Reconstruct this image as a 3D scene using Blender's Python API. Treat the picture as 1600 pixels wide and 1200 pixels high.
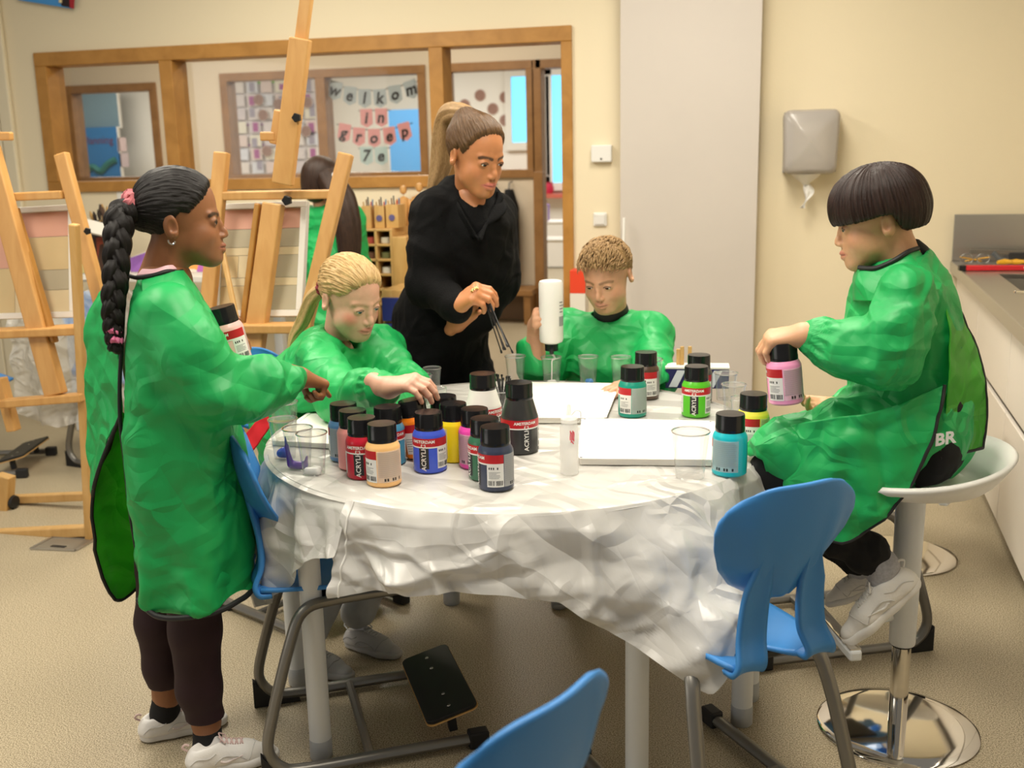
import bpy, bmesh, math, random
import numpy as np
from mathutils import Vector, Matrix
pi = math.pi
for o in list(bpy.data.objects): bpy.data.objects.remove(o)
SC = bpy.context.scene
COL = SC.collection
random.seed(7)

# ---------------------------------------------------------------- camera
F_PX, CAM_H = 1640.0, 1.40
YAW, PITCH, ROLL = math.radians(14.0), math.radians(12.3), math.radians(1.28)
CFWD = Vector((-math.sin(YAW)*math.cos(PITCH), math.cos(YAW)*math.cos(PITCH), -math.sin(PITCH)))
_r = Vector((math.cos(YAW), math.sin(YAW), 0)); _u = _r.cross(CFWD)
CR = _r*math.cos(ROLL) - _u*math.sin(ROLL); CU = _u*math.cos(ROLL) + _r*math.sin(ROLL)
CPOS = Vector((0, 0, CAM_H))
cd = bpy.data.cameras.new('camera'); cam = bpy.data.objects.new('camera', cd); COL.objects.link(cam)
cam.matrix_world = Matrix(((CR.x, CU.x, -CFWD.x, 0), (CR.y, CU.y, -CFWD.y, 0), (CR.z, CU.z, -CFWD.z, CAM_H), (0, 0, 0, 1)))
cd.sensor_fit = 'HORIZONTAL'; cd.sensor_width = 36; cd.lens = F_PX/1600*36; cd.clip_start = .02; cd.clip_end = 100
cd.dof.use_dof = True; cd.dof.focus_distance = 2.5; cd.dof.aperture_fstop = 4.0
SC.camera = cam

def _ray(x, y): return CFWD + CR*((x-800)/F_PX) - CU*((y-600)/F_PX)
def A(x, y, Y):                     # the point of the sight line of a measured pixel at depth Y
    d = _ray(x, y); return CPOS + d*(Y/d.y)
def Z(x, y, z=0.0):                 # ... at height z
    d = _ray(x, y); return CPOS + d*((z-CAM_H)/d.z)
def X(x, y, xx):                    # ... at world X
    d = _ray(x, y); return CPOS + d*(xx/d.x)

# ---------------------------------------------------------------- light and exposure
SC.view_settings.view_transform = 'Standard'; SC.view_settings.look = 'None'
SC.view_settings.gamma = 1.0; SC.view_settings.use_curve_mapping = False
SC.view_settings.exposure = 0.0
wd = bpy.data.worlds.new('world'); SC.world = wd; wd.use_nodes = True
wd.node_tree.nodes['Background'].inputs[0].default_value = (1.0, .93, .82, 1)
wd.node_tree.nodes['Background'].inputs[1].default_value = .20

def area(name, loc, rot, sx, sy, power, col):
    l = bpy.data.lights.new(name, 'AREA'); l.shape = 'RECTANGLE'; l.size = sx; l.size_y = sy; l.energy = power; l.color = col
    o = bpy.data.objects.new(name, l); COL.objects.link(o); o.location = loc; o.rotation_euler = rot
    return o
for i, (x, y) in enumerate([(-2.3, 1.7), (-.3, 1.7), (-2.3, 3.7), (-.3, 3.7)]):
    area('ceiling_luminaire', (x, y, 2.78), (0, 0, 0), .6, 1.3, 50, (1, .92, .78))
for x in (-4.6, -2.4): area('corridor_luminaire', (x, 7.4, 2.78), (0, 0, 0), 1.2, .5, 46, (1, .9, .76))
for x in (-8.0, -4.2, -1.5): area('classroom_luminaire', (x, 11.2, 2.8), (0, 0, 0), 1.6, 1.6, 75, (1, .96, .9))
area('window_daylight', (-5.6, -.8, 1.7), (math.radians(82), 0, math.radians(-62)), 3.0, 1.6, 34, (1, .95, .88))

# ---------------------------------------------------------------- materials
def nt(name):
    m = bpy.data.materials.new(name); m.use_nodes = True
    t = m.node_tree; b = t.nodes['Principled BSDF']
    return m, t, b
def N(t, typ, **kw):
    n = t.nodes.new(typ)
    for k, v in kw.items():
        if k.startswith('i_'):
            key = k[2:]; key = int(key) if key.isdigit() else key
            n.inputs[key].default_value = v
        else: setattr(n, k, v)
    return n
def L(t, a, ao, b, bi): t.links.new(a.outputs[ao], b.inputs[bi])
def mat(name, col, rough=.5, metal=0, bump=0, bscale=40, var=0, vscale=6, spec=.5, trans=0, alpha=1, coat=0, sheen=0, stretch=None, emit=0, ior=1.45):
    m, t, b = nt(name)
    b.inputs['Base Color'].default_value = (*col, 1); b.inputs['Roughness'].default_value = rough
    b.inputs['Metallic'].default_value = metal; b.inputs['Specular IOR Level'].default_value = spec
    b.inputs['Transmission Weight'].default_value = trans; b.inputs['Alpha'].default_value = alpha
    b.inputs['Coat Weight'].default_value = coat; b.inputs['IOR'].default_value = ior
    b.inputs['Sheen Weight'].default_value = sheen
    if emit:
        b.inputs['Emission Color'].default_value = (*col, 1); b.inputs['Emission Strength'].default_value = emit
    if bump or var:
        tc = N(t, 'ShaderNodeTexCoord'); src = tc
        mp = N(t, 'ShaderNodeMapping'); L(t, tc, 'Object', mp, 0)
        if stretch: mp.inputs['Scale'].default_value = stretch
        if var:
            n = N(t, 'ShaderNodeTexNoise', i_Scale=vscale, i_Detail=4.0); L(t, mp, 0, n, 'Vector')
            mx = N(t, 'ShaderNodeMix', data_type='RGBA')
            mx.inputs[6].default_value = (*[c*(1-var) for c in col], 1); mx.inputs[7].default_value = (*[min(1, c*(1+var)) for c in col], 1)
            L(t, n, 0, mx, 0); L(t, mx, 2, b, 'Base Color')
        if bump:
            n2 = N(t, 'ShaderNodeTexNoise', i_Scale=bscale, i_Detail=3.0); L(t, mp, 0, n2, 'Vector')
            bp = N(t, 'ShaderNodeBump', i_Strength=bump, i_Distance=.01); L(t, n2, 0, bp, 'Height'); L(t, bp, 0, b, 'Normal')
    return m
def wood(name, c1, c2, stretch=(14, 14, 1.2), rough=.45):
    m, t, b = nt(name); tc = N(t, 'ShaderNodeTexCoord'); mp = N(t, 'ShaderNodeMapping'); L(t, tc, 'Object', mp, 0)
    mp.inputs['Scale'].default_value = stretch
    n = N(t, 'ShaderNodeTexNoise', i_Scale=3.0, i_Detail=6.0, i_Distortion=.6); L(t, mp, 0, n, 'Vector')
    r = N(t, 'ShaderNodeValToRGB'); r.color_ramp.elements[0].color = (*c1, 1); r.color_ramp.elements[1].color = (*c2, 1)
    r.color_ramp.elements[0].position = .3; r.color_ramp.elements[1].position = .7
    L(t, n, 0, r, 0); L(t, r, 0, b, 'Base Color'); b.inputs['Roughness'].default_value = rough
    return m
def crease_mat(name, col, rough=.35, scale=9, strength=.5, trans=0, fine=60, sss=0, alpha=1):      # nylon / foil with pressed creases
    m, t, b = nt(name); tc = N(t, 'ShaderNodeTexCoord')
    acc = None                       # sharp folds: bent triangle waves in several directions, each only in patches
    for k, (rx, ry, rz, sc, am) in enumerate([(.3, .4, .2, 1.0, 1.0), (1.3, .2, .9, 1.5, .75), (.5, 1.2, 2.0, .8, 1.0), (2.2, .9, .5, 2.3, .45), (1.0, 2.0, 1.4, 3.1, .3)]):
        mp = N(t, 'ShaderNodeMapping'); mp.inputs['Rotation'].default_value = (rx, ry, rz); mp.inputs['Location'].default_value = (k*1.7, k*.9, k*2.3); L(t, tc, 'Object', mp, 0)
        w = N(t, 'ShaderNodeTexWave', wave_profile='TRI', i_Scale=scale*sc*.36, i_Distortion=3.2, i_Detail=1.5); w.inputs['Detail Scale'].default_value = .9; L(t, mp, 0, w, 0)
        n = N(t, 'ShaderNodeTexNoise', i_Scale=scale*.45*sc, i_Detail=1.0); L(t, mp, 0, n, 'Vector')
        mr = N(t, 'ShaderNodeMapRange', i_1=.46, i_2=.66, i_3=.0, i_4=am); L(t, n, 0, mr, 0)
        ma = N(t, 'ShaderNodeMath', operation='MULTIPLY_ADD'); L(t, w, 1, ma, 0); L(t, mr, 0, ma, 1)
        if acc: L(t, acc, 0, ma, 2)
        else: ma.inputs[2].default_value = 0
        acc = ma
    nz = N(t, 'ShaderNodeTexNoise', i_Scale=scale*.5, i_Detail=2.0); L(t, tc, 'Object', nz, 'Vector')
    mx = N(t, 'ShaderNodeMix', data_type='RGBA', blend_type='LINEAR_LIGHT'); mx.inputs[0].default_value = .16; L(t, tc, 'Object', mx, 6); L(t, nz, 1, mx, 7)
    vo = N(t, 'ShaderNodeTexVoronoi', feature='DISTANCE_TO_EDGE', i_Scale=scale*1.5); L(t, mx, 2, vo, 'Vector')
    m1 = N(t, 'ShaderNodeMapRange', i_1=.0, i_2=.16, i_3=.55, i_4=.0); L(t, vo, 0, m1, 0)
    m2 = N(t, 'ShaderNodeMapRange', i_1=.44, i_2=.62, i_3=0.0, i_4=1.0); L(t, nz, 0, m2, 0)
    m3 = N(t, 'ShaderNodeMath', operation='MULTIPLY_ADD'); L(t, m1, 0, m3, 0); L(t, m2, 0, m3, 1); L(t, acc, 0, m3, 2); acc = m3
    bp = N(t, 'ShaderNodeBump', i_Strength=strength, i_Distance=.028*8/scale); L(t, acc, 0, bp, 'Height'); L(t, bp, 0, b, 'Normal')
    b.inputs['Base Color'].default_value = (*col, 1); b.inputs['Roughness'].default_value = rough
    b.inputs['Alpha'].default_value = alpha
    if trans:
        tr = N(t, 'ShaderNodeBsdfTranslucent'); tr.inputs[0].default_value = (*col, 1)
        ms = N(t, 'ShaderNodeMixShader'); ms.inputs[0].default_value = trans
        out = t.nodes['Material Output']; L(t, b, 0, ms, 1); L(t, tr, 0, ms, 2); L(t, ms, 0, out, 0)
    return m
def skin_mat(name):                 # colours of lips, brows, cheeks come from the mesh attribute
    m, t, b = nt(name); a = N(t, 'ShaderNodeVertexColor', layer_name='Col')
    tc = N(t, 'ShaderNodeTexCoord'); n = N(t, 'ShaderNodeTexNoise', i_Scale=90.0, i_Detail=3.0); L(t, tc, 'Object', n, 'Vector')
    hs = N(t, 'ShaderNodeHueSaturation'); L(t, a, 0, hs, 'Color')
    mr = N(t, 'ShaderNodeMapRange', i_3=.93, i_4=1.07); L(t, n, 0, mr, 0); L(t, mr, 0, hs, 'Value')
    L(t, hs, 0, b, 'Base Color'); b.inputs['Roughness'].default_value = .48
    b.inputs['Subsurface Weight'].default_value = .12; b.inputs['Subsurface Radius'].default_value = (.012, .004, .002)
    b.inputs['Subsurface Scale'].default_value = .4
    bp = N(t, 'ShaderNodeBump', i_Strength=.08, i_Distance=.002); L(t, n, 0, bp, 'Height'); L(t, bp, 0, b, 'Normal')
    return m
def hair_mat(name, c1, c2, rough=.35, freq=60):    # attribute S = coordinate across the strands
    m, t, b = nt(name); a = N(t, 'ShaderNodeAttribute', attribute_name='S')
    n = N(t, 'ShaderNodeTexNoise', i_Scale=freq, i_Detail=5.0, i_Roughness=.7); L(t, a, 'Vector', n, 'Vector')
    r = N(t, 'ShaderNodeValToRGB'); r.color_ramp.elements[0].color = (*c1, 1); r.color_ramp.elements[1].color = (*c2, 1)
    r.color_ramp.elements[0].position = .34; r.color_ramp.elements[1].position = .68
    L(t, n, 0, r, 0); L(t, r, 0, b, 'Base Color'); b.inputs['Roughness'].default_value = rough; b.inputs['Specular IOR Level'].default_value = .32
    bp = N(t, 'ShaderNodeBump', i_Strength=.5, i_Distance=.004); L(t, n, 0, bp, 'Height'); L(t, bp, 0, b, 'Normal')
    return m

# ---------------------------------------------------------------- object helpers
def obj(name, verts, faces, m, parent=None, smooth=True, mids=None, bevel=0, solid=0, sub=0):
    me = bpy.data.meshes.new(name)
    me.from_pydata([tuple(v) for v in verts], [], [tuple(int(i) for i in f) for f in faces])
    for x in (m if isinstance(m, (list, tuple)) else [m]): me.materials.append(x)
    if mids is not None: me.polygons.foreach_set('material_index', np.asarray(mids, dtype=np.int32))
    if smooth: me.polygons.foreach_set('use_smooth', np.ones(len(me.polygons), dtype=bool))
    me.update()
    o = bpy.data.objects.new(name, me); COL.objects.link(o)
    if parent: o.parent = parent
    if solid:
        s = o.modifiers.new('s', 'SOLIDIFY'); s.thickness = solid; s.offset = 0
    if sub:
        s = o.modifiers.new('u', 'SUBSURF'); s.levels = sub; s.render_levels = sub
    if bevel:
        b = o.modifiers.new('b', 'BEVEL'); b.width = bevel; b.segments = 2; b.limit_method = 'ANGLE'; b.angle_limit = .7
    return o
def tag(o, label, cat, group=None, kind=None):
    o['label'] = label; o['category'] = cat
    if group: o['group'] = group
    if kind: o['kind'] = kind
    return o
def struct(o): o['kind'] = 'structure'; return o
def thing(name, label, cat, loc=(0, 0, 0), rz=0, group=None):
    o = bpy.data.objects.new(name, None); COL.objects.link(o); o.empty_display_size = .05
    o.location = loc; o.rotation_euler = (0, 0, rz); tag(o, label, cat, group); return o
def adopt(root, *objs):             # parent objects built in world coordinates under an Empty that has a place of its own
    mi = root.matrix_basis.inverted()
    for o in objs: o.parent = root; o.matrix_parent_inverse = mi
def dup(o, parent=None):
    c = o.copy(); COL.objects.link(c)
    if parent: c.parent = parent
    for ch in list(o.children): dup(ch, c)
    return c

class MB:                           # collects simple solids; build() links them as ONE mesh
    def __init__(s): s.v = []; s.f = []; s.mi = []
    def _add(s, v, f, mi=0):
        n = len(s.v); s.v += [Vector(p) for p in v]; s.f += [[i+n for i in q] for q in f]; s.mi += [mi]*len(f); return s
    def box(s, c, d, M=None, mi=0):
        c = Vector(c); x, y, z = [q/2 for q in d]
        v = [Vector((a*x, b*y, e*z)) for a in (-1, 1) for b in (-1, 1) for e in (-1, 1)]
        if M is not None: v = [M @ p for p in v]
        return s._add([p+c for p in v], [(0, 1, 3, 2), (4, 6, 7, 5), (0, 4, 5, 1), (2, 3, 7, 6), (0, 2, 6, 4), (1, 5, 7, 3)], mi)
    def bar(s, a, b, w, h, up=(0, 0, 1), mi=0):          # rectangular bar from a to b
        a = Vector(a); b = Vector(b); d = (b-a); l = d.length; d.normalize()
        y = Vector(up).cross(d)
        if y.length < 1e-4: y = Vector((0, 1, 0)).cross(d)
        y.normalize(); z = d.cross(y)
        M = Matrix((d, y, z)).transposed()
        return s.box((a+b)/2, (l, w, h), M, mi)
    def tube(s, pts, r, n=10, mi=0, cap=True, sx=1.0):
        pts = [Vector(p) for p in pts]; R = r if isinstance(r, (list, tuple)) else [r]*len(pts)
        v = []; f = []; up = None
        for i, p in enumerate(pts):
            d = (pts[min(i+1, len(pts)-1)]-pts[max(i-1, 0)]).normalized()
            if up is None: up = Vector((0, 0, 1)) if abs(d.z) < .9 else Vector((1, 0, 0))
            a = d.cross(up); a.normalize(); up = a.cross(d).normalized()
            for k in range(n):
                t = 2*pi*k/n; v.append(p + a*(math.cos(t)*R[i]*sx) + up*(math.sin(t)*R[i]))
        m = len(pts)
        for i in range(m-1):
            for k in range(n): f.append((i*n+k, i*n+(k+1) % n, (i+1)*n+(k+1) % n, (i+1)*n+k))
        if cap: f.append(tuple(range(n-1, -1, -1))); f.append(tuple((m-1)*n+k for k in range(n)))
        return s._add(v, f, mi)
    def lathe(s, prof, c=(0, 0, 0), n=28, mi=0, M=None):   # prof: (r, z) list
        v = []; f = []; c = Vector(c)
        for r, z in prof:
            for k in range(n):
                t = 2*pi*k/n; p = Vector((r*math.cos(t), r*math.sin(t), z)); v.append((M @ p if M is not None else p)+c)
        m = len(prof)
        for i in range(m-1):
            for k in range(n): f.append((i*n+k, i*n+(k+1) % n, (i+1)*n+(k+1) % n, (i+1)*n+k))
        if prof[0][0] > 1e-5 and prof[0] != prof[-1]: f.append(tuple(range(n-1, -1, -1)))
        if prof[-1][0] > 1e-5 and prof[0] != prof[-1]: f.append(tuple((m-1)*n+k for k in range(n)))
        return s._add(v, f, mi)
    def prism(s, poly, z0, z1, M=None, mi=0, c=(0, 0, 0)):  # polygon in XY extruded in Z
        n = len(poly); c = Vector(c)
        v = [Vector((x, y, z0)) for x, y in poly]+[Vector((x, y, z1)) for x, y in poly]
        if M is not None: v = [M @ p for p in v]
        f = [tuple(range(n-1, -1, -1)), tuple(range(n, 2*n))]+[(i, (i+1) % n, n+(i+1) % n, n+i) for i in range(n)]
        return s._add([p+c for p in v], f, mi)
    def build(s, name, m, parent=None, smooth=True, bevel=0, **k):
        o = obj(name, s.v, s.f, m, parent, smooth, s.mi, bevel, **k)
        if smooth:
            md = o.modifiers.new('n', 'EDGE_SPLIT'); md.split_angle = math.radians(38)
        return o
def spline(pts, n=8):               # Catmull-Rom through points
    P = [Vector(p) for p in pts]; out = []
    for i in range(len(P)-1):
        a, b, c, d = P[max(i-1, 0)], P[i], P[i+1], P[min(i+2, len(P)-1)]
        for k in range(n):
            t = k/n; out.append(.5*((2*b)+(c-a)*t+(2*a-5*b+4*c-d)*t*t+(3*b-a-3*c+d)*t**3))
    out.append(P[-1]); return out
def grid_faces(nu, nv, closed=False):
    f = []
    for i in range(nv-1):
        for j in range(nu if closed else nu-1):
            f.append((i*nu+j, i*nu+(j+1) % nu, (i+1)*nu+(j+1) % nu, (i+1)*nu+j))
    return f
def text_obj(s, size, m, mw, parent, name='lettering', extrude=.0004, align='CENTER', xs=1.0, bold=0):
    c = bpy.data.curves.new('t', 'FONT'); c.body = s; c.size = size; c.extrude = extrude; c.align_x = align; c.align_y = 'CENTER'; c.resolution_u = 2; c.offset = bold
    t = bpy.data.objects.new('t', c); COL.objects.link(t)
    dg = bpy.context.evaluated_depsgraph_get(); dg.update()
    me = bpy.data.meshes.new_from_object(t.evaluated_get(dg)); bpy.data.objects.remove(t)
    me.transform(Matrix.Diagonal((xs, 1, 1, 1))); me.transform(mw); me.materials.clear(); me.materials.append(m)
    return me

# ---------------------------------------------------------------- noise and implicit surfaces (numpy)
def _hash(i, j, k):
    h = (i*374761393 + j*668265263 + k*2147483647 + 12345) & 0xffffffff
    h = ((h ^ (h >> 13))*1274126177) & 0xffffffff
    return ((h ^ (h >> 16)) & 0xffff)/65535.0
def vnoise(p):
    p = np.asarray(p, float); i = np.floor(p).astype(np.int64); f = p-i; f = f*f*(3-2*f); r = 0
    for a in (0, 1):
        for b in (0, 1):
            for c in (0, 1):
                w = (f[:, 0] if a else 1-f[:, 0])*(f[:, 1] if b else 1-f[:, 1])*(f[:, 2] if c else 1-f[:, 2])
                r = r+w*_hash(i[:, 0]+a, i[:, 1]+b, i[:, 2]+c)
    return r
def crumple(p, scale, seed=0, n=7):  # sum of folded planes: flat facets meeting in sharp creases
    rs = np.random.RandomState(seed); h = np.zeros(len(p))
    w = np.stack([vnoise(p*scale*.55+k*17.3+seed) for k in range(3)], 1)-.5
    q = p*scale+w*1.6
    for i in range(n):
        d = rs.normal(size=3); d /= np.linalg.norm(d); k = rs.uniform(.6, 1.6)
        t = (q@d)*k+rs.uniform(0, 1); h += np.abs((t % 1)*2-1)/k
    return h/n-.45
def ridges(p, s, seed=0, wid=.30, aniso=(1, 1, 1)):   # sharp raised folds along the borders of warped cells, in patches
    p = np.asarray(p, float)*np.array(aniso); w = np.stack([vnoise(p*s*.7+k*9.1+seed) for k in range(3)], 1)-.5
    q = p*s+w*1.3; c = np.floor(q).astype(np.int64); f1 = np.full(len(q), 9.); f2 = f1.copy()
    for a in (-1, 0, 1):
        for b in (-1, 0, 1):
            for e in (-1, 0, 1):
                g = c+[a, b, e]; h = np.stack([_hash(g[:, 0]+seed*7+k*31, g[:, 1]+k*17, g[:, 2]+k*53) for k in range(3)], 1)
                d = np.linalg.norm(g+h-q, axis=1); f2 = np.where(d < f1, f1, np.minimum(f2, d)); f1 = np.minimum(f1, d)
    m = np.clip((vnoise(p*s*.45+seed+50)-.30)/.3, 0, 1)
    return np.maximum(0, 1-(f2-f1)/wid)*m

class Fld:
    def __init__(s, lo, hi, res):
        s.lo = np.array(lo, float); s.res = res; s.n = np.ceil((np.array(hi, float)-s.lo)/res).astype(int)+1
        s.ax = [s.lo[i]+np.arange(s.n[i])*res for i in range(3)]; s.d = np.full(s.n, 9., np.float32); s.pad = 0
    def _sl(s, lo, hi):
        a = np.clip(np.floor((np.asarray(lo)-s.lo)/s.res).astype(int), 0, s.n); b = np.clip(np.ceil((np.asarray(hi)-s.lo)/s.res).astype(int)+1, 0, s.n)
        sl = tuple(slice(a[i], b[i]) for i in range(3))
        g = (s.ax[0][sl[0]][:, None, None], s.ax[1][sl[1]][None, :, None], s.ax[2][sl[2]][None, None, :])
        return sl, g
    def _mix(s, sl, d, k, op):
        c = s.d[sl]; d = d.astype(np.float32)
        if c.size == 0: return
        if op == 'u':
            h = np.maximum(k-np.abs(c-d), 0)/max(k, 1e-6); s.d[sl] = np.minimum(c, d)-h*h*k*.25
        else:
            d = -d if op == 's' else d
            h = np.maximum(k-np.abs(c-d), 0)/max(k, 1e-6); s.d[sl] = np.maximum(c, d)+h*h*k*.25
    def cone(s, a, b, ra, rb=None, k=.01, op='u'):
        a = np.array(a, float); b = np.array(b, float); rb = ra if rb is None else rb
        m = max(ra, rb)+k+3*s.res+s.pad; sl, (x, y, z) = s._sl(np.minimum(a, b)-m, np.maximum(a, b)+m)
        ba = b-a; l2 = max(ba@ba, 1e-12)
        t = np.clip(((x-a[0])*ba[0]+(y-a[1])*ba[1]+(z-a[2])*ba[2])/l2, 0, 1)
        d = np.sqrt((x-a[0]-t*ba[0])**2+(y-a[1]-t*ba[1])**2+(z-a[2]-t*ba[2])**2)-(ra+(rb-ra)*t)
        s._mix(sl, d, k, op); return s
    def chain(s, pts, rs, k=.01, op='u'):
        for i in range(len(pts)-1): s.cone(pts[i], pts[i+1], rs[i], rs[i+1], k, op)
        return s
    def ell(s, c, r, M=None, k=.01, op='u'):
        c = np.array(c, float); r = np.array(r, float); m = r.max()+k+3*s.res+s.pad; sl, (x, y, z) = s._sl(c-m, c+m)
        p = [x-c[0], y-c[1], z-c[2]]
        if M is not None:
            M = np.array(M)[:3, :3]; p = [p[0]*M[0][i]+p[1]*M[1][i]+p[2]*M[2][i] for i in range(3)]
        k0 = np.sqrt(sum((p[i]/r[i])**2 for i in range(3))); k1 = np.sqrt(sum((p[i]/r[i]**2)**2 for i in range(3)))
        s._mix(sl, k0*(k0-1)/np.maximum(k1, 1e-9), k, op); return s
    def grid(s): return np.broadcast_arrays(s.ax[0][:, None, None], s.ax[1][None, :, None], s.ax[2][None, None, :])
    def mesh(s, smooth=1):
        d = s.d; ins = d < 0; n = np.array(d.shape)
        cs = sum(ins[a:n[0]-1+a, b:n[1]-1+b, c:n[2]-1+c].astype(np.int8) for a in (0, 1) for b in (0, 1) for c in (0, 1))
        I, J, K = np.nonzero((cs > 0) & (cs < 8)); m = len(I); ids = np.full(n-1, -1, np.int64); ids[I, J, K] = np.arange(m)
        cr = [(a, b, c) for a in (0, 1) for b in (0, 1) for c in (0, 1)]
        val = {q: d[I+q[0], J+q[1], K+q[2]] for q in cr}; acc = np.zeros((m, 3)); cnt = np.zeros(m)
        for q in cr:
            for ax in range(3):
                if q[ax]: continue
                e = list(q); e[ax] = 1; e = tuple(e); v0, v1 = val[q], val[e]; x = (v0 < 0) != (v1 < 0)
                t = np.where(x, v0/np.where(x, v0-v1, 1), 0); p = np.tile(np.array(q, float), (m, 1)); p[:, ax] += t
                acc += p*x[:, None]; cnt += x
        V = (acc/cnt[:, None]+np.stack([I, J, K], 1))*s.res+s.lo
        Fs = []
        for ax in range(3):
            o = [i for i in range(3) if i != ax]; a0 = [slice(None)]*3; a1 = [slice(None)]*3
            a0[ax] = slice(0, n[ax]-1); a1[ax] = slice(1, n[ax]); x = ins[tuple(a0)] != ins[tuple(a1)]
            P = np.stack(np.nonzero(x), 1); P = P[(P[:, o[0]] > 0) & (P[:, o[1]] > 0) & (P[:, o[0]] < n[o[0]]-1) & (P[:, o[1]] < n[o[1]]-1)]
            fl = ins[tuple(P.T)]; q = []
            for du, dv in ((0, 0), (-1, 0), (-1, -1), (0, -1)):
                R = P.copy(); R[:, o[0]] += du; R[:, o[1]] += dv; q.append(ids[tuple(R.T)])
            q = np.stack(q, 1); flip = fl if ax != 1 else ~fl; q[flip] = q[flip][:, ::-1]; Fs.append(q)
        Fq = np.concatenate(Fs)[:, ::-1]
        for _ in range(smooth): V = lap(V, Fq)
        return V, Fq
def lap(V, Fq, w=.5):
    acc = np.zeros_like(V); c = np.zeros(len(V))
    for i in range(4):
        a, b = Fq[:, i], Fq[:, (i+1) % 4]
        for k in range(3): acc[:, k] += np.bincount(a, V[b, k], len(V))+np.bincount(b, V[a, k], len(V))
        c += np.bincount(a, minlength=len(V))+np.bincount(b, minlength=len(V))
    return V*(1-w)+w*acc/np.maximum(c, 1)[:, None]
def normals(V, Fq):
    n = np.cross(V[Fq[:, 2]]-V[Fq[:, 0]], V[Fq[:, 3]]-V[Fq[:, 1]]); out = np.zeros_like(V)
    for i in range(4):
        for k in range(3): out[:, k] += np.bincount(Fq[:, i], n[:, k], len(V))
    return out/np.maximum(np.linalg.norm(out, axis=1), 1e-12)[:, None]
def nobj(name, V, Fq, m, parent=None, attr=None, mids=None):
    me = bpy.data.meshes.new(name); nv, nf = len(V), len(Fq)
    me.vertices.add(nv); me.vertices.foreach_set('co', np.ascontiguousarray(V, np.float32).ravel())
    me.loops.add(nf*4); me.loops.foreach_set('vertex_index', np.ascontiguousarray(Fq, np.int32).ravel())
    me.polygons.add(nf); me.polygons.foreach_set('loop_start', np.arange(0, nf*4, 4, dtype=np.int32))
    me.update(calc_edges=True); me.validate()
    me.polygons.foreach_set('use_smooth', np.ones(len(me.polygons), dtype=bool))
    for x in (m if isinstance(m, (list, tuple)) else [m]): me.materials.append(x)
    if mids is not None: me.polygons.foreach_set('material_index', np.asarray(mids, np.int32))
    for an, (ty, arr) in (attr or {}).items():
        a = me.attributes.new(an, ty, 'POINT')
        a.data.foreach_set('color' if 'COLOR' in ty else 'vector', np.ascontiguousarray(arr, np.float32).ravel())
    o = bpy.data.objects.new(name, me); COL.objects.link(o)
    if parent: adopt(parent, o)
    return o
# ---------------------------------------------------------------- the setting
M_wall = mat('wall_paint', (.80, .70, .50), .75, bump=.06, bscale=120)
M_wall2 = mat('wall_paint_inner', (.74, .64, .49), .75, bump=.06, bscale=120)
M_white = mat('white_paint', (.74, .70, .62), .6)
M_pillar = mat('pillar_panel', (.575, .525, .475), .6, var=.04, vscale=3)
M_frame = wood('oiled_frame_wood', (.36, .165, .028), (.48, .235, .05), (3, 3, 3))
M_frame2 = wood('brown_frame_wood', (.25, .12, .035), (.34, .17, .055), (3, 3, 3))
M_beech = wood('beech_wood', (.54, .275, .08), (.64, .355, .12), (9, 9, 2))
M_pine = wood('pine_wood', (.56, .32, .10), (.66, .41, .16), (9, 9, 2))
M_black = mat('black_plastic', (.012, .012, .013), .35)
M_rubber = mat('black_rubber', (.015, .015, .016), .6)
M_grey = mat('grey_metal', (.23, .22, .20), .38, metal=.7)
M_blue = mat('blue_plastic', (.045, .235, .60), .42, bump=.04, bscale=300)
M_whiteplastic = mat('white_plastic', (.80, .79, .75), .35)
M_whitemetal = mat('white_lacquer', (.72, .74, .75), .35)
M_chrome = mat('chrome', (.78, .75, .70), .07, metal=1)
M_steel = mat('brushed_steel', (.48, .46, .43), .32, metal=.9, bump=.03, bscale=60, stretch=(1, 12, 1))
def glass_mat(name, tint=(1, 1, 1), refl=.10, haze=0):
    m, t, b = nt(name); tr = N(t, 'ShaderNodeBsdfTransparent'); tr.inputs[0].default_value = (*tint, 1)
    gl = N(t, 'ShaderNodeBsdfGlossy'); gl.inputs['Roughness'].default_value = .03
    lw = N(t, 'ShaderNodeLayerWeight'); lw.inputs[0].default_value = .35
    mm = N(t, 'ShaderNodeMath', operation='MULTIPLY'); L(t, lw, 1, mm, 0); mm.inputs[1].default_value = refl*5
    ms = N(t, 'ShaderNodeMixShader'); L(t, mm, 0, ms, 0); src = tr
    if haze:
        df = N(t, 'ShaderNodeBsdfDiffuse'); df.inputs[0].default_value = (.9, .9, .9, 1); mh = N(t, 'ShaderNodeMixShader'); mh.inputs[0].default_value = haze
        L(t, tr, 0, mh, 1); L(t, df, 0, mh, 2); src = mh
    L(t, src, 0, ms, 1); L(t, gl, 0, ms, 2); L(t, ms, 0, t.nodes['Material Output'], 0)
    return m
M_glass = glass_mat('window_glass', (.96, .96, .95), .06)
M_cup = glass_mat('clear_plastic', (.965, .965, .96), .10, .07)
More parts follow.
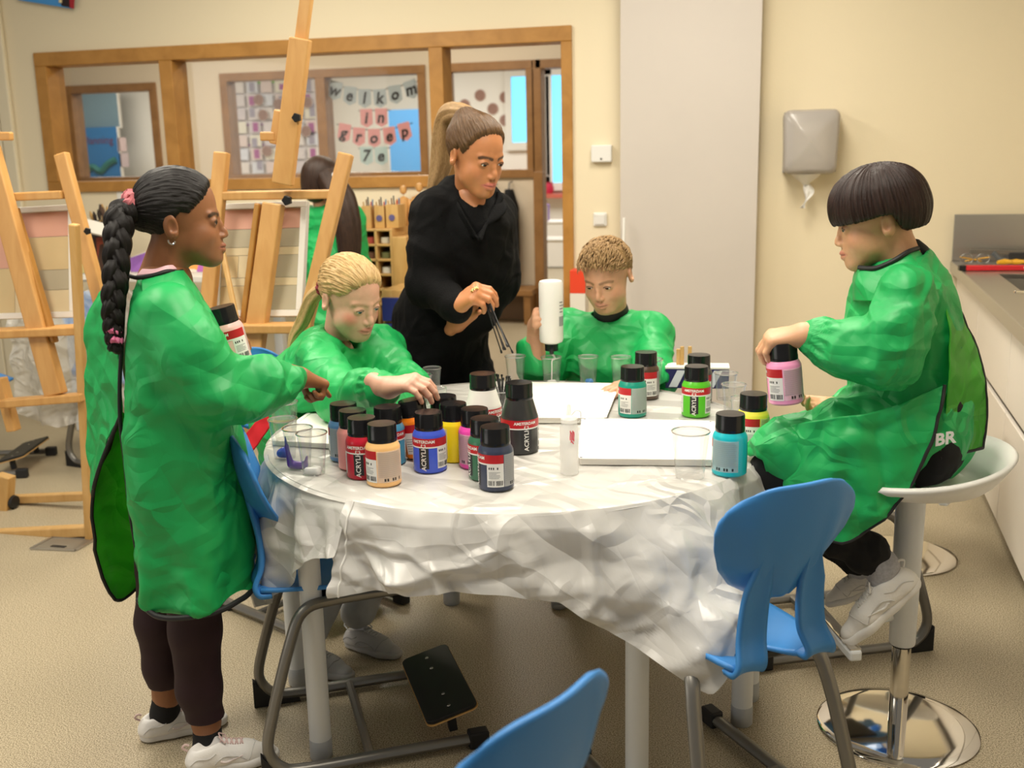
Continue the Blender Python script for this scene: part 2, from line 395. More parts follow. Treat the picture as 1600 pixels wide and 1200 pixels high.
def floor_mat():
    m, t, b = nt('speckled_vinyl'); tc = N(t, 'ShaderNodeTexCoord')
    n = N(t, 'ShaderNodeTexNoise', i_Scale=300.0, i_Detail=2.0); L(t, tc, 'Object', n, 'Vector')
    n2 = N(t, 'ShaderNodeTexNoise', i_Scale=1.4, i_Detail=2.0); L(t, tc, 'Object', n2, 'Vector')
    r = N(t, 'ShaderNodeValToRGB'); e = r.color_ramp.elements
    e[0].position = .36; e[0].color = (.17, .135, .08, 1); e[1].position = .64; e[1].color = (.60, .52, .37, 1)
    k = e.new(.5); k.color = (.42, .345, .225, 1)
    L(t, n, 0, r, 0); L(t, r, 0, b, 'Base Color'); b.inputs['Roughness'].default_value = .42
    mr = N(t, 'ShaderNodeMapRange', i_3=.34, i_4=.5); L(t, n2, 0, mr, 0); L(t, mr, 0, b, 'Roughness')
    return m
WY = 5.41                                            # front face of the back wall
def wallbox(name, x0, x1, y0, y1, z0, z1, m, parent=None):
    o = MB().box(((x0+x1)/2, (y0+y1)/2, (z0+z1)/2), (x1-x0, y1-y0, z1-z0)).build(name, m, parent, smooth=False)
    return o if parent else struct(o)
struct(obj('floor', [(-12, -1.5, 0), (3, -1.5, 0), (3, 14, 0), (-12, 14, 0)], [(0, 1, 2, 3)], floor_mat(), smooth=False))
FL, FRX, FT, FB, MU1, MU2 = -4.10, -1.00, 2.025, 1.245, -3.27, -1.715
wb = MB()
for x0, x1, z0, z1 in [(-6.5, FL, 0, 3), (FL, FRX, FT, 3), (FL, MU2, 0, FB), (FRX, 1.6, 0, 3)]:
    wb.box(((x0+x1)/2, WY+.09, (z0+z1)/2), (x1-x0, .18, z1-z0))
struct(wb.build('wall_back', M_wall, smooth=False))
wallbox('wall_right', 1.5, 1.6, 1.0, WY, 0, 3, M_wall)
wallbox('wall_pillar', -.735, -.075, WY-.16, WY-.005, 0, 3, M_pillar)
cu = MB()                                           # ribbed panel at the far left
for i in range(14): cu.box((-4.32-i*.085, WY-.02, 1.5), (.078, .03, 2.98))
struct(cu.build('trim_1', mat('cream_panel', (.76, .68, .50), .6), smooth=False, bevel=.008))
# frame of the glazed partition
fw = .075
def bars(name, m, lst, d=.13, y=None, parent=None):
    b = MB()
    for x0, x1, z0, z1 in lst: b.box(((x0+x1)/2, y, (z0+z1)/2), (x1-x0, d, z1-z0))
    return b.build(name, m, parent, smooth=False, bevel=.004)
w1 = struct(bars('window_1', M_frame, [(FL, FRX, FT-fw, FT), (FL, FL+fw, FB+fw*.8, FT-fw), (FL, MU2-.035, FB, FB+fw*.8), (MU1-.04, MU1+.04, FB+fw*.8, FT-fw), (MU2-.035, MU2+.04, 0, FT-fw)], .16, WY+.06))
bars('glass_pane', M_glass, [(FL+fw, MU1-.04, FB+fw*.8, FT-fw)], .006, WY+.09, w1); bars('glass_pane', M_glass, [(MU1+.04, MU2-.035, FB+fw*.8, FT-fw)], .006, WY+.09, w1)
d1 = struct(bars('door_1', M_frame, [(FRX-.055, FRX, 0, FT-fw)], .16, WY+.06))
bars('door_leaf', mat('dark_door_edge', (.03, .028, .025), .5), [(FRX-.10, FRX-.057, .01, FT-fw-.01)], .05, WY+.5, d1)
# corridor and the classroom beyond
CY = 8.9
def cx(px, py=200): return A(px, py, CY).x
ops = [(cx(84), cx(250), 1.21, 2.12), (cx(350), cx(668), 1.21, 2.17), (cx(692), cx(836), 1.21, 2.17), (cx(838), cx(905), 0, 2.17)]
cw = MB(); xs = [-12]+[v for o in ops for v in o[:2]]+[1.5]
for i in range(0, len(xs), 2): cw.box(((xs[i]+xs[i+1])/2, CY+.07, 1.5), (max(.01, xs[i+1]-xs[i]), .14, 3))
for x0, x1, z0, z1 in ops:
    cw.box(((x0+x1)/2, CY+.07, (z1+3)/2), (x1-x0, .14, 3-z1))
    if z0 > 0: cw.box(((x0+x1)/2, CY+.07, z0/2), (x1-x0, .14, z0))
struct(cw.build('wall_corridor', M_wall2, smooth=False))
def win(name, o, mull=(), f=.07):
    x0, x1, z0, z1 = o
    w = struct(bars(name, M_frame2, [(x0, x1, z1-f, z1), (x0, x1, z0, z0+f), (x0, x0+f, z0+f, z1-f), (x1-f, x1, z0+f, z1-f)]+[(m-.045, m+.045, z0+f, z1-f) for m in mull], .17, CY+.06))
    ms = [x0+f]+list(mull)+[x1-f]
    for a, b in zip(ms[:-1], ms[1:]): bars('glass_pane', M_glass, [(a, b, z0+f, z1-f)], .006, CY+.06, w)
win('window_2', ops[0], [cx(112)]); win('window_3', ops[1], [cx(505)]); win('window_4', ops[2])
d2 = struct(bars('door_2', M_frame2, [(ops[3][0]-.03, ops[3][0]+.05, 0, 2.17), (ops[3][0], ops[3][1], 2.10, 2.17)], .17, CY+.06))
wallbox('wall_far', -12, 1.5, 13.2, 13.3, 0, 3, mat('far_wall', (.80, .76, .68), .8))
wallbox('wall_partition', -11.6, -11.5, CY+.16, 13.2, 0, 3, M_white)
# windows of the far classroom: daylight behind them
M_day = mat('day_sky', (.16, .62, 1.0), .5, emit=1.15)
for k, (a, b, t_, b_) in enumerate([(798, 826, 120, 222), (838, 854, 118, 275), (858, 880, 118, 285)]):
    p, q = A(a, t_, 13.15), A(b, b_, 13.15)
    w = struct(bars('window_%d' % (5+k), M_white, [(p.x-.08, p.x, q.z, p.z), (q.x, q.x+.08, q.z, p.z), (p.x-.08, q.x+.08, p.z, p.z+.1), (p.x-.08, q.x+.08, q.z-.1, q.z)], .06, 13.17))
    bars('pane', M_day, [(p.x, q.x, q.z, p.z)], .02, 13.18, w)
# bench and coats in the corridor
def px_box(name, x0, y0, x1, y1, Y, dep, m, parent=None, bevel=.004, smooth=False):   # solid standing at depth Y
    a = A(x0, y0, Y); b = A(x1, y1, Y)
    return MB().box(((a.x+b.x)/2, Y+dep/2, (a.z+b.z)/2), (abs(b.x-a.x), dep, abs(a.z-b.z))).build(name, m, parent, smooth, bevel)
bn = thing('coat_bench', 'low wooden bench under the black coats in the corridor', 'bench', (cx(800), CY-.3, 0))
a = A(700, 452, CY-.35); b = A(834, 452, CY-.35)
def local(root, o): adopt(root, o); return o
local(bn, MB().box(((a.x+b.x)/2, CY-.22, .27), (b.x-a.x, .36, .05)).build('seat', M_frame2, None, False, .006))
local(bn, MB().box(((a.x+b.x)/2, CY-.1, .12), (b.x-a.x-.1, .06, .23)).build('back_panel', mat('bench_panel', (.16, .10, .06), .6), None, False))
for x in (a.x+.05, b.x-.05): local(bn, MB().box((x, CY-.22, .122), (.06, .34, .244)).build('leg', M_frame2, None, False, .004))
local(bn, MB().box((b.x+.02, CY-.16, .63), (.08, .1, 1.26)).build('post', M_frame2, None, False, .004))
# thermostat, light switch, paper sign
def wall_item(name, label, cat, px, py, w, h, d, m):
    p = A(px, py, WY-.02); t = thing(name, label, cat, (p.x, WY, p.z))
    MB().box((0, -d/2, 0), (w, d, h)).build('cover', m, t, False, .006); return t
t = wall_item('thermostat', 'small white thermostat box on cream wall beside door frame', 'thermostat', 940, 240, .105, .085, .035, M_whiteplastic)
MB().box((.0, -.037, -.025), (.008, .006, .008)).build('button', M_grey, t, False)
t = wall_item('light_switch', 'square white light switch on cream wall beneath the thermostat', 'switch', 937, 343, .07, .07, .014, M_whiteplastic)
MB().box((0, -.017, 0), (.05, .008, .05), Matrix.Rotation(.06, 3, 'X')).build('rocker', M_whiteplastic, t, False, .002)
# paper towel dispenser
p = A(1266, 222, WY-.06)
t = thing('towel_dispenser', 'smoky grey centrefeed paper towel dispenser on cream wall', 'dispenser', (p.x, WY, p.z))
def rr(w, h, r, n=6):
    o = []
    for cx_, cy_, a0 in ((w/2-r, h/2-r, 0), (-w/2+r, h/2-r, 90), (-w/2+r, -h/2+r, 180), (w/2-r, -h/2+r, 270)):
        for k in range(n+1):
            q = math.radians(a0+90*k/n); o.append((cx_+r*math.cos(q), cy_+r*math.sin(q)))
    return o
RX = Matrix(((1, 0, 0), (0, 0, -1), (0, 1, 0)))       # local XY outline to a standing XZ outline, extruded toward -Y
sm, tt_, bb = nt('smoked_plastic'); bb.inputs['Base Color'].default_value = (.50, .46, .42, 1); bb.inputs['Alpha'].default_value = .72; bb.inputs['Roughness'].default_value = .18
dv = []; df = []
for k, (sc, y) in enumerate([(1, 0), (1, -.10), (.985, -.15), (.94, -.175), (.85, -.186), (.02, -.19)]):
    for q in rr(.262, .30, .035): dv.append((q[0]*sc*(1-.06*(q[1] < 0)), y, q[1]*sc))
obj('shell', dv, [tuple(reversed(f_)) for f_ in grid_faces(28, 6, True)], sm, t)
MB().lathe([(.0, -.115), (.082, -.115), (.082, .1), (.0, .1)], (.005, -.095, -.01)).build('paper_roll', mat('towel_paper', (.78, .72, .64), .9), t)
MB().box((0, -.012, 0), (.25, .02, .285)).build('back_plate', mat('dispenser_grey', (.40, .36, .33), .5), t, False)
MB().lathe([(.07, -.148), (.055, -.165), (.02, -.19), (.014, -.2)], (-.015, -.095, 0)).build('nozzle', mat('nozzle_plastic', (.72, .68, .6), .4), t)
tv = []; tf = []
for i in range(12):
    z = -.195-i*.0105; w = .012+.012*math.sin(i*.55)+.004*i/11; xo = -.012+.014*math.sin(i*.4)
    for j in range(5): tv.append((xo+(j/4-.5)*2*w, -.095+.012*math.sin(j*1.9+i*.5), z))
obj('paper_tail', tv, grid_faces(5, 12), mat('towel_white', (.9, .88, .84), .9), t, solid=.002)
# kitchen counter
KX0, KY0, KX1, KY1 = .838, WY-.02, .735, 3.0
kz = .86
ct = thing('kitchen_unit', 'pale kitchen base cabinets under the steel counter along right wall', 'cabinet', (1.1, 4.2, 0))
def kbox(name, root, x0, x1, y0, y1, z0, z1, m, bevel=.003):   # x from counter front edge, y back from the wall
    b = MB().box(((x0+x1)/2, -(y0+y1)/2, (z0+z1)/2), (x1-x0, y1-y0, z1-z0))
    b.v = [Matrix.Rotation(-math.radians(2.65), 3, 'Z') @ q+Vector((KX0, KY0, 0)) for q in b.v]
    o = b.build(name, m, None, False, bevel); adopt(root, o); return o
M_cab = mat('cabinet_front', (.72, .66, .58), .4, var=.03, vscale=4)
M_dark = mat('shadow_gap', (.05, .045, .04), .6)
kbox('body', ct, .05, .11, 0, 3.2, .10, kz-.055, M_cab); kbox('shelf', ct, .11, .6, 0, 3.2, .10, .5, M_cab)
for i in range(4): kbox('door', ct, .03, .05, i*.8+.004, i*.8+.797, .108, .50, M_cab)
for i in range(4): kbox('drawer', ct, .03, .05, i*.8+.004, i*.8+.797, .525, .79, M_cab)
kbox('plinth', ct, .09, .55, 0, 3.2, 0, .10, M_dark); kbox('grip_rail', ct, .04, .06, 0, 3.2, .503, .522, M_dark)
cn = thing('steel_counter', 'grey stainless steel worktop with sink basin and raised backsplash', 'worktop', (1.1, 4.2, kz))
sx0, sx1, sy0, sy1 = .13, .5, .55, 1.1
for a in [(0, sx0, 0, 3.2), (sx1, .6, 0, 3.2), (sx0, sx1, 0, sy0), (sx0, sx1, sy1, 3.2)]: kbox('top', cn, a[0], a[1], a[2], a[3], kz-.02, kz, M_steel, 0)
kbox('front_edge', cn, -.004, .012, 0, 3.2, kz-.052, kz-.001, M_steel); kbox('backsplash', cn, 0, .6, .0, .016, kz+.001, kz+.22, M_steel)
kbox('sink_basin', cn, sx0, sx1, sy0, sy1, kz-.17, kz-.16, M_steel)
for a in [(sx0-.004, sx0, sy0, sy1), (sx1, sx1+.004, sy0, sy1), (sx0, sx1, sy0-.004, sy0), (sx0, sx1, sy1, sy1+.004)]: kbox('sink_wall', cn, *a, kz-.165, kz-.003, M_steel, 0)
q = Z(1590, 497, kz)
fa = thing('tap', 'silver mixer tap at the near edge of the sink', 'tap', (q.x+.05, q.y, kz+.001))
MB().lathe([(.022, 0), (.022, .05), (.016, .06), (.014, .1)]).build('body', M_chrome, fa); MB().tube(spline([(0, 0, .09), (0, .02, .16), (0, .1, .19), (0, .16, .14)]), .01).build('spout', M_chrome, fa)
MB().bar((-.0, 0, .075), (-.07, -.02, .085), .012, .01).build('lever', M_chrome, fa, False, .002)
# tools lying on the counter
q = Z(1575, 423, kz)
rt = thing('red_tool', 'red flat clamp tool with black tip lying on steel counter', 'tool', (q.x, q.y, kz+.001), math.radians(4))
MB().box((0, 0, .012), (.36, .035, .022)).build('bar', mat('red_paint', (.62, .02, .03), .4), rt, False, .004); MB().box((-.19, 0, .012), (.03, .036, .024)).build('tip', M_black, rt, False, .004)
q = Z(1523, 414, kz)
gg = thing('safety_glasses', 'clear safety glasses with yellow crossed temples on steel counter', 'glasses', (q.x, q.y, kz+.001))
M_yel = mat('yellow_plastic', (.80, .42, .02), .4)
for s in (-1, 1):
    MB().tube([(s*.035+.028*math.cos(a_*pi/8), 0, .028+.022*math.sin(a_*pi/8)) for a_ in range(17)], .0025, 6).build('lens_rim', M_grey, gg)
    MB().tube([(s*.065, 0, .035), (s*.02, .02, .026), (-s*.035, .045, .012)], .003, 6).build('temple', M_yel, gg)
q = Z(1582, 416, kz)
yc = thing('yellow_clamp', 'yellow plastic spring clamp on top of the grey counter behind red tool', 'clamp', (q.x, q.y+.02, kz+.001))
for k in range(3): MB().tube([(-.06+k*.05, .01*k, .014), (-.03+k*.05, .012, .016), (.0+k*.05, 0, .017)], [.008, .013, .008], 8).build('jaw', M_yel, yc)
q = Z(1570, 411, kz)
gc = thing('grey_clamp', 'dark grey bar clamp leaning in front of the backsplash', 'clamp', (q.x, q.y-.03, kz+.001))
MB().bar((-.16, .0, .055), (.16, .02, .045), .012, .022).build('bar', M_grey, gc, False, .002)
MB().tube([(-.06, 0, .05), (-.03, 0, .02), (.0, 0, .012)], .012, 8).build('handle', mat('slate_plastic', (.12, .13, .14), .5), gc)
MB().box((.07, .01, .025), (.12, .02, .05)).build('jaw', mat('ribbed_black', (.03, .03, .03), .6), gc, False, .003)
# ---------------------------------------------------------------- round table, plastic cloth and what stands on it
TC = Vector((-.634, 2.574, 0)); TR_ = .636; TH = .686; TZ = .694
tb = thing('round_table', 'large round table on white tubular legs under the plastic sheet', 'table', (TC.x, TC.y, 0))
MB().lathe([(0, TH-.026), (TR_-.012, TH-.026), (TR_-.004, TH-.02), (TR_, TH-.012), (TR_-.004, TH-.004), (TR_-.014, TH), (0, TH)], n=96).build('tabletop', M_whiteplastic, tb)
MB().lathe([(.5, TH-.07), (.53, TH-.07), (.53, TH-.027), (.5, TH-.027), (.5, TH-.07)], n=48).build('apron_ring', M_grey, tb)
for px, py, z in [(466, 757, TH), (1012, 793, TH), (1187, 1136, 0), (1207, 1095, 0), (706, 942, 0), (455, 1068, 0)]:
    q = Z(px, py, z); d = Vector((q.x-TC.x, q.y-TC.y, 0)); d *= min(1, (.615 if z else .61)/d.length)
    MB().lathe([(.026, .004), (.026, TH-.028)], (d.x, d.y, 0), n=20).build('leg', M_whitemetal, tb)
    lo_ = MB().lathe([(.024, 0), (.027, .004), (.027, .05), (.0262, .052)], (d.x, d.y, 0), n=20).build('leg_foot', mat('leg_foot_grey', (.42, .44, .46), .4), tb)
# cloth
def cyl_hit(px, py, r):             # where a sight line meets the upright cylinder of the table edge
    d = _ray(px, py); ox, oy = CPOS.x-TC.x, CPOS.y-TC.y
    a = d.x*d.x+d.y*d.y; b = 2*(ox*d.x+oy*d.y); c = ox*ox+oy*oy-r*r; D = max(b*b-4*a*c, 0)
    t = (-b-math.sqrt(D))/(2*a); p = CPOS+d*t
    return math.degrees(math.atan2(p.y-TC.y, p.x-TC.x)), p.z
M_sheet = crease_mat('plastic_sheet', (.74, .725, .69), .25, 6, .5, trans=.25)
cl = thing('plastic_tablecloth', 'crumpled white plastic sheet draped over the round table', 'tablecloth', (TC.x, TC.y, TZ))
tv = []; NR, NA = 60, 260; rs = [TR_+.006]
for i in range(NR):
    r = (TR_+.007)*(i/(NR-1))**.8
    for j in range(NA):
        a_ = 2*pi*j/NA; x, y = r*math.cos(a_), r*math.sin(a_); tv.append((x, y, 0))
tv = np.array(tv); nz = crumple(tv*[1, 1, 1], 7, 3, 6)*.004; nz -= nz.max(); nz = np.maximum(nz, -.0032)
edge = np.hypot(tv[:, 0], tv[:, 1])/(TR_+.007); tv[:, 2] = nz+.0004-np.clip((edge-.965)/.035, 0, 1)**2*.006
obj('top_sheet', tv, grid_faces(NA, NR, True), M_sheet, cl)
def drape(name, hem, r0, seed, amp, n_fold, nu=240, nv=50, over=.012):
    hem = [(*h, .02)[:3] for h in hem]; pts = [cyl_hit(x, y, TR_+r) for x, y, r in hem]; th = np.array([p[0] for p in pts]); z = np.array([p[1] for p in pts])
    th = np.where(th > 90, th-360, th); o = np.argsort(th, kind='stable'); th, z = th[o], z[o]; hr = np.array([h[2] for h in hem])[o]
    ts = np.linspace(th[0], th[-1], nu); hz = np.interp(ts, th, z)-TZ
    hz = np.convolve(np.pad(hz, 1, 'edge'), [.25, .5, .25], 'valid')
    hrr = np.interp(ts, th, hr)-.02; hrr = np.tile(np.convolve(np.pad(hrr, 6, 'edge'), np.ones(13)/13, 'valid'), (nv, 1))
    T, S = np.meshgrid(np.radians(ts), np.linspace(0, 1, nv)); Hm = np.tile(hz, (nv, 1))
    zz = -.001+Hm*S; P = np.stack([np.cos(T)*TR_, np.sin(T)*TR_, zz], -1).reshape(-1, 3)
    c = 1.5*crumple(P, 5.0, seed, 3).reshape(T.shape)+.55*crumple(P, 12, seed+5, 3).reshape(T.shape)+.35*ridges(P, 8, seed, .3).reshape(T.shape)
    fold = np.sin(T*n_fold+np.sin(T*5+seed)*1.3)
    w = np.clip(S*abs(1)*np.abs(Hm)/.14, 0, 1)
    R_ = TR_+r0+over*np.minimum(1, S*6)+hrr*S**1.3+w*(amp*1.5*(c+.42)+.012*(fold+1))*np.clip(np.abs(Hm)/.10, .2, 1.15)
    v = np.stack([np.cos(T)*R_, np.sin(T)*R_, zz+w*.006*c], -1).reshape(-1, 3)
    o_ = obj(name, v, grid_faces(nu, nv), M_sheet, cl); return v.reshape(nv, nu, 3)
FH = [(541, 921), (620, 916), (700, 917), (780, 921), (868, 926), (884, 938), (930, 968), (990, 1006, .09), (1046, 1046, .15), (1096, 1076, .20), (1106, 1062, .20), (1130, 1010, .19), (1152, 950, .16), (1162, 900, .11), (1184, 830, .05), (1206, 780), (1213, 750)]
fv = drape('front_drape', FH, .003, 4, .030, 19)
LH = [(404, 800), (407, 862), (413, 925), (424, 946), (440, 938), (458, 912), (480, 884), (505, 868), (543, 862)]
drape('side_drape', LH, -.004, 11, .026, 26, 90)
BH_a = np.radians(np.linspace(-10, 200, 90)); S_ = np.linspace(0, 1, 8); T, S = np.meshgrid(BH_a, S_)
rr_ = TR_+.006+S*.012*(1+np.sin(T*23)); v = np.stack([np.cos(T)*rr_, np.sin(T)*rr_, -.001-.13*S*(1+.2*np.sin(T*7))], -1).reshape(-1, 3)
obj('back_drape', v, grid_faces(90, 8), M_sheet, cl)
hm = MB().tube([Vector(p) for p in fv[:, 4]*1.0015], .0022, 6).build('fold_line', M_whiteplastic, cl)

# --- paint jars
M_red = mat('label_red', (.50, .012, .018), .4); M_lab = mat('label_white', (.80, .79, .76), .45); M_ink = mat('label_ink', (.02, .02, .022), .45)
M_line = mat('label_grey', (.30, .30, .30), .5)
m_, t_, b_ = nt('label_film'); b_.inputs['Base Color'].default_value = (.85, .85, .83, 1); b_.inputs['Alpha'].default_value = .42; b_.inputs['Roughness'].default_value = .4; M_film = m_
M_lid = mat('jar_lid', (.008, .008, .009), .22)
def label_mesh(name, r, z0, z1):
    V = []; Fc = []; mi = []
    H_ = z1-z0
    def patch(a0, a1, u0, u1, m, lift=0.0):
        n = max(2, int(abs(a1-a0)/6)+1); k = len(V); rr2 = r+lift
        for i in range(n):
            a_ = math.radians(a0+(a1-a0)*i/(n-1)-90)
            for u in (u0, u1): V.append((rr2*math.cos(a_), rr2*math.sin(a_), z0+H_*u))
        for i in range(n-1): Fc.append((k+2*i, k+2*i+2, k+2*i+3, k+2*i+1)); mi.append(m)
    e = .00025
    patch(-112, 95, .73, 1, 0)                      # red band
    patch(-112, 95, .685, .73, 1)                   # white rule
    patch(-112, -62, 0, .685, 1); patch(-24, 10, 0, .685, 2); patch(40, 95, 0, .685, 1); patch(97, 195, 0, 1, 4)
    for i in range(13): patch(100, 190-(i*37 % 5)*2, .18+i*.062, .2+i*.062, 3, e)
    rs = random.Random(3)
    for k in range(2):
        for i in range(9): patch(43+k*26+i*2.5, 43+k*26+i*2.5+rs.uniform(.8, 2), .05, .2, 2, e)
    for i in range(5): patch(46, 46+rs.uniform(24, 42), .27+i*.045, .288+i*.045, 3, e)
    for i in range(4): patch(46+i*7+(6 if i == 3 else 0), 50+i*7+(6 if i == 3 else 0), .55, .62, 2, e)
    for i in range(6): patch(-106, -106+rs.uniform(24, 40), .1+i*.08, .125+i*.08, 3, e)
    for i in range(8): patch(110+i*9, 116+i*9, .04, .13, 2, e) if i % 3 else None
    def wrap(s, size, ang, u, m, rot=False, xs=1, bold=.0):
        M = Matrix.Rotation(pi/2, 4, 'Z') if rot else Matrix()
        me = text_obj(s, size, M_lab, M, None, xs=xs, extrude=0, bold=bold); k = len(V)
        for q in me.vertices:
            a_ = math.radians(ang-90)+q.co.x/r; V.append(((r+.0005)*math.cos(a_), (r+.0005)*math.sin(a_), z0+H_*u+q.co.y))
        for pl in me.polygons: Fc.append(tuple(k+i for i in pl.vertices)); mi.append(m)
        bpy.data.meshes.remove(me)
    wrap('AMSTERDAM', .0098, -10, .89, 1, bold=.0003); wrap('▪▪▪', .005, -10, .79, 1); wrap('ACRYLIC', .0155, -7, .38, 1, True, bold=.0003)
    o = obj(name, V, Fc, [M_red, M_lab, M_ink, M_line, M_film], None, True, mi); return o
JR, JH = .0385, .138
LBL = label_mesh('label', JR+.0004, .012, .083); LBLM = LBL.data; bpy.data.objects.remove(LBL)
JB = MB().lathe([(0, .002), (JR-.004, 0), (JR, .004), (JR, .086), (JR-.002, .091), (.0325, .098), (.0315, .1)], n=40)
JL = MB().lathe([(0, .0985), (.0325, .0985), (.0328, .1), (.0328, .108), (.0322, .109), (.0322, .134), (.031, .1375), (.0, .138)], n=40)
def ribs(mb, r, z0, z1, n=60):
    return mb
def jar_parts(root, colm, first=[]):
    b = JB.build('body', colm, root); l = JL.build('lid', M_lid, root)
    lb = bpy.data.objects.new('label', LBLM); COL.objects.link(lb); lb.parent = root
jc = {}
def jcol(name, c): jc[name] = mat('paint_'+name, c, .32, coat=.2); return jc[name]
JARS = [  # px centre, bottom y, colour name, rgb, which side of the label shows, description
 (601, 763, 'peach', (.93, .55, .22), 118, 'peach orange paint jar at the front corner of the jar cluster'),
 (572, 752, 'crimson', (.50, .008, .03), 10, 'crimson red paint jar directly behind the peach jar'),
 (557, 738, 'salmon', (.86, .33, .32), -85, 'salmon pink paint jar behind the crimson jar'),
 (542, 724, 'steel_blue', (.10, .22, .44), 160, 'steel blue paint jar whose lid the standing girl touches'),
 (617, 730, 'sea_blue', (.06, .28, .45), -30, 'sea blue paint jar between the peach and ultramarine jars'),
 (692, 712, 'white', (.8, .8, .78), 0, 'paint jar mostly hidden behind the tilted orange jar'),
 (673, 741, 'ultramarine', (.05, .10, .62), 14, 'ultramarine blue paint jar facing front with acrylic label'),
 (711, 727, 'lemon', (.88, .66, .01), -140, 'lemon yellow paint jar beside the ultramarine jar'),
 (744, 735, 'magenta', (.80, .07, .42), 175, 'magenta pink paint jar beside the lemon yellow jar'),
 (760, 754, 'forest', (.03, .14, .075), 60, 'forest green paint jar partly behind the indigo jar'),
 (776, 770, 'indigo', (.035, .045, .085), 70, 'dark indigo paint jar with a red topped label at cluster edge'),
 (988, 654, 'emerald', (.01, .29, .21), 100, 'emerald green paint jar beside the back canvas corner'),
 (1087, 654, 'leaf', (.10, .52, .02), 0, 'bright leaf green paint jar facing front near table rim'),
 (1091, 632, 'charcoal', (.05, .05, .05), 30, 'black lidded paint jar hidden behind the bright leaf green one'),
 (1009, 626, 'umber', (.08, .045, .03), 40, 'black lidded paint jar hidden behind the tall ridged clear cup'),
 (1139, 747, 'turquoise', (.01, .52, .60), 165, 'turquoise paint jar at the right rim of the table'),
 (1175, 708, 'pale_yellow', (.90, .78, .08), 70, 'pale yellow paint jar behind the turquoise jar'),
]
def face_cam(p, ang): return math.atan2(CPOS.y-p.y, CPOS.x-p.x)+pi/2-math.radians(ang)
def on_table(px, bottom_y, r):      # centre of a round base whose nearest point is seen at this pixel
    q = Z(px, bottom_y, TZ); d = Vector((q.x, q.y, 0)).normalized(); return Vector((q.x+d.x*r, q.y+d.y*r, TZ))
jar_pos = {j[2]: on_table(j[0], j[1], JR) for j in JARS}
jar_pos['orange'] = on_table(669, 736, JR); jar_pos['litre_white'] = on_table(757, 693, .0455); jar_pos['litre_black'] = on_table(813, 712, .0455)
def jr_(k): return .0455 if 'litre' in k else (.0415 if k == 'orange' else JR)
for _ in range(80):                 # standing jars may touch but not share space: the farther one gives way
    for a_ in jar_pos:
        for b_ in jar_pos:
            if a_ == b_: continue
            d = jar_pos[b_]-jar_pos[a_]; m_ = jr_(a_)+jr_(b_)+.0015
            if 0 < d.length < m_ and jar_pos[b_].length >= jar_pos[a_].length: jar_pos[b_] = jar_pos[b_]+d.normalized()*(m_-d.length)*.6
for px, by, nm, c, side, lab in JARS:
    p = jar_pos[nm]; t = thing('paint_jar', lab, 'jar', p, face_cam(p, side), 'acrylic paint jars on the table'); jar_parts(t, jcol(nm, c))
# three jars in hands
def held_jar(nm, c, loc, tilt, side, lab):
    t = thing('paint_jar', lab, 'jar', loc, 0, 'paint jars held in hand'); t.rotation_mode = 'QUATERNION'
    t.rotation_quaternion = tilt @ Matrix.Rotation(face_cam(Vector(loc), side), 3, 'Z').to_quaternion() if not isinstance(tilt, Matrix) else (tilt @ Matrix.Rotation(face_cam(Vector(loc), side), 3, 'Z')).to_quaternion()
    jar_parts(t, jcol(nm, c)); return t
p = jar_pos['orange']
op = Vector((p.x, p.y, TZ+.008)); held_jar('orange', (.88, .22, .01), op, Matrix.Rotation(math.radians(-9), 3, 'Y'), -60, 'bright orange paint jar gripped and tilted by the blond girl')
# big bottles
def big_jar(lab, px, by, c, nm, side, r=.0455):
    p = jar_pos['litre_'+nm]; t = thing('paint_bottle', lab, 'bottle', p, face_cam(p, side), 'litre paint bottles on the table')
    MB().lathe([(0, .002), (r-.004, 0), (r, .005), (r, .088), (r-.002, .094), (.034, .128), (.0325, .132)], n=40).build('body', mat('bottle_'+nm, c, .32, coat=.2), t)
    MB().lathe([(0, .131), (.0328, .131), (.0335, .133), (.0335, .141), (.0328, .142), (.0328, .168), (.0315, .171), (0, .1715)], n=40).build('lid', M_lid, t)
    l = label_mesh('label', r+.0005, .014, .086); l.parent = t; return p
big_jar('large white litre paint bottle behind the magenta jar', 757, 693, (.82, .80, .77), 'white', -60)
big_jar('large black litre paint bottle with a red band label', 813, 712, (.03, .03, .03), 'black', -28)

# --- clear cups
M_rim = glass_mat('clear_rim', (.86, .86, .85), .3, .3)
def cup_mb(h=.098, r1=.036, r0=.025):
    pr = [(0, .003), (r0-.002, .0025), (r0, .0), (r0+.0008, .003)]
    for i in range(1, 9):
        u = i/8; pr.append((r0+(r1-.0022-r0)*u+(.0004 if i % 2 else 0), h*(.03+.93*u)))
    m = MB().lathe(pr, n=36); m.lathe([(r1-.0025, h*.965), (r1, h*.97), (r1+.0004, h*.985), (r1, h), (r1-.002, h), (r1-.0025, h*.965)], n=36, mi=1); return m
def cup(px, by, lab, h=.098, r1=.036, r0=.025, paint=None, z=TZ, up=True, grp='clear plastic cups on the table'):
    p = on_table(px, by, r0); t = thing('plastic_cup', lab, 'cup', (p.x, p.y, z+.0005), random.uniform(0, 6), grp)
    o = cup_mb(h, r1, r0).build('wall', [M_cup, M_rim], t)
    if not up:
        for v in o.data.vertices: v.co.z = h-v.co.z
    return t
def blob(t, nm, c, pts, label=None):
    f = Fld((-.035, -.035, 0), (.035, .035, .09), .0018)
    for a_, b_, ra, rb in pts: f.cone(a_, b_, ra, rb, .006)
    V, Q = f.mesh(1); o = nobj(nm, V, Q, mat('wet_'+nm, c, .25, coat=.4)); o.parent = t; o.name = 'paint'; o['label'] = label; return o
t = cup(446, 720, 'clear cup holding a blob of blue paint'); t.rotation_euler.z = 0
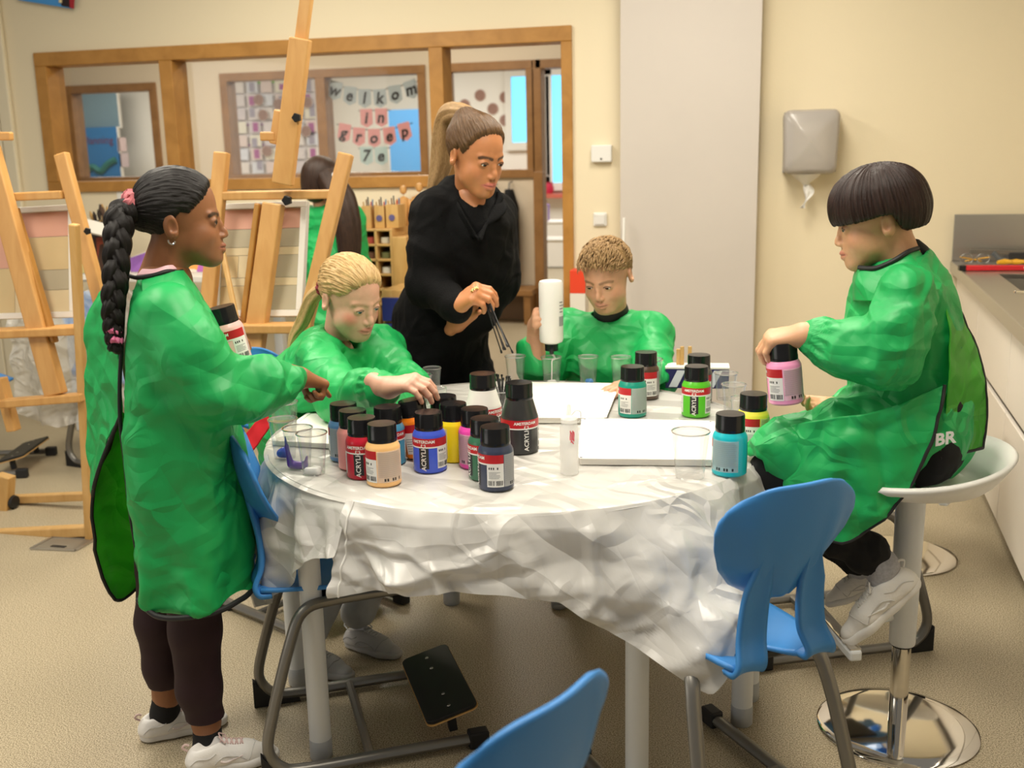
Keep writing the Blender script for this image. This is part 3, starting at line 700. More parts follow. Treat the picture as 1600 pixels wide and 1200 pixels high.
blob(t, 'blue', (.02, .05, .55), [((-.008, -.004, .012), (.004, -.006, .012), .011, .010), ((0, 0, .018), (.006, 0, .02), .010, .007)], 'blob of blue paint')
cup(448, 700, 'empty clear cup standing behind the blue paint cup', z=TZ+.0155)
t = cup(469, 736, 'clear cup with purple paint run down its wall'); t.rotation_euler.z = 0
blob(t, 'purple', (.16, .06, .42), [((-.012, -.008, .009), (.014, -.008, .009), .010, .009), ((-.017, -.013, .012), (-.021, -.018, .055), .008, .004), ((-.021, -.018, .055), (-.0225, -.02, .08), .004, .0018), ((.018, -.008, .012), (.0235, -.008, .03), .006, .003)], 'streak of purple paint')
t = cup(491, 745, 'clear cup with white paint on its floor nearest the table rim'); t.rotation_euler.z = 0
blob(t, 'white', (.88, .87, .85), [((-.013, -.006, .007), (.012, -.008, .008), .009, .010), ((.0, .006, .008), (.008, .01, .008), .01, .008)], 'puddle of white paint')
cup(676, 606, 'clear cup farthest back beside the teacher', .06, .031, .023); cup(661, 618, 'second clear cup from the teacher in the row', .06, .031, .023)
cup(646, 627, 'third clear cup from the teacher in the row', .06, .031, .023); cup(625, 634, 'clear cup behind the blond girl\'s right hand', .06, .031, .023)
cup(684, 650, 'upturned clear cup beside the row of small cups', .075, .034, .027, up=False)
stc = cup(785, 662, 'clear cup crowded with black stir sticks', .088, .036, .026)
cup(806, 601, 'tall clear cup on the back rim before the doorway', .088, .034, .024); pc = cup(862, 603, 'clear cup catching the white paint poured by the boy', .088, .034, .024)
blob(pc, 'poured', (.85, .85, .82), [((-.008, 0, .006), (.008, 0, .006), .008, .008)], 'poured white paint')
t = cup(919, 602, 'clear cup with a little blue paint on its floor', .088, .034, .024); blob(t, 'sky', (.03, .22, .62), [((-.004, -.006, .006), (.006, -.004, .006), .010, .008)], 'dab of blue paint')
cup(970, 603, 'empty clear cup in front of the blond boy\'s chest', .088, .034, .024)
cup(1015, 615, 'larger ridged clear cup behind the emerald jar', .10, .04, .03)
cup(1134, 628, 'clear cup behind another cup at the far right rim', .08, .035, .026); cup(1146, 648, 'clear cup at the far right rim nearer the yellow jar', .08, .035, .026)
cup(1078, 752, 'big empty clear cup on the front canvas beside turquoise jar', .106, .043, .031)
cup(1160, 672, 'clear cup tucked behind the pale yellow jar', .08, .035, .026)
# stir sticks
M_stick = mat('stir_stick', (.012, .012, .013), .3)
sp = stc.location
for i in range(16):
    a_ = i*2.4; r = .012+.012*((i*7) % 5)/5; tp = Vector((math.cos(a_)*r*1.6+.002, math.sin(a_)*r*1.6, .118+.012*((i*3) % 4)/4)); bt = Vector((-math.cos(a_)*.008, -math.sin(a_)*.008, .010))
    s = tag(MB().tube([bt, bt.lerp(tp, .93), bt.lerp(tp, .97), tp], [.0017, .0017, .0034, .0030], 6).build('stir_stick', M_stick), 'black stir stick standing in the crowded clear cup', 'stick', 'black stir sticks in the cup'); s.location = sp
# squeeze bottle
p = on_table(890, 744, .021)
t = thing('squeeze_bottle', 'clear squeeze bottle with a red scrawl and thin nozzle', 'bottle', p, face_cam(p, 0))
m_, t2, b_ = nt('milky_plastic'); b_.inputs['Base Color'].default_value = (.88, .87, .84, 1); b_.inputs['Alpha'].default_value = .45; b_.inputs['Roughness'].default_value = .25
MB().lathe([(0, .002), (.019, .001), (.021, .004), (.021, .11), (.018, .116), (.0175, .12)], n=32).build('body', m_, t)
MB().lathe([(.019, .1195), (.019, .128), (.009, .133), (.006, .136), (.0042, .158), (.003, .160), (.0, .160)], n=24).build('nozzle', m_, t)
MB().tube(spline([(.006, 0, .136), (.016, 0, .146), (.026, 0, .142), (.026, 0, .126), (.0205, 0, .119)]), .0012, 6).build('cap_tether', M_whiteplastic, t)
sc = MB()
for k in range(4):
    sc.tube([(math.cos(-1.45+k*.13+.02*math.sin(i))*.0216, math.sin(-1.45+k*.13+.02*math.sin(i))*.0216, .105-.022*i/6-.003*(k % 2)) for i in range(7)], .0011, 5)
sc.tube([(math.cos(-1.4+.06*i)*.0216, math.sin(-1.4+.06*i)*.0216, .078+.003*math.sin(i)) for i in range(6)], .0012, 5).build('scrawl', mat('red_marker', (.75, .03, .07), .5), t)
# canvases lying on the table
M_canvas = mat('primed_canvas', (.86, .83, .77), .7, bump=.05, bscale=400)
def slab(lab, pts, h=.017, z=TZ):
    ps = [Z(x, y, z+h) for x, y in pts]; c = sum(ps, Vector())/len(ps)
    t = thing('blank_canvas', lab, 'canvas', (c.x, c.y, z+.0004), 0, 'blank canvases lying on the table')
    MB().prism([(q.x-c.x, q.y-c.y) for q in ps], 0, h).build('panel', M_canvas, t, False, .003)
    e = MB(); 
    for a_, b_ in zip(ps, ps[1:]+ps[:1]): e.bar((a_.x-c.x, a_.y-c.y, h+.0004), (b_.x-c.x, b_.y-c.y, h+.0004), .012, .0012)
    e.build('folded_rim', M_canvas, t, False)
slab('blank white canvas at the back of the table before the boy', [(808, 652), (944, 653), (966, 600), (826, 598)])
slab('blank white canvas lying in front of the emerald jar', [(906, 716), (1122, 718), (1112, 659), (912, 655)])
slab('blank white canvas beneath the girls\' reaching hands', [(424, 688), (640, 700), (668, 640), (500, 634)], .014)
# navy box with wooden pegs on the far right rim
q = Z(1087, 609, TZ)
t = thing('chevron_box', 'navy and white chevron box behind the bright leaf green jar', 'box', (q.x, q.y+.05, TZ+.0005), .08)
M_navy = mat('navy_card', (.012, .016, .10), .5)
MB().box((0, 0, .03), (.19, .07, .06)).build('body', M_navy, t, False, .002)
for k in range(3):
    MB().prism([(-.085+k*.055, .004), (-.06+k*.055, .004), (-.035+k*.055, .056), (-.06+k*.055, .056)], .0352, .036, RX).build('chevron', mat('chevron_white', (.7, .75, .8), .5), t, False)
MB().box((0, 0, .063), (.192, .072, .005)).build('rim', mat('white_card', (.8, .78, .72), .6), t, False)
for k, (x, y0, y1) in enumerate([(1060, 545, 575), (1066, 541, 572), (1078, 541, 572)]):
    a_ = A(x, y0, q.y+.05); b_ = Vector((a_.x, q.y+.05, TZ+.0665))
    tag(MB().bar(b_, a_, .012, .006).build('wooden_peg', M_pine, None, False, .002), 'wooden peg standing on the navy chevron box', 'peg', 'wooden pegs on the chevron box')
# ---------------------------------------------------------------- chairs, stools, easels
M_hatch = mat('chair_pad', (.014, .014, .014), .5)
def make_chair(label, loc, ang, group='blue school chairs', plate=True):
    t = thing('school_chair', label, 'chair', loc, ang, group)
    def W(v): return np.interp(v, [0, .12, .3, .5, .7, .85, .94, 1], [.09, .185, .262, .305, .322, .314, .300, .27])
    nu, nv = 31, 36; v = []
    for i in range(nv):
        s = i/(nv-1)
        for j in range(nu):
            u = j/(nu-1)*2-1
            rib = .010*math.exp(-((abs(u)-.52-.1*s)/.13)**2)*(1-s)**.8
            v.append((-.205-.062*s+.055*u*u*(1-.25*s)-.012*math.sin(s*pi)-rib, u*W(s)/2, .565+.24*s-.0*(1-abs(u)**2)*(s < .01)-.045*s**3*u**4))
    obj('backrest', v, grid_faces(nu, nv), M_blue, t, solid=.009)
    v = []; nv2 = 20
    for i in range(nv2):
        s = i/(nv2-1); x0_ = .15-.37*s
        w = np.interp(s, [0, .06, .2, .6, .9, 1], [.25, .275, .28, .27, .25, .235])/2
        for j in range(nu):
            u = j/(nu-1)*2-1; x = x0_+.085*math.exp(-(u/.34)**2)*max(0, (s-.7)/.3)**1.2; v.append((x, u*w, .432-.028*math.exp(-((s+.0)/.16)**2)-.016*math.exp(-((s-.7)/.3)**2)*(1-u*u)+.012*u*u*s))
    obj('seat', v, grid_faces(nu, nv2), M_blue, t, solid=.010)
    for sg in (-1, 1):
        c = spline([(-.243, sg*.052, .70), (-.231, sg*.058, .64), (-.219, sg*.064, .585), (-.214, sg*.067, .54), (-.216, sg*.072, .49), (-.232, sg*.082, .452), (-.222, sg*.086, .430), (-.195, sg*.086, .4285)], 5)
        v = []
        for i, p in enumerate(c):
            d = (c[min(i+1, len(c)-1)]-c[max(i-1, 0)]).normalized(); n = Vector((0, 1, 0)).cross(d); w = .006+.021*min(1, i/9)+.010*i/len(c)
            for k in range(9): q = k/8*2-1; v.append(p+Vector((0, q*w, 0))-n*(.007*(1-q*q)))
        obj('strap', v, grid_faces(9, len(c)), M_blue, t, solid=.011)
        fr = spline([(.25, sg*.185, .022), (.05, sg*.185, .022), (-.15, sg*.185, .022), (-.205, sg*.185, .035), (-.232, sg*.185, .085), (-.215, sg*.18, .17), (-.165, sg*.165, .33), (-.13, sg*.15, .395), (-.06, sg*.13, .404), (.10, sg*.12, .404)], 5)
        MB().tube(fr, .0135, 10, sx=1.15).build('side_frame', M_grey, t)
        MB().prism([(-.25, .0), (-.13, .0), (-.135, .012), (-.19, .022), (-.235, .06), (-.25, .075)], -.013, .013, RX, c=(0, sg*.185, 0)).build('rear_glide', M_rubber, t, False, .002)
        MB().box((.262, sg*.185, .022), (.05, .034, .042)).build('front_glide', M_rubber, t, False, .005)
    MB().tube([(.0, -.18, .024), (.0, .18, .024)], .011, 8).build('cross_tube', M_grey, t)
    MB().box((-.06, 0, .397), (.14, .20, .016)).build('seat_mount', M_black, t, False, .004)
    if not plate: return t
    Mf = Matrix.Rotation(math.radians(-14), 3, 'Y'); o = MB()
    pl = rr(.13, .34, .02); o.prism(pl, -.005, .005, Mf, c=(.205, 0, .085)); o.build('foot_plate', M_hatch, t, False, .002)
    e = MB().prism(rr(.134, .344, .022), -.009, -.0055, Mf, c=(.205, 0, .085)).build('plate_edge', M_pine, t, False)
    sc_ = MB()
    for y in (-.13, -.07, .07, .13):
        for x in (-.0,): sc_.lathe([(0, .0062), (.004, .0062), (.005, .005)], Vector((.205, y, .085)), 10, M=Mf)
    sc_.build('screw', M_chrome, t)
    for sg in (-1, 1): MB().bar((.21, sg*.14, .03), (.205, sg*.14, .077), .02, .02).build('plate_bracket', M_rubber, t, False)
    return t
def ang(x, y): return math.atan2(y, x)
make_chair('blue chair tucked under table beside the standing girl\'s smock', (-.975, 2.240, 0), ang(.86, .50))
fr_ = Vector((-.62, .78, 0)); make_chair('empty blue chair before the boy on the stool, back to camera', (-.092, 2.105, 0), ang(-.62, .78), plate=False)
make_chair('blue chair nearest the camera with only its backrest in view', (-.455, 1.165, 0), ang(-.90, .43))
make_chair('blue chair the blond girl sits on behind the table', (-1.44, 2.92, 0), ang(.85, -.42))
make_chair('blue chair the short haired boy sits on', (-.50, 3.50, 0), ang(-.05, -1))
make_chair('blue chair far behind the boy with black bowl hair', (.17, 3.02, 0), ang(-.9, -.42))
make_chair('blue chair behind the left wooden easel beneath clear plastic', (-2.95, 4.30, 0), ang(.98, -.2))
make_chair('second blue chair at the far left edge behind the easel', (-3.62, 4.05, 0), ang(.95, .3))
def make_stool(label, loc, rz, seat_rz, drop=0):
    t = thing('bar_stool', label, 'stool', loc, rz, 'white bar stools with round chrome base')
    MB().lathe([(0, .018), (.05, .0175), (.15, .013), (.183, .009), (.190, .005), (.188, .0), (0, 0)], n=64).build('base', M_chrome, t)
    MB().lathe([(.022, .0165), (.022, .30)], n=24).build('gas_column', M_chrome, t)
    MB().lathe([(.0, .225), (.029, .225), (.0305, .23), (.033, .50), (.034, .628-drop), (.0, .628-drop)], n=28).build('sleeve', M_whitemetal, t)
    MB().lathe([(.0235, .219), (.0235, .225), (.030, .2255)], n=24).build('collar', M_black, t)
    v = []; nr, na = 14, 48
    for i in range(nr):
        r = i/(nr-1)
        for k in range(na):
            a_ = 2*pi*k/na; lip = max(0, (r-.72)/.28); rise = .028+.055*(.5-.5*math.cos(a_+pi))**1.5
            v.append(((.205+.025*(math.cos(a_) < 0)*abs(math.cos(a_)))*r*math.cos(a_)*(1+.05*lip), .205*r*math.sin(a_)*(1+.05*lip), .640+rise*lip**1.6-.006*(1-r*r)))
    v = [(x, y, z-drop) for x, y, z in v]; so = obj('seat', v, grid_faces(na, nr, True), M_whiteplastic, t, solid=.012); so.rotation_euler.z = seat_rz
    MB().tube(spline([(.03, 0, .30), (.09, 0, .285), (.16, 0, .26)], 4), .013, 10).build('footrest_arm', M_whitemetal, t)
    MB().bar((.165, -.12, .26), (.165, .12, .26), .03, .026).build('footrest', M_whitemetal, t, False, .006)
    MB().bar((.165, -.115, .2755), (.165, .115, .2755), .027, .004).build('footrest_cap', M_chrome, t, False, .001)
    return t
make_stool('white bar stool with chrome base carrying the boy with bowl hair', (.335, 2.50, 0), ang(-.75, -.25), ang(-1, .1))
make_stool('empty white bar stool standing behind the occupied one', (.465, 3.68, 0), ang(.8, -.35), 0, .20)
# floor outlet plate
ps = [Z(x, y, .001) for x, y in [(48, 858), (118, 861), (150, 843), (82, 840)]]; c = sum(ps, Vector())/4
t = thing('floor_outlet', 'flat metal floor outlet cover before the left easel foot', 'outlet cover', (c.x, c.y, 0))
MB().prism([(q.x-c.x, q.y-c.y) for q in ps], 0, .003).build('cover', mat('outlet_metal', (.30, .26, .2), .5, metal=.5), t, False)
rim = MB()
for a_, b_ in zip(ps, ps[1:]+ps[:1]): rim.bar((a_.x-c.x, a_.y-c.y, .0035), (b_.x-c.x, b_.y-c.y, .0035), .012, .004)
rim.build('rim', M_steel, t, False); MB().box((-.0, -.03, .004), (.06, .015, .003)).build('grip', M_black, t, False)

# --- easels
def knob(root, p, d, r=.016):
    d = Vector(d).normalized(); M = d.to_track_quat('Z', 'Y').to_matrix()
    pr = [(r*(1+.18*(k % 2)), 0) for k in range(10)]
    poly = [(r*(1.0 if k % 2 else .78)*math.cos(k*pi/5), r*(1.0 if k % 2 else .78)*math.sin(k*pi/5)) for k in range(10)]
    o = MB().prism(poly, 0, .018, M, c=p).prism([(x*.5, y*.5) for x, y in poly], -.012, .0, M, c=p).build('knob', M_black, None, False, .002); adopt(root, o)
def beam(root, name, a, b, w, h, m=None, up=(0, -1, 0), bevel=.005):
    o = MB().bar(a, b, w, h, up).build(name, m or M_beech, None, False, bevel); adopt(root, o); return o
def painting(lab, corners, cols, grp, thick=.018):
    a, b, c_, d = corners                      # top left, top right, bottom right, bottom left
    cen = (a+b+c_+d)/4; t = thing('stretched_canvas', lab, 'painting', cen, 0, grp)
    ux = ((b-a)+(c_-d)).normalized(); uz = ((a-d)+(b-c_)); uz = (uz-ux*uz.dot(ux)).normalized(); n = uz.cross(ux).normalized()
    if n.y > 0: n = -n
    w = ((b-a).length+(c_-d).length)/2; h = ((a-d).length+(b-c_).length)/2
    M = Matrix((ux, n, uz)).transposed()
    MB().box((0, 0, 0), (w, thick, h), M).build('canvas_panel', mat('canvas_grey', (.62, .59, .52), .8), t, False)
    f = MB(); e = .022
    for x0, x1, z0, z1 in [(-w/2, w/2, h/2-e, h/2), (-w/2, w/2, -h/2, -h/2+e), (-w/2, -w/2+e, -h/2+e, h/2-e), (w/2-e, w/2, -h/2+e, h/2-e)]:
        f.box(M @ Vector(((x0+x1)/2, .004+thick/2, (z0+z1)/2)), (x1-x0, .008, z1-z0), M)
    f.build('stretcher_rim', mat('stretcher_white', (.78, .76, .70), .7), t, False, .002)
    for k, (x0, x1, z0, z1, c2) in enumerate(cols):
        W_, H_ = w-2*e, h-2*e
        MB().box(M @ Vector((-w/2+e+W_*(x0+x1)/2, thick/2+.0012, -h/2+e+H_*(z0+z1)/2)), (W_*(x1-x0)-.002, .0016, H_*(z1-z0)-.002), M).build('colour_field', mat('field', c2, .7, var=.06, vscale=9), t, False)
    return t
C_PK, C_BE, C_GY, C_CR = (.66, .36, .27), (.62, .48, .26), (.46, .41, .29), (.68, .57, .36)
BLK = [(0, 1, .80, 1, C_PK), (0, 1, .62, .80, C_GY), (0, 1, .54, .62, C_CR), (0, .22, .32, .54, C_BE), (.22, .58, .32, .54, C_CR), (.58, 1, .32, .54, C_GY), (0, 1, .24, .32, C_CR), (0, .4, 0, .24, C_BE), (.4, 1, 0, .24, C_GY)]
BLK2 = [(0, .5, 0, .45, C_BE), (0, .5, .45, 1, C_CR), (.5, .75, .5, 1, C_BE), (.5, 1, 0, .5, C_GY), (.75, 1, .5, 1, (.6, .42, .16))]
ee = thing('studio_easel', 'tall beech studio easel behind the blond girl', 'easel', (-1.62, 3.45, 0), 0, 'beech studio easels')
YE = 3.36
beam(ee, 'side_post', A(347, 238, YE), A(318, 560, YE-.12), .052, .032); beam(ee, 'side_post', A(541, 240, YE), A(474, 520, YE-.12), .05, .032)
beam(ee, 'cross_bar', A(352, 306, YE-.01), A(531, 303, YE-.01), .03, .058); beam(ee, 'tray', A(325, 512, YE-.12), A(484, 512, YE-.12), .03, .08)
beam(ee, 'mast', A(470, 60, YE-.075), A(442, 288, YE-.075), .072, .03); beam(ee, 'mast', A(428, 318, YE-.035), A(362, 800, YE-.22), .07, .04)
beam(ee, 'mast_extension', A(487, -60, YE-.05), A(458, 160, YE-.05), .042, .024)
beam(ee, 'mast_strip', A(404, 318, YE-.035), A(345, 790, YE-.19), .02, .03, M_frame)
beam(ee, 'canvas_clamp', A(408, 213, YE-.04), A(432, 213, YE-.04), .03, .025); beam(ee, 'clamp_block', A(438, 172, YE-.03), A(430, 225, YE-.03), .03, .04)
knob(ee, A(465, 184, YE-.09), (.1, -1, 0)); knob(ee, A(450, 313, YE-.04), (.1, -1, 0), .018)
beam(ee, 'brace', A(520, 345, YE-.04), A(470, 520, YE-.14), .016, .014, M_pine); beam(ee, 'brace', A(345, 380, YE-.05), A(370, 500, YE-.14), .02, .012, M_pine)
b0 = Vector((-1.9, 3.15, .05))
q1 = A(318, 560, YE-.12); q2 = A(474, 520, YE-.12)
beam(ee, 'rear_post', q1, (q1.x-.06, q1.y-.12, .085), .05, .032); beam(ee, 'rear_post', q2, (q2.x-.02, q2.y-.0, .085), .05, .032)
beam(ee, 'base_bar', (q1.x-.06, q1.y-.12, .06), (q2.x-.02, q2.y, .06), .05, .05)
for x, y in ((q1.x-.06, q1.y-.12), (q2.x-.02, q2.y)):
    beam(ee, 'runner', (x, y-.0, .06), (x+.0, y+.5, .06), .045, .05)
    for yy in (y+.03, y+.46):
        o = MB().lathe([(0, -.011), (.02, -.011), (.022, 0), (.02, .011), (0, .011)], (x, yy, .0225), 14, M=Matrix.Rotation(pi/2, 3, 'Y')).build('castor', M_black); adopt(ee, o)
painting('pale block painting clamped on the easel behind blond girl', (A(346, 318, YE+.06), A(494, 318, YE+.06), A(462, 492, YE-.06), A(335, 498, YE-.06)), BLK, 'block paintings on the easels')
# left easel
e2 = thing('studio_easel', 'beech studio easel at the left edge behind the standing girl', 'easel', (-2.75, 3.4, 0), 0, 'beech studio easels')
beam(e2, 'side_post', A(96, 240, YE), A(165, 500, YE-.05), .05, .032)
beam(e2, 'cross_bar', A(-80, 312, YE-.01), A(103, 304, YE-.01), .03, .058); beam(e2, 'tray', A(-80, 524, YE-.1), A(138, 514, YE-.1), .03, .10)
beam(e2, 'mast', A(-18, 230, YE-.05), A(88, 617, YE-.12), .078, .04); beam(e2, 'mast_strip', A(24, 325, YE-.04), A(86, 535, YE-.1), .018, .03, M_frame)
beam(e2, 'upright', A(116, 350, YE-.18), A(141, 843, 3.30), .03, .03, M_pine)
beam(e2, 'base_bar', A(-60, 838, 3.31), A(143, 828, 3.31), .04, .045, M_pine); beam(e2, 'base_bar', A(15, 780, 3.62), A(136, 775, 3.62), .035, .035, M_pine)
beam(e2, 'lower_bar', A(5, 630, YE-.13), A(132, 620, YE-.13), .03, .055); beam(e2, 'leg', A(0, 590, YE-.1), A(22, 673, YE-.1), .04, .04)
beam(e2, 'foot_block', A(8, 742, 3.55), A(4, 803, 3.55), .07, .05, M_pine); beam(e2, 'mast_arm', A(-60, 212, YE-.02), A(19, 213, YE-.02), .03, .022)
pc_ = A(22, 796, 3.56)
o = MB().lathe([(0, -.012), (.026, -.012), (.03, 0), (.026, .012), (0, .012)], (pc_.x, pc_.y, .03), 16, M=Matrix.Rotation(pi/2, 3, 'Y')).build('castor', M_black); adopt(e2, o)
knob(e2, A(4, 320, YE-.05), (.1, -1, 0), .018); knob(e2, A(137, 361, YE-.06), (.6, -1, 0), .014)
painting('pale block painting on the easel at the left edge', (A(-60, 330, YE+.06), A(98, 325, YE+.06), A(141, 492, YE-.02), A(-40, 500, YE-.02)), [(0, .45, .45, .8, C_PK), (0, .45, 0, .45, C_BE), (.45, 1, .75, 1, C_PK), (.45, 1, .42, .75, C_BE), (.45, 1, .22, .42, C_GY), (.45, 1, 0, .22, C_CR), (0, .45, .8, 1, C_CR)], 'block paintings on the easels')
# clear plastic sheet hanging over the chairs behind the easel
vv = []; nu, nv = 60, 50
a_, b_ = A(30, 540, 4.05), A(135, 540, 4.05)
for i in range(nv):
    s = i/(nv-1)
    for j in range(nu):
        u = j/(nu-1); x = a_.x-.05+(b_.x-a_.x+.35)*u; vv.append((x, 4.06-.03*s+.03*math.sin(u*17), .83-.55*s-.05*math.sin(u*6)))
vv = np.array(vv); c = crumple(vv, 8, 21, 4); vv[:, 1] += c*.09; vv[:, 2] += crumple(vv, 6, 3, 4)*.04
o = obj('plastic_sheet', vv, grid_faces(nu, nv), crease_mat('clear_sheet', (.80, .78, .74), .2, 9, .8, trans=.2, alpha=.45)); tag(o, 'crumpled clear plastic sheet draped over chairs behind left easel', 'plastic sheet')
# ---------------------------------------------------------------- people
def frame(fwd, up):
    f = Vector(fwd).normalized(); u = Vector(up); u = (u-f*u.dot(f)).normalized(); l = u.cross(f)
    return Matrix((f, l, u)).transposed()          # columns: forward, left, up
M_eye = mat('eye_white', (.80, .77, .74), .15); M_pupil = mat('eye_pupil', (.006, .005, .004), .12)
def head_mesh(M, c, s, col, P):
    """face and skull in the local axes x forward, y left, z up; returns world vertices, faces, colours"""
    fw, ch, ns, kd = P.get('w', 1), P.get('chin', 1), P.get('nose', 1), P.get('kid', 0)
    f = Fld((-.125, -.10, -.135), (.135, .10, .135), .00165)
    f.ell((-.012, 0, .032+P.get('top', 0)), (.094, .074*fw, .079), k=.001)
    f.ell((.018, 0, -.018), (.068, .0600*fw, .076), k=.03)
    f.ell((.030, 0, -.058), (.050, .047*fw, .042), k=.03)
    f.ell((.045, 0, -.078), (.034, .030*fw, .026), k=.025)
    f.ell((.0725, 0, -.096), (.0155*ch, .017, .0125), k=.02)
    for y in (-1, 1):
        f.ell((.047-.001*kd, y*.036*fw, -.030-.010*kd), (.028+.002*kd, .024+.003*kd, .024+.005*kd), k=.02)
        f.cone((.076, y*.014, .017), (.066, y*.044*fw, .014), .0085-.0025*kd, .007-.002*kd, k=.012)
        f.cone((.030, y*.044*fw, -.066), (.062, y*.020, -.094), .010, .009, k=.04)
    f.ell((.070, 0, -.062), (.021, .026, .024), k=.02)
    for y in (-1, 1): f.ell((.0975, y*.0315, -.004), (.0145, .0155, .0105), k=.014, op='s')
    for y in (-1, 1): f.ell((.0725, y*.0315, -.004), (.0132, .0150, .0130), k=.006)
    f.chain([(.083, 0, .012), (.0885, 0, -.012), (.097, 0, -.030), (.0905+.0105*ns, 0, -.0375)], [.0065-.0015*kd, .0062-.0014*kd, .0070-.001*kd, .0088*ns], k=.011)
    for y in (-1, 1):
        f.ell((.0915, y*.0115*ns, -.0415), (.0095, .0068, .0065), k=.006)
        f.ell((.0955, y*.0065, -.0488), (.006, .0035, .0035), k=.003, op='s')
    up = [(.0785, -.0240, -.0672), (.0912, -.010, -.0638), (.0945, 0, -.0650), (.0912, .010, -.0638), (.0785, .0240, -.0672)]
    lo = [(.079, -.0215, -.0690), (.0892, -.009, -.0742), (.0918, 0, -.0748), (.0892, .009, -.0742), (.079, .0215, -.0690)]
    f.chain(up, [.003, .0054, .0056, .0054, .003], k=.005); f.chain(lo, [.003, .0060, .0067, .0060, .003], k=.005)
    f.chain([(.086, -.0225, -.0680), (.0980, -.009, -.0690), (.1008, 0, -.0695), (.0980, .009, -.0690), (.086, .0225, -.0680)], [.0006, .0012, .0014, .0012, .0006], k=.003, op='s')
    lid = P.get('lid', .5)                         # 0 closed .. 1 wide open
    for y in (-1, 1):
        f.ell((.0865, y*.0318, -.0055-.0015*(1-lid)), (.012, .0118, .0008+.0050*lid), k=.002, op='s')
    for y in (-1, 1):                              # ears
        E = frame((1, y*.35, .1), (-.22, 0, 1)) 
        f.ell((-.022, y*.0735*fw, -.012), (.0185, .0075, .031), E, k=.008)
        f.ell((-.016, y*.080*fw, -.028), (.009, .006, .011), E, k=.006)
        f.ell((-.017, y*.0835*fw, -.010), (.0095, .0055, .0150), E, k=.004, op='s')
    if 'neck' in P:
        nb = (np.array(M.inverted()) @ (np.array(P['neck'])-np.array(c)))/s
        f.cone((-.022, 0, -.045), nb, P.get('nr', .050), P.get('nr', .050)*1.06, k=.025)
    V, Q = f.mesh(1)
    C = np.tile(np.array([*col, 1.0]), (len(V), 1))
    def dseg(pts):
        d = np.full(len(V), 9.)
        for a, b in zip(pts[:-1], pts[1:]):
            a = np.array(a); b = np.array(b); t = np.clip(((V-a) @ (b-a))/((b-a) @ (b-a)), 0, 1); d = np.minimum(d, np.linalg.norm(V-a-t[:, None]*(b-a), axis=1))
        return d
    def blend(m, c2): C[:, :3] = C[:, :3]*(1-m[:, None])+np.array(c2)*m[:, None]
    sm = lambda d, r0, r1: np.clip((r1-d)/(r1-r0), 0, 1)
    for y in (-1, 1):
        if 'blush' in P: d = np.linalg.norm((V-[.062, y*.046*fw, -.034])*[1, 1, 1.2], axis=1); blend(sm(d, .004, .030)*P.get('blush_a', .5), P['blush'])
        br = [(.0885, y*.013, .0115), (.0875, y*.025, .0155), (.0775, y*.040, .0155), (.068, y*.0485*fw, .0115)]
        d = dseg(br); blend(sm(d, .0035, .0068)*P.get('brow_a', .85), P['brow'])
        lash = [(.0835, y*.0205, -.0045), (.0855, y*.027, .0005+.002*lid), (.0850, y*.034, .0005+.002*lid), (.080, y*.0435, -.0040)]
        blend(sm(dseg(lash), .0014, .0036)*P.get('lash_a', .85), P.get('lash', (.02, .012, .01)))
        blend(sm(np.linalg.norm(V-[.0955, y*.0065, -.050], axis=1), .003, .006)*.6, [q*.25 for q in col])
    m = np.minimum(dseg(up), dseg(lo)); blend(sm(m, .0064, .0088)*np.clip((V[:, 0]-.076)/.006, 0, 1)*P.get('lip_a', .8), P['lip'])
    if P.get('stubble'):                           # scalp tint under thin hair
        blend(np.clip((V[:, 2]-np.interp(V[:, 0], *P['stubble']))/.012, 0, 1)*.9, P['brow'])
    return V @ np.array(M).T*s+np.array(c), Q, C
def eyes(root, M, c, s, look, iris):
    for y in (-1, 1):
        p = Vector(c)+M @ Vector((.0730, y*.0315, -.0045))*s
        d = (M @ Vector(look)).normalized(); R = d.to_track_quat('Z', 'Y').to_matrix(); r = .0122*s
        o = MB().lathe([(0, -r)]+[(r*math.sin(t), -r*math.cos(t)) for t in np.linspace(.2, 2.6, 14)]+[(r*.53, r*.848)], p, 20, M=R)
        o.lathe([(r*.54, r*.842), (r*.50, r*.872), (r*.27, r*.965)], p, 20, 1, R); o.lathe([(r*.27, r*.965), (.0001, r*1.0)], p, 20, 2, R)
        e = o.build('eye', [M_eye, iris, M_pupil]); adopt(root, e)
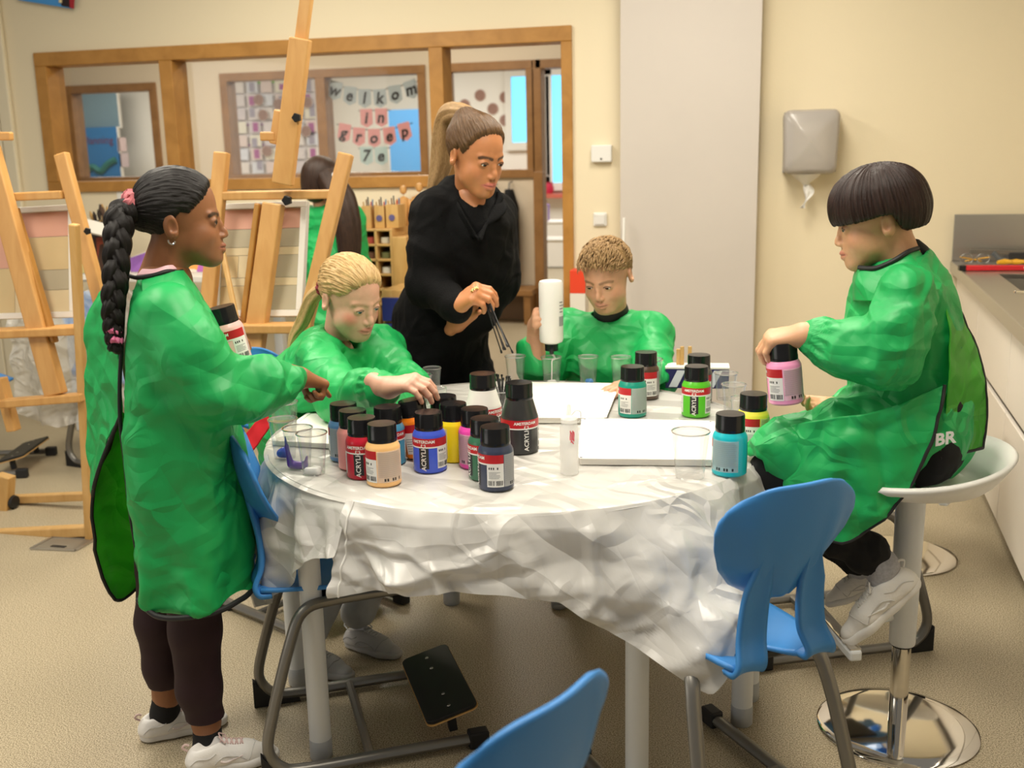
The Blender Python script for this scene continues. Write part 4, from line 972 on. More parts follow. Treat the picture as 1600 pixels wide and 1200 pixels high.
def hand_cones(wr, fwd, dors, L, side, curls, spread=(10, 3, -4, -12), thumb=((35, 25), (20, 10)), sx=1):
    """palm and five fingers from the wrist; side=+1 thumb toward local +y. returns list of cones"""
    X_ = Vector(fwd).normalized(); Zd = Vector(dors); Zd = (Zd-X_*Zd.dot(X_)).normalized(); Y_ = Zd.cross(X_)*side
    def W(p): return np.array(Vector(wr)+(X_*p[0]+Y_*p[1]+Zd*p[2])*L)
    out = [(W((-.18, 0, 0)), W((0, 0, 0)), .135*L*.95, .138*L, .02)]
    w = .135*L
    for y, x in ((.125, .46), (.045, .50), (-.04, .49), (-.12, .44)): out.append((W((.02, y*.62, 0)), W((x, y*1.35, .005)), .100*L, .072*L, .03*L*4))
    out.append((W((.08, .14, -.03)), W((.28, .17, -.02)), .085*L, .075*L, .10*L))
    lens = ((.235, .135, .11), (.26, .16, .12), (.24, .15, .115), (.19, .11, .095)); roots = ((.47, .165), (.50, .055), (.49, -.055), (.44, -.155))
    for i in range(4):
        p = Vector((roots[i][0], roots[i][1], 0)); a = 0; sp = math.radians(spread[i])
        for j in range(3):
            a += math.radians(curls[i][j]); d = Vector((math.cos(a)*math.cos(sp), math.cos(a)*math.sin(sp), -math.sin(a)))
            q = p+d*lens[i][j]; ra = (.062, .057, .053, .048)[j]*L*(1 if i < 3 else .88); rb = (.057, .053, .046)[j]*L*(1 if i < 3 else .88)
            out.append((W(p), W(q), ra, rb, .012*L if j else .05*L)); p = q
    p = Vector((.14, .17, -.03)); a1, a2 = thumb[0], thumb[1]
    az, el = math.radians(a1[0]), math.radians(a1[1])
    for j, (l, r0, r1) in enumerate(((.23, .082, .068), (.17, .066, .060), (.13, .060, .048))):
        if j: az -= math.radians(a2[0]); el += math.radians(a2[1])
        d = Vector((math.cos(az)*math.cos(el), math.sin(az)*math.cos(el), -math.sin(el))); q = p+d*l
        out.append((W(p), W(q), r0*L, r1*L, .03*L if j == 0 else .012*L)); p = q
    return out
def hand_mesh(cones, extra=(), res=.0017):
    pts = np.array([c[0] for c in cones]+[c[1] for c in cones]+[e[0] for e in extra]+[e[1] for e in extra]); m = .04
    f = Fld(pts.min(0)-m, pts.max(0)+m, res)
    for a, b, ra, rb, k in list(extra)+list(cones): f.cone(a, b, ra, rb, min(k, .018))
    return f.mesh(1)
def join(parts):
    V = []; Q = []; C = []; n = 0
    for v, q, c in parts:
        V.append(v); Q.append(q+n); C.append(c if c.ndim == 2 else np.tile(np.array([*c, 1.]) if len(c) == 3 else c, (len(v), 1))); n += len(v)
    return np.concatenate(V), np.concatenate(Q), np.concatenate(C)
def table_cut(x, y, z): return -np.maximum(np.sqrt((x-TC.x)**2+(y-TC.y)**2)-.668, np.abs(z-.68)-.034)
def cone_mesh(lst, res=.007, sm=1, tc=False):
    pts = np.array([list(c[0]) for c in lst]+[list(c[1]) for c in lst]); m = max(max(c[2], c[3]) for c in lst)+.03
    f = Fld(pts.min(0)-m, pts.max(0)+m, res)
    for a, b, ra, rb, k in lst: f.cone(a, b, ra, rb, k)
    if tc: f._mix((slice(None),)*3, np.ascontiguousarray(table_cut(*f.grid())), .004, 'x')
    return f.mesh(sm)
# hair: shell over the skull above a hairline z = L(x) (in head axes); S = coordinate across strands
def hair_cap(root, M, c, s, m, line, flow, fw=1, grow=.008, name='hair', extra=None, lump=.0, res=.0022, top=0, taper_z=.035):
    f = Fld((-.15, -.12, -.15), (.14, .12, .16), res); f.pad = .03
    g0 = .0012
    f.ell((-.0125, 0, .032+top), (.094+g0, .074*fw+g0, .079+g0), k=.001); f.ell((.018, 0, -.018), (.068+g0, .0600*fw+g0, .076+g0), k=.03)
    X_, Y_, Z_ = f.grid(); lz = np.interp(X_, *line); tp = np.clip((Z_-lz)/taper_z, 0, 1); f.d = (f.d-(grow-g0)*tp*(2-tp)).astype(np.float32)
    if extra: extra(f)
    cut = (lz-Z_)*.75; f._mix((slice(None),)*3, np.ascontiguousarray(cut), .012, 'x')
    V, Q = f.mesh(2); S = flow(V)
    if lump:
        n = normals(V, Q); h = vnoise(S*[38, 38, 38])-.5; V = V+n*(h*lump)[:, None]
    o = nobj(name, V @ np.array(M).T*s+np.array(c), Q, m, None, {'S': ('FLOAT_VECTOR', S)}); adopt(root, o); return o
def flow_to(p, axis=(0, 0, 1)):     # strands gathered toward a point p
    p = np.array(p); ax = p/np.linalg.norm(p)
    u = np.cross(ax, [0, 1, 0] if abs(ax[1]) < .8 else [1, 0, 0]); u /= np.linalg.norm(u); w = np.cross(ax, u)
    def fn(V):
        d = V-p*.25; a = np.arctan2(d @ u, d @ w); return np.stack([np.cos(a)*1.2, np.sin(a)*1.2, (V @ ax)*1.2], 1)
    return fn
def strand_tube(root, name, pts, rs, m, res=.003, twist=0, seed=0, ridges=5, amp=.12, flat=1.0):
    P = spline(pts, 8); R_ = np.interp(np.linspace(0, 1, len(P)), np.linspace(0, 1, len(rs)), rs); n = 28; V = []; S = []; up = Vector((.3, 1, .2)).normalized()
    for i, p in enumerate(P):
        d = (P[min(i+1, len(P)-1)]-P[max(i-1, 0)]).normalized(); a = d.cross(up).normalized(); b = a.cross(d)
        for k in range(n):
            t = 2*pi*k/n; r = R_[i]*(1+amp*math.sin(t*ridges+i*twist+seed)+.4*amp*math.sin(t*11+seed*3))
            V.append(p+a*(r*math.cos(t))+b*(r*math.sin(t)*flat)); S.append((math.cos(t)*.5, math.sin(t)*.5, i*.012))
    F_ = grid_faces(n, len(P), True)
    o = nobj(name, np.array([tuple(v) for v in V]), np.array(F_), m, None, {'S': ('FLOAT_VECTOR', np.array(S))}); adopt(root, o); return o
# cloth
M_green = crease_mat('green_nylon', (.012, .43, .105), .48, 6.5, .40, trans=.10)
M_green2 = crease_mat('green_nylon_backlit', (.10, .56, .055), .45, 6.5, .4, trans=.42)  # same smock nylon, its colour brightened for light shining through the cloth
M_trim = mat('black_binding', (.012, .012, .013), .6)
def cloth_disp(V, Q, a, sc, seed, a2=.0, w=None):
    n = normals(V, Q); h = a*crumple(V, sc, seed, 4)+a2*crumple(V, sc*2.6, seed+9, 4)+a*.16*ridges(V, sc*1.9, seed)
    if w is not None: h = h*w
    return V+n*h[:, None]
def piping(root, pts, r=.004, name='piping', m=None):
    o = MB().tube(spline(pts, 6), r, 8).build(name, m or M_trim); adopt(root, o); return o
def shoe(root, heel, toe, up, s=1.0, main=(.82, .80, .77), accent=(.70, .52, .50), name='sneaker', opening=None, gape=.0):
    """trainer: sole, upper, tongue and laces; heel and toe are the ends of the sole on the ground"""
    heel, toe = Vector(heel), Vector(toe); Lh = (toe-heel).length; X_ = (toe-heel)/Lh; Zu = Vector(up); Zu = (Zu-X_*Zu.dot(X_)).normalized(); Y_ = Zu.cross(X_)
    W = lambda x, y, z: np.array(heel+X_*(x*Lh)+Y_*(y*Lh)+Zu*(z*Lh*.86))
    mm = mat('sneaker_white', main, .55, bump=.1, bscale=120); ms = mat('sneaker_sole', tuple(q*.95 for q in main), .6)
    B = np.array([list(X_), list(Y_), list(Zu)]).T
    def pts(lst): return [W(*p) for p in lst]
    allp = np.array(pts([(-.05, -.25, -.02), (1.05, .25, .5), (-.05, .25, .5), (1.05, -.25, -.02), (-.05, -.25, .5), (1.05, .25, -.02), (-.05, .25, -.02), (1.05, -.25, .5)]))
    f = Fld(allp.min(0), allp.max(0), .0032*max(1, Lh/.22))
    f.chain(pts([(.13, 0, .12), (.35, 0, .12), (.62, .0, .105), (.86, 0, .085)]), [.125*Lh, .12*Lh, .135*Lh, .105*Lh], .02)
    f.cone(W(.14, 0, .12), W(.16, 0, .22), .112*Lh, .105*Lh, .03); f.cone(W(.30, 0, .18), W(.27, 0, .26), .11*Lh, .09*Lh, .03); f.cone(W(.30, 0, .25), W(.62, 0, .15), .10*Lh, .08*Lh, .03)
    f.ell(W(.21, 0, .40), (.16*Lh, .086*Lh, .15*Lh), B, .012, 's')
    g = f.grid(); hz = sum((g[i]-W(0, 0, .075)[i])*Zu[i] for i in range(3)); f._mix((slice(None),)*3, np.ascontiguousarray(-hz), .006, 'x')
    V, Q = f.mesh(1); UV_, UQ_ = V, Q; up_ = nobj(name, V, Q, mm); adopt(root, up_)
    f = Fld(allp.min(0), allp.max(0), .0032*max(1, Lh/.22))
    f.chain(pts([(.14, 0, .05), (.38, 0, .05), (.66, .0, .05), (.87, 0, .055)]), [.145*Lh, .128*Lh, .15*Lh, .125*Lh], .03)
    g = f.grid(); hz = sum((g[i]-W(0, 0, .0)[i])*Zu[i] for i in range(3)); f._mix((slice(None),)*3, np.ascontiguousarray(-hz), .004, 'x'); f._mix((slice(None),)*3, np.ascontiguousarray(hz-.10*Lh), .008, 'x')
    V, Q = f.mesh(1); so = nobj('sole', V, Q, ms); so.parent = up_
    la = MB(); ac = mat('laces', accent, .7)
    from mathutils.bvhtree import BVHTree
    bv = BVHTree.FromPolygons([Vector(v) for v in UV_], [tuple(int(k) for k in q) for q in UQ_])
    def top(x, y, e=.004):
        h = bv.ray_cast(Vector(W(x, y, 1.2)), -Zu)[0]; return (h+Zu*e) if h else Vector(W(x, y, .2))
    def side(x, z, sg):
        h = bv.ray_cast(Vector(W(x, sg*.6, z)), -Y_*sg)[0]; return (h+Y_*(sg*.0012)) if h else Vector(W(x, sg*.1, z))
    for i in range(5):
        x = .37+.052*i
        for a_, b_ in (((x, -.062), (x+.03, .062)), ((x, .062), (x+.03, -.062))):
            la.tube([top(a_[0]+(b_[0]-a_[0])*u, a_[1]+(b_[1]-a_[1])*u, .001) for u in (0, .25, .5, .75, 1)], .0095*Lh, 6)
    for sg in (-1, 1): la.tube(spline([top(.38, 0), top(.36, sg*.04, .014), top(.42, sg*.085, .008), top(.43, sg*.04)], 4), .008*Lh, 5)
    l = la.build('laces', ac); l.parent = up_
    tr = MB(); seam = mat('sneaker_seam', tuple(q*.72 for q in main), .6)
    for sg in (-1, 1):
        tr.tube(spline([side(.66, .13, sg), side(.68, .17, sg), top(.72, sg*.07, .001), top(.74, 0, .001)], 5), .005*Lh, 5)
        tr.tube(spline([side(.30, .14, sg), side(.34, .19, sg), side(.42, .22, sg), side(.56, .19, sg), side(.64, .14, sg)], 5), .005*Lh, 5)
        tr.tube(spline([side(.04, .14, sg), side(.12, .22, sg), side(.24, .23, sg), side(.32, .28, sg)], 5), .005*Lh, 5)
    q_ = tr.build('seam', seam); q_.parent = up_; lg = MB()
    for sg in (-1, 1):
        lg = MB(); lg.tube(spline([side(.36, .17, sg), side(.42, .145, sg), side(.5, .165, sg), side(.60, .20, sg)], 5), [.012*Lh]*8+[.008*Lh]*7+[.004*Lh], 6)
        g_ = lg.build('side_stripe', mat('shoe_stripe', tuple((a+b)/2 for a, b in zip(main, accent)), .6)); g_.parent = up_; g_.matrix_parent_inverse = up_.matrix_basis.inverted()
    q_.matrix_parent_inverse = up_.matrix_basis.inverted()
    pl = MB().tube(spline([Vector(W(.02, 0, .28)), Vector(W(-.03, 0, .33)), Vector(W(.0, 0, .37)), Vector(W(.04, 0, .35))], 4), .012*Lh, 6).build('pull_tab', ac); pl.parent = up_
    for o in (so, l, pl): o.matrix_parent_inverse = up_.matrix_basis.inverted()
    return up_
# ---- the five people at the table and one behind
def PL(px, py, P0, n):              # sight line of a measured pixel cut with an upright plane of the body
    d = _ray(px, py); P0 = Vector(P0); n = Vector(n); return CPOS+d*((P0-CPOS).dot(n)/d.dot(n))
def T(v): return tuple(v)
M_skin = skin_mat('skin')
def shell(f, t):                    # hollow the field: cloth of thickness t
    f.d = np.maximum(f.d, -(f.d+t)).astype(np.float32)
def cut(f, fn, k=.004):
    X_, Y_, Z_ = f.grid(); f._mix((slice(None),)*3, np.ascontiguousarray(fn(X_, Y_, Z_)), k, 'x')
def make_person(root, parts, name='body'):
    V, Q, C = join(parts); o = nobj(name, V, Q, M_skin, None, {'Col': ('FLOAT_COLOR', C)}); adopt(root, o); return o
def smock(root, name, chains, ells=(), subs=(), res=.006, disp=(.035, 4.5), seed=1, cuts=(), m=None, k=.05, sm=2, a2=.012, wfn=None, cuffs=()):
    pts = np.array([list(p) for c in chains for p in c[0]]); mr = max(max(c[1]) for c in chains)+.05
    lo, hi = pts.min(0)-mr, pts.max(0)+mr
    f = Fld(lo, hi, res)
    for p, r, kk in chains: f.chain([np.array(q) for q in p], r, kk)
    for c, r, M, kk in ells: f.ell(c, r, M, kk)
    for a_, b_, ra, rb in subs: f.cone(np.array(a_), np.array(b_), ra, rb, .01, 's')
    for fn in cuts: cut(f, fn)
    V, Q = f.mesh(sm); V = cloth_disp(V, Q, disp[0], disp[1], seed, a2, wfn(V) if wfn else None)
    for c, ax in cuffs:             # gathered elastic: fine pleats round the wrist
        c = np.array(c); ax = np.array(ax)/np.linalg.norm(ax); d = V-c; h = d @ ax; r = d-h[:, None]*ax; w = np.exp(-(h/.022)**2)*(np.linalg.norm(r, axis=1) < .09)
        u = np.cross(ax, [.3, .5, .8]); u /= np.linalg.norm(u); v_ = np.cross(ax, u); a_ = np.arctan2(r @ u, r @ v_)
        V = V+r/np.maximum(np.linalg.norm(r, axis=1), 1e-6)[:, None]*(w*.004*np.sin(a_*15))[:, None]
    o = nobj(name, V, Q, m or M_green); adopt(root, o); return o
def sheet(root, name, rows, nu, nv, m, amp=.006, sc=9, seed=0, pipe=None, solid=.003, bulge=None):
    """cloth sheet lofted through rows of points (each row a polyline of Vectors)"""
    R_ = [spline(r, 8) for r in rows]; nn = min(len(r) for r in R_)
    def samp(r, u): i = min(int(u*(len(r)-1)), len(r)-2); return r[i].lerp(r[i+1], u*(len(r)-1)-i)
    cols = [spline([samp(r, j/(nu-1)) for r in R_], 8) for j in range(nu)]
    V = np.array([T(samp(cols[j], i/(nv-1))) for i in range(nv) for j in range(nu)]); Q = np.array(grid_faces(nu, nv)); n = normals(V, Q)
    V = V+n*(amp*crumple(V, sc, seed, 4)+amp*.4*crumple(V, sc*2.4, seed+3, 4)+amp*.35*ridges(V, sc*1.2, seed))[:, None]
    o = nobj(name, V, Q, m); s_ = o.modifiers.new('s', 'SOLIDIFY'); s_.thickness = solid; s_.offset = 0; adopt(root, o)
    G_ = V.reshape(nv, nu, 3); E_ = {'top': G_[0], 'bottom': G_[-1], 'left': G_[:, 0], 'right': G_[:, -1]}
    if pipe:
        pts = []
        for e, rev in pipe: q = E_[e][::-1] if rev else E_[e]; pts += [Vector(v) for v in q[::3]]+[Vector(q[-1])]
        adopt(root, MB().tube(pts, .0042, 8).build('piping', M_trim))
    return G_
P_person = dict(brow=(.03, .016, .008), lip=(.45, .14, .11))

# ================= standing girl with the long braid
B = Vector((-1.325, 2.07, 0)); FW = Vector((.866, .5, 0)); RG = Vector((.5, -.866, 0))
def G(px, py, off=0): return PL(px, py, B+RG*off, RG)
g1 = thing('person', 'standing girl with a long dark braid and green smock holding pink paint', 'person', (-1.31, 2.07, 0), 0)
colA = (.27, .108, .042)
M = frame((.885, .465, -.01), (0, 0, 1)); hc = G(284, 344); hs = .90
hp = dict(P_person, kid=.6, top=.012, w=.98, lid=.62, brow=(.012, .007, .005), lip=(.30, .085, .06), lip_a=.6, nose=.9, blush=(.36, .12, .05), blush_a=.3, neck=T(G(252, 432)), nr=.050, chin=1)
parts = [(*head_mesh(M, hc, hs, colA, hp),)]
wr = G(468, 590, .06); jt = jar_pos['steel_blue']+Vector((0, 0, .138)); tipT = jt+Vector((-.016, -.012, .012))
hd = ((tipT-wr)+Vector((0, 0, .030))).normalized()
cones = hand_cones(wr, hd, (-.1, -.35, .93), .135, 1, [(20, 4, 3), (74, 78, 40), (80, 82, 45), (82, 82, 45)], (2, 1, -2, -4), thumb=((16, 30), (8, 8)))
parts.append((*hand_mesh(cones, [(np.array(wr-hd*.06), np.array(wr), .025, .022, .02)]), np.array(colA)*1.15))
bj = G(366, 522, -.045)             # the pink jar held at the chest
wl = bj+Vector((-.05, .055, -.055)); cones = hand_cones(wl, (.75, -.25, .5), (.2, .95, .25), .13, -1, [(46, 48, 30), (48, 50, 34), (48, 52, 34), (50, 50, 30)], thumb=((30, -25), (10, 10)))
parts.append((*hand_mesh(cones), np.array(colA)*1.15))
kn = [G(290, 760, .07), G(300, 880, .068), G(305, 985, .066), G(311, 1075, .062), G(322, 1125, .06), G(325, 1160, .06)]
kf = [G(262, 760, -.07), G(258, 880, -.07), G(250, 970, -.072), G(256, 1040, -.075), G(260, 1085, -.08), G(258, 1125, -.085)]
legs = cone_mesh([(kn[i], kn[i+1], r, r2, .02) for i, (r, r2) in enumerate([(.07, .062), (.062, .052), (.052, .042), (.042, .031), (.031, .03)])]+[(kf[i], kf[i+1], r, r2, .02) for i, (r, r2) in enumerate([(.07, .06), (.06, .052), (.052, .041), (.041, .03), (.03, .029)])]+
                 [(G(258, 440), G(262, 560), .06, .085, .05), (G(262, 560), G(270, 740), .085, .095, .05)], .006)
parts.append((*legs, np.array(colA)*1.05)); make_person(g1, parts)
M_iris = mat('iris_brown', (.035, .016, .008), .15)
eyes(g1, M, hc, hs, (1, -.38, -.06), M_iris)
M_hairA = hair_mat('hair_black', (.003, .0022, .002), (.014, .010, .009), .34, 70)
ponA = (-.118, -.01, .018)
lineA = ([-.15, -.085, -.05, -.022, .0, .02, .040, .058, .072, .085, .12], [-.085, -.075, -.055, -.012, .018, .014, .034, .050, .076, .096, .12])
hair_cap(g1, M, hc, hs, M_hairA, lineA, flow_to(ponA), .98, .009, 'hair', lambda f: f.ell((-.098, -.005, .016), (.03, .034, .036), k=.03), lump=.004, top=.012)
br = [G(212, 322, .01), G(190, 335, .03), G(184, 375, .06), G(181, 430, .08), G(177, 480, .09), G(177, 520, .09), G(180, 545, .09)]
bp_ = spline(br, 10); nB = len(bp_)
for k in range(3):                  # three strands crossing over one another
    pts = []
    for i, p in enumerate(bp_):
        t = i/nB*pi*7+k*2*pi/3; w = .0135*(1-.35*i/nB)*min(1, i/8+.2)
        pts.append(p+FW*(w*math.sin(t))+RG*(w*.55*math.sin(2*t)))
    rs_ = [.022, .021, .0185, .017, .015, .011, .007]
    strand_tube(g1, 'braid_strand', pts[::2], rs_, M_hairA, seed=k*3, ridges=7, amp=.10)
strand_tube(g1, 'braid_tip', [G(180, 538, .09), G(182, 548, .09), G(181, 553, .09)], [.012, .013, .004], M_hairA)
M_scr = mat('scrunchie', (.70, .16, .18), .7, var=.9, vscale=60)
def scrunchie(root, c, ax, R0, r, m, name='scrunchie'):
    c = Vector(c); ax = Vector(ax).normalized(); u = ax.cross(Vector((.2, .1, 1))).normalized(); w = ax.cross(u); pts = []; rr_ = []
    for i in range(49):
        a_ = 2*pi*i/48; pts.append(c+u*(R0*math.cos(a_))+w*(R0*math.sin(a_))+ax*(.004*math.sin(a_*9))); rr_.append(r*(1+.28*math.sin(a_*11)))
    adopt(root, MB().tube(pts, rr_, 10, cap=False).build(name, m))
scrunchie(g1, G(203, 322, .01), (G(203, 322, .01)-G(240, 318, .0)), .021, .013, M_scr)
M_pinkband = mat('pink_band', (.75, .18, .35), .6)
for y in (517, 531): scrunchie(g1, G(178+.1*(y-517), y, .09), (0, .1, 1), .011, .006, M_pinkband, 'hair_band')
ear = G(268, 371, .075); adopt(g1, MB().tube([ear+FW*(.007*math.cos(a_*.5))+Vector((0, 0, .009*math.sin(a_*.5)-.006)) for a_ in range(6, 13)], .0022, 6).build('earring', mat('silver', (.85, .82, .75), .2, metal=1)))
# leggings, socks, shoes
M_leg = mat('plum_leggings', (.020, .004, .008), .75, var=.2, vscale=30)
def taper(root, name, pts, rs, m, res=.005, k=.02, disp=0):
    f_ = [(pts[i], pts[i+1], rs[i], rs[i+1], k) for i in range(len(pts)-1)]
    V, Q = cone_mesh(f_, res)
    if disp: V = cloth_disp(V, Q, disp, 14, 3)
    o = nobj(name, V, Q, m); adopt(root, o); return o
def legging(name, pts, rs, zend, m):
    f = Fld(np.array([T(p) for p in pts]).min(0)-.1, np.array([T(p) for p in pts]).max(0)+.1, .005)
    f.chain([np.array(p) for p in pts], rs, .02); cut(f, lambda x, y, z: zend-z+0*x+0*y, .002); V, Q = f.mesh(1); o = nobj(name, V, Q, m); adopt(g1, o)
legging('legging', kn[:5]+[kn[4]-Vector((0, 0, .05))], [.076, .068, .058, .051, .040, .037], G(320, 1121, .06).z, M_leg)
legging('legging', kf[:5]+[kf[4]-Vector((0, 0, .05))], [.076, .066, .057, .048, .037, .034], G(258, 1068, -.08).z, M_leg)
M_sock = mat('black_sock', (.010, .010, .011), .9)
taper(g1, 'sock', [G(324, 1143, .06), G(325, 1180, .06), G(338, 1192, .06)], [.034, .035, .028], M_sock); taper(g1, 'sock', [G(259, 1085, -.08), G(258, 1115, -.085), G(266, 1132, -.085)], [.033, .033, .026], M_sock)
h1 = Z(293, 1205, .002); shoe(g1, h1, h1+Vector((.87, .49, 0))*.215, (0, 0, 1)); h2 = Z(219, 1156, .002); shoe(g1, h2, h2+Vector((.80, .60, 0))*.215, (0, 0, 1))
# smock: hollow A-line body with sleeves
rows = [(425, 203, 284, .060), (440, 195, 298, .085), (462, 188, 308, .112), (490, 187, 326, .138), (540, 186, 345, .150), (600, 186, 360, .160), (680, 187, 372, .168), (760, 190, 379, .172), (840, 200, 386, .176), (905, 212, 393, .180), (965, 225, 398, .182)]
zs = np.array([G((a+b)/2, y).z for y, a, b, _ in rows])[::-1]
def cF(px, py): v = G(px, py)-B; return v.dot(FW)
fb = np.array([cF(a, y) for y, a, b, _ in rows])[::-1]; ff = np.array([cF(b, y) for y, a, b, _ in rows])[::-1]; hw = np.array([r[3] for r in rows])[::-1]
f = Fld((-1.62, 1.72, .33), (-.88, 2.42, 1.26), .0052)
X_, Y_, Z_ = f.grid(); XF = (X_-B.x)*FW.x+(Y_-B.y)*FW.y; XR = (X_-B.x)*RG.x+(Y_-B.y)*RG.y
a0 = np.interp(Z_, zs, fb); a1 = np.interp(Z_, zs, ff); hb = np.interp(Z_, zs, hw)
ph = np.arctan2(XR, XF); fl = .010*np.sin(ph*7+Z_*4)*np.clip((1.0-Z_)*2, 0, 1)
ax = (a1-a0)/2; d = (((np.abs((XF-(a0+a1)/2)/ax)**2.3+np.abs(XR/hb)**2.3)**(1/2.3))-1)*np.minimum(ax, hb)*.9+fl
d = np.maximum(d, Z_-G(250, 425).z); f.d = d.astype(np.float32)
shn = G(262, 482, .125); el = G(336, 610, .16); cu = G(456, 598, .085)
f.chain([np.array(p) for p in (shn, shn.lerp(el, .55)+RG*.01, el, el.lerp(cu, .5)-Vector((0, 0, .002)), cu)], [.054, .062, .060, .055, .034], .05)
shf = G(255, 482, -.12); elf = G(300, 590, -.16); cuf = wl+Vector((-.03, .02, -.02))
f.chain([np.array(p) for p in (shf, elf, cuf)], [.056, .058, .035], .05)
d = f.d; shell(f, .011)
cut(f, lambda x, y, z: z-1.22+0*x+0*y)
HM = [(225, 930, .08), (236, 950, .12), (258, 961, .16), (330, 948, .15), (372, 923, .09), (397, 904, .0)]
hemz = lambda xf: np.interp(xf, [(G(*h)-B).dot(FW) for h in HM], [G(*h).z for h in HM])
f._mix((slice(None),)*3, np.ascontiguousarray(hemz(XF)-Z_), .003, 'x')
bk = np.interp(Z_, zs, fb)+.006
f._mix((slice(None),)*3, np.ascontiguousarray(np.where(Z_ < 1.20, np.where(np.abs(XR-.02) < .9, bk+.016-XF, -9), -9)), .003, 'x')
# neck opening
nk = G(250, 425); f.cone(np.array(nk-Vector((0, 0, .03))), np.array(nk+Vector((0, 0, .1))), .052, .056, .01, 's')
V, Q = f.mesh(2); n_ = normals(V, Q); w = np.clip((1.17-V[:, 2])/.12, .15, 1)
V = V+n_*((.030*crumple(V, 4.0, 5, 4)+.010*crumple(V, 12, 8, 4)+.009*ridges(V, 8.5, 3, .34, (1, 1, .7)))*w)[:, None]
sm1 = nobj('smock', V, Q, M_green); adopt(g1, sm1)
piping(g1, [G(199, 430, .045), G(215, 434, .075), G(240, 430, .085), G(262, 424, .08), G(280, 425, .05), G(287, 420, .01)], .0048)
piping(g1, [G(200, 430, .04), G(194, 470, .06), G(190, 545, .07), G(187, 600, .07), G(188, 660, .07), G(195, 720, .07), G(202, 790, .075), G(213, 860, .08), G(223, 925, .08)], .0045)
hl = []
for k in range(25):
    a_ = math.radians(152-k*13.0); z = .45
    for _ in range(3):
        q0, q1, qb = np.interp(z, zs, fb), np.interp(z, zs, ff), np.interp(z, zs, hw); ca, sa = math.cos(a_), math.sin(a_)
        xf = (q0+q1)/2+(q1-q0)/2*np.sign(ca)*abs(ca)**(2/2.3); xr = qb*np.sign(sa)*abs(sa)**(2/2.3); z = float(hemz(xf))
    hl.append(B+FW*((q0+q1)/2+(xf-(q0+q1)/2)*1.03)+RG*(xr*1.04)+Vector((0, 0, z-.002)))
piping(g1, hl, .0065)
sheet(g1, 'collar', [[G(214, 431, .06), G(240, 428, .075), G(262, 422, .07), G(281, 421, .03)], [G(222, 421, .05), G(242, 421, .062), G(262, 415, .058), G(276, 415, .025)]], 20, 6, mat('pink_shirt', (.80, .50, .55), .8), .001)
sheet(g1, 'collar_front', [[G(222, 435, .075), G(245, 431, .085), G(268, 424, .075), G(284, 423, .045), G(290, 421, -.02)], [G(222, 450, .10), G(245, 449, .112), G(280, 448, .105), G(302, 449, .065), G(310, 452, -.02)], [G(225, 478, .125), G(255, 480, .14), G(290, 483, .125), G(312, 478, .085), G(324, 484, -.02)]], 30, 20, M_green, .006, 8, 2)
sheet(g1, 'back_panel', [[G(200, 432, .03), G(178, 446, -.02), G(160, 455, -.10)], [G(194, 480, .05), G(160, 490, -.03), G(137, 492, -.10)], [G(190, 545, .06), G(160, 560, -.03), G(134, 570, -.11)], [G(188, 640, .06), G(160, 640, -.03), G(135, 640, -.12)], [G(180, 668, .04), G(158, 690, -.03), G(138, 710, -.12)], [G(157, 722, .02), G(150, 735, -.03), G(140, 745, -.12)], [G(146, 765, .0), G(145, 772, -.04), G(143, 778, -.10)]], 26, 60, M_green, .014, 8, 4)
piping(g1, [G(188, 650, .062), G(180, 670, .045), G(165, 705, .03), G(155, 732, .02), G(147, 760, .0), G(145, 775, -.02)], .0045)
sheet(g1, 'lining_panel', [[G(188, 640, -.03), G(200, 650, -.08), G(215, 660, -.12)], [G(170, 700, -.05), G(190, 705, -.10), G(225, 710, -.14)], [G(146, 770, -.05), G(185, 775, -.12), G(235, 780, -.15)], [G(148, 840, -.06), G(190, 845, -.13), G(240, 850, -.16)], [G(162, 900, -.08), G(195, 905, -.13), G(235, 900, -.16)], [G(182, 936, -.09), G(196, 936, -.12), G(222, 912, -.15)]], 24, 60, M_green2, .012, 8, 9, [('left', False), ('bottom', False)])
hj = held_jar('light_pink', (.88, .50, .47), bj-Vector((0, 0, .069)), Matrix.Rotation(math.radians(-11), 3, Vector((.5, -.866, 0))*-1), 30, 'pale pink paint jar held at the chest by the standing girl')
# ================= blond girl leaning over the table
g2 = thing('person', 'blond girl with ponytail in green smock gripping the orange paint jar', 'person', (-1.3, 2.86, 0), 0)
colB = (.66, .37, .26)
pd = math.radians(22); fB = Vector((.90*math.cos(pd), -.44*math.cos(pd), -math.sin(pd)))
M = frame(fB, (.12, -.10, 1)); hc2 = A(548, 463, 2.83)
hp = dict(P_person, kid=1, lid=.36, brow=(.42, .25, .13), brow_a=.55, lip=(.50, .10, .10), lip_a=.7, blush=(.66, .11, .09), blush_a=.75, nose=.85, w=1.02, top=.004, lash=(.18, .09, .06), neck=T(A(528, 545, 2.88)), nr=.046)
parts = [head_mesh(M, hc2, .99, colB, hp)]
oj = jar_pos['orange']+Vector((-.02, 0, .14)); wr2 = A(606, 606, oj.y+.02); wr2.z = max(wr2.z, oj.z+.03)
wr2 = A(608, 606, oj.y+.015)
cones = hand_cones(wr2, (oj-wr2)+Vector((0, 0, .045)), (0, -.35, 1), .142, 1, [(40, 36, 20), (38, 34, 22), (38, 36, 22), (36, 36, 20)], (9, 3, -5, -14), thumb=((40, 45), (10, 15)))
parts.append((*hand_mesh(cones, [(np.array(wr2-Vector((.05, -.03, -.005))), np.array(wr2), .025, .023, .02)]), np.array(colB)))
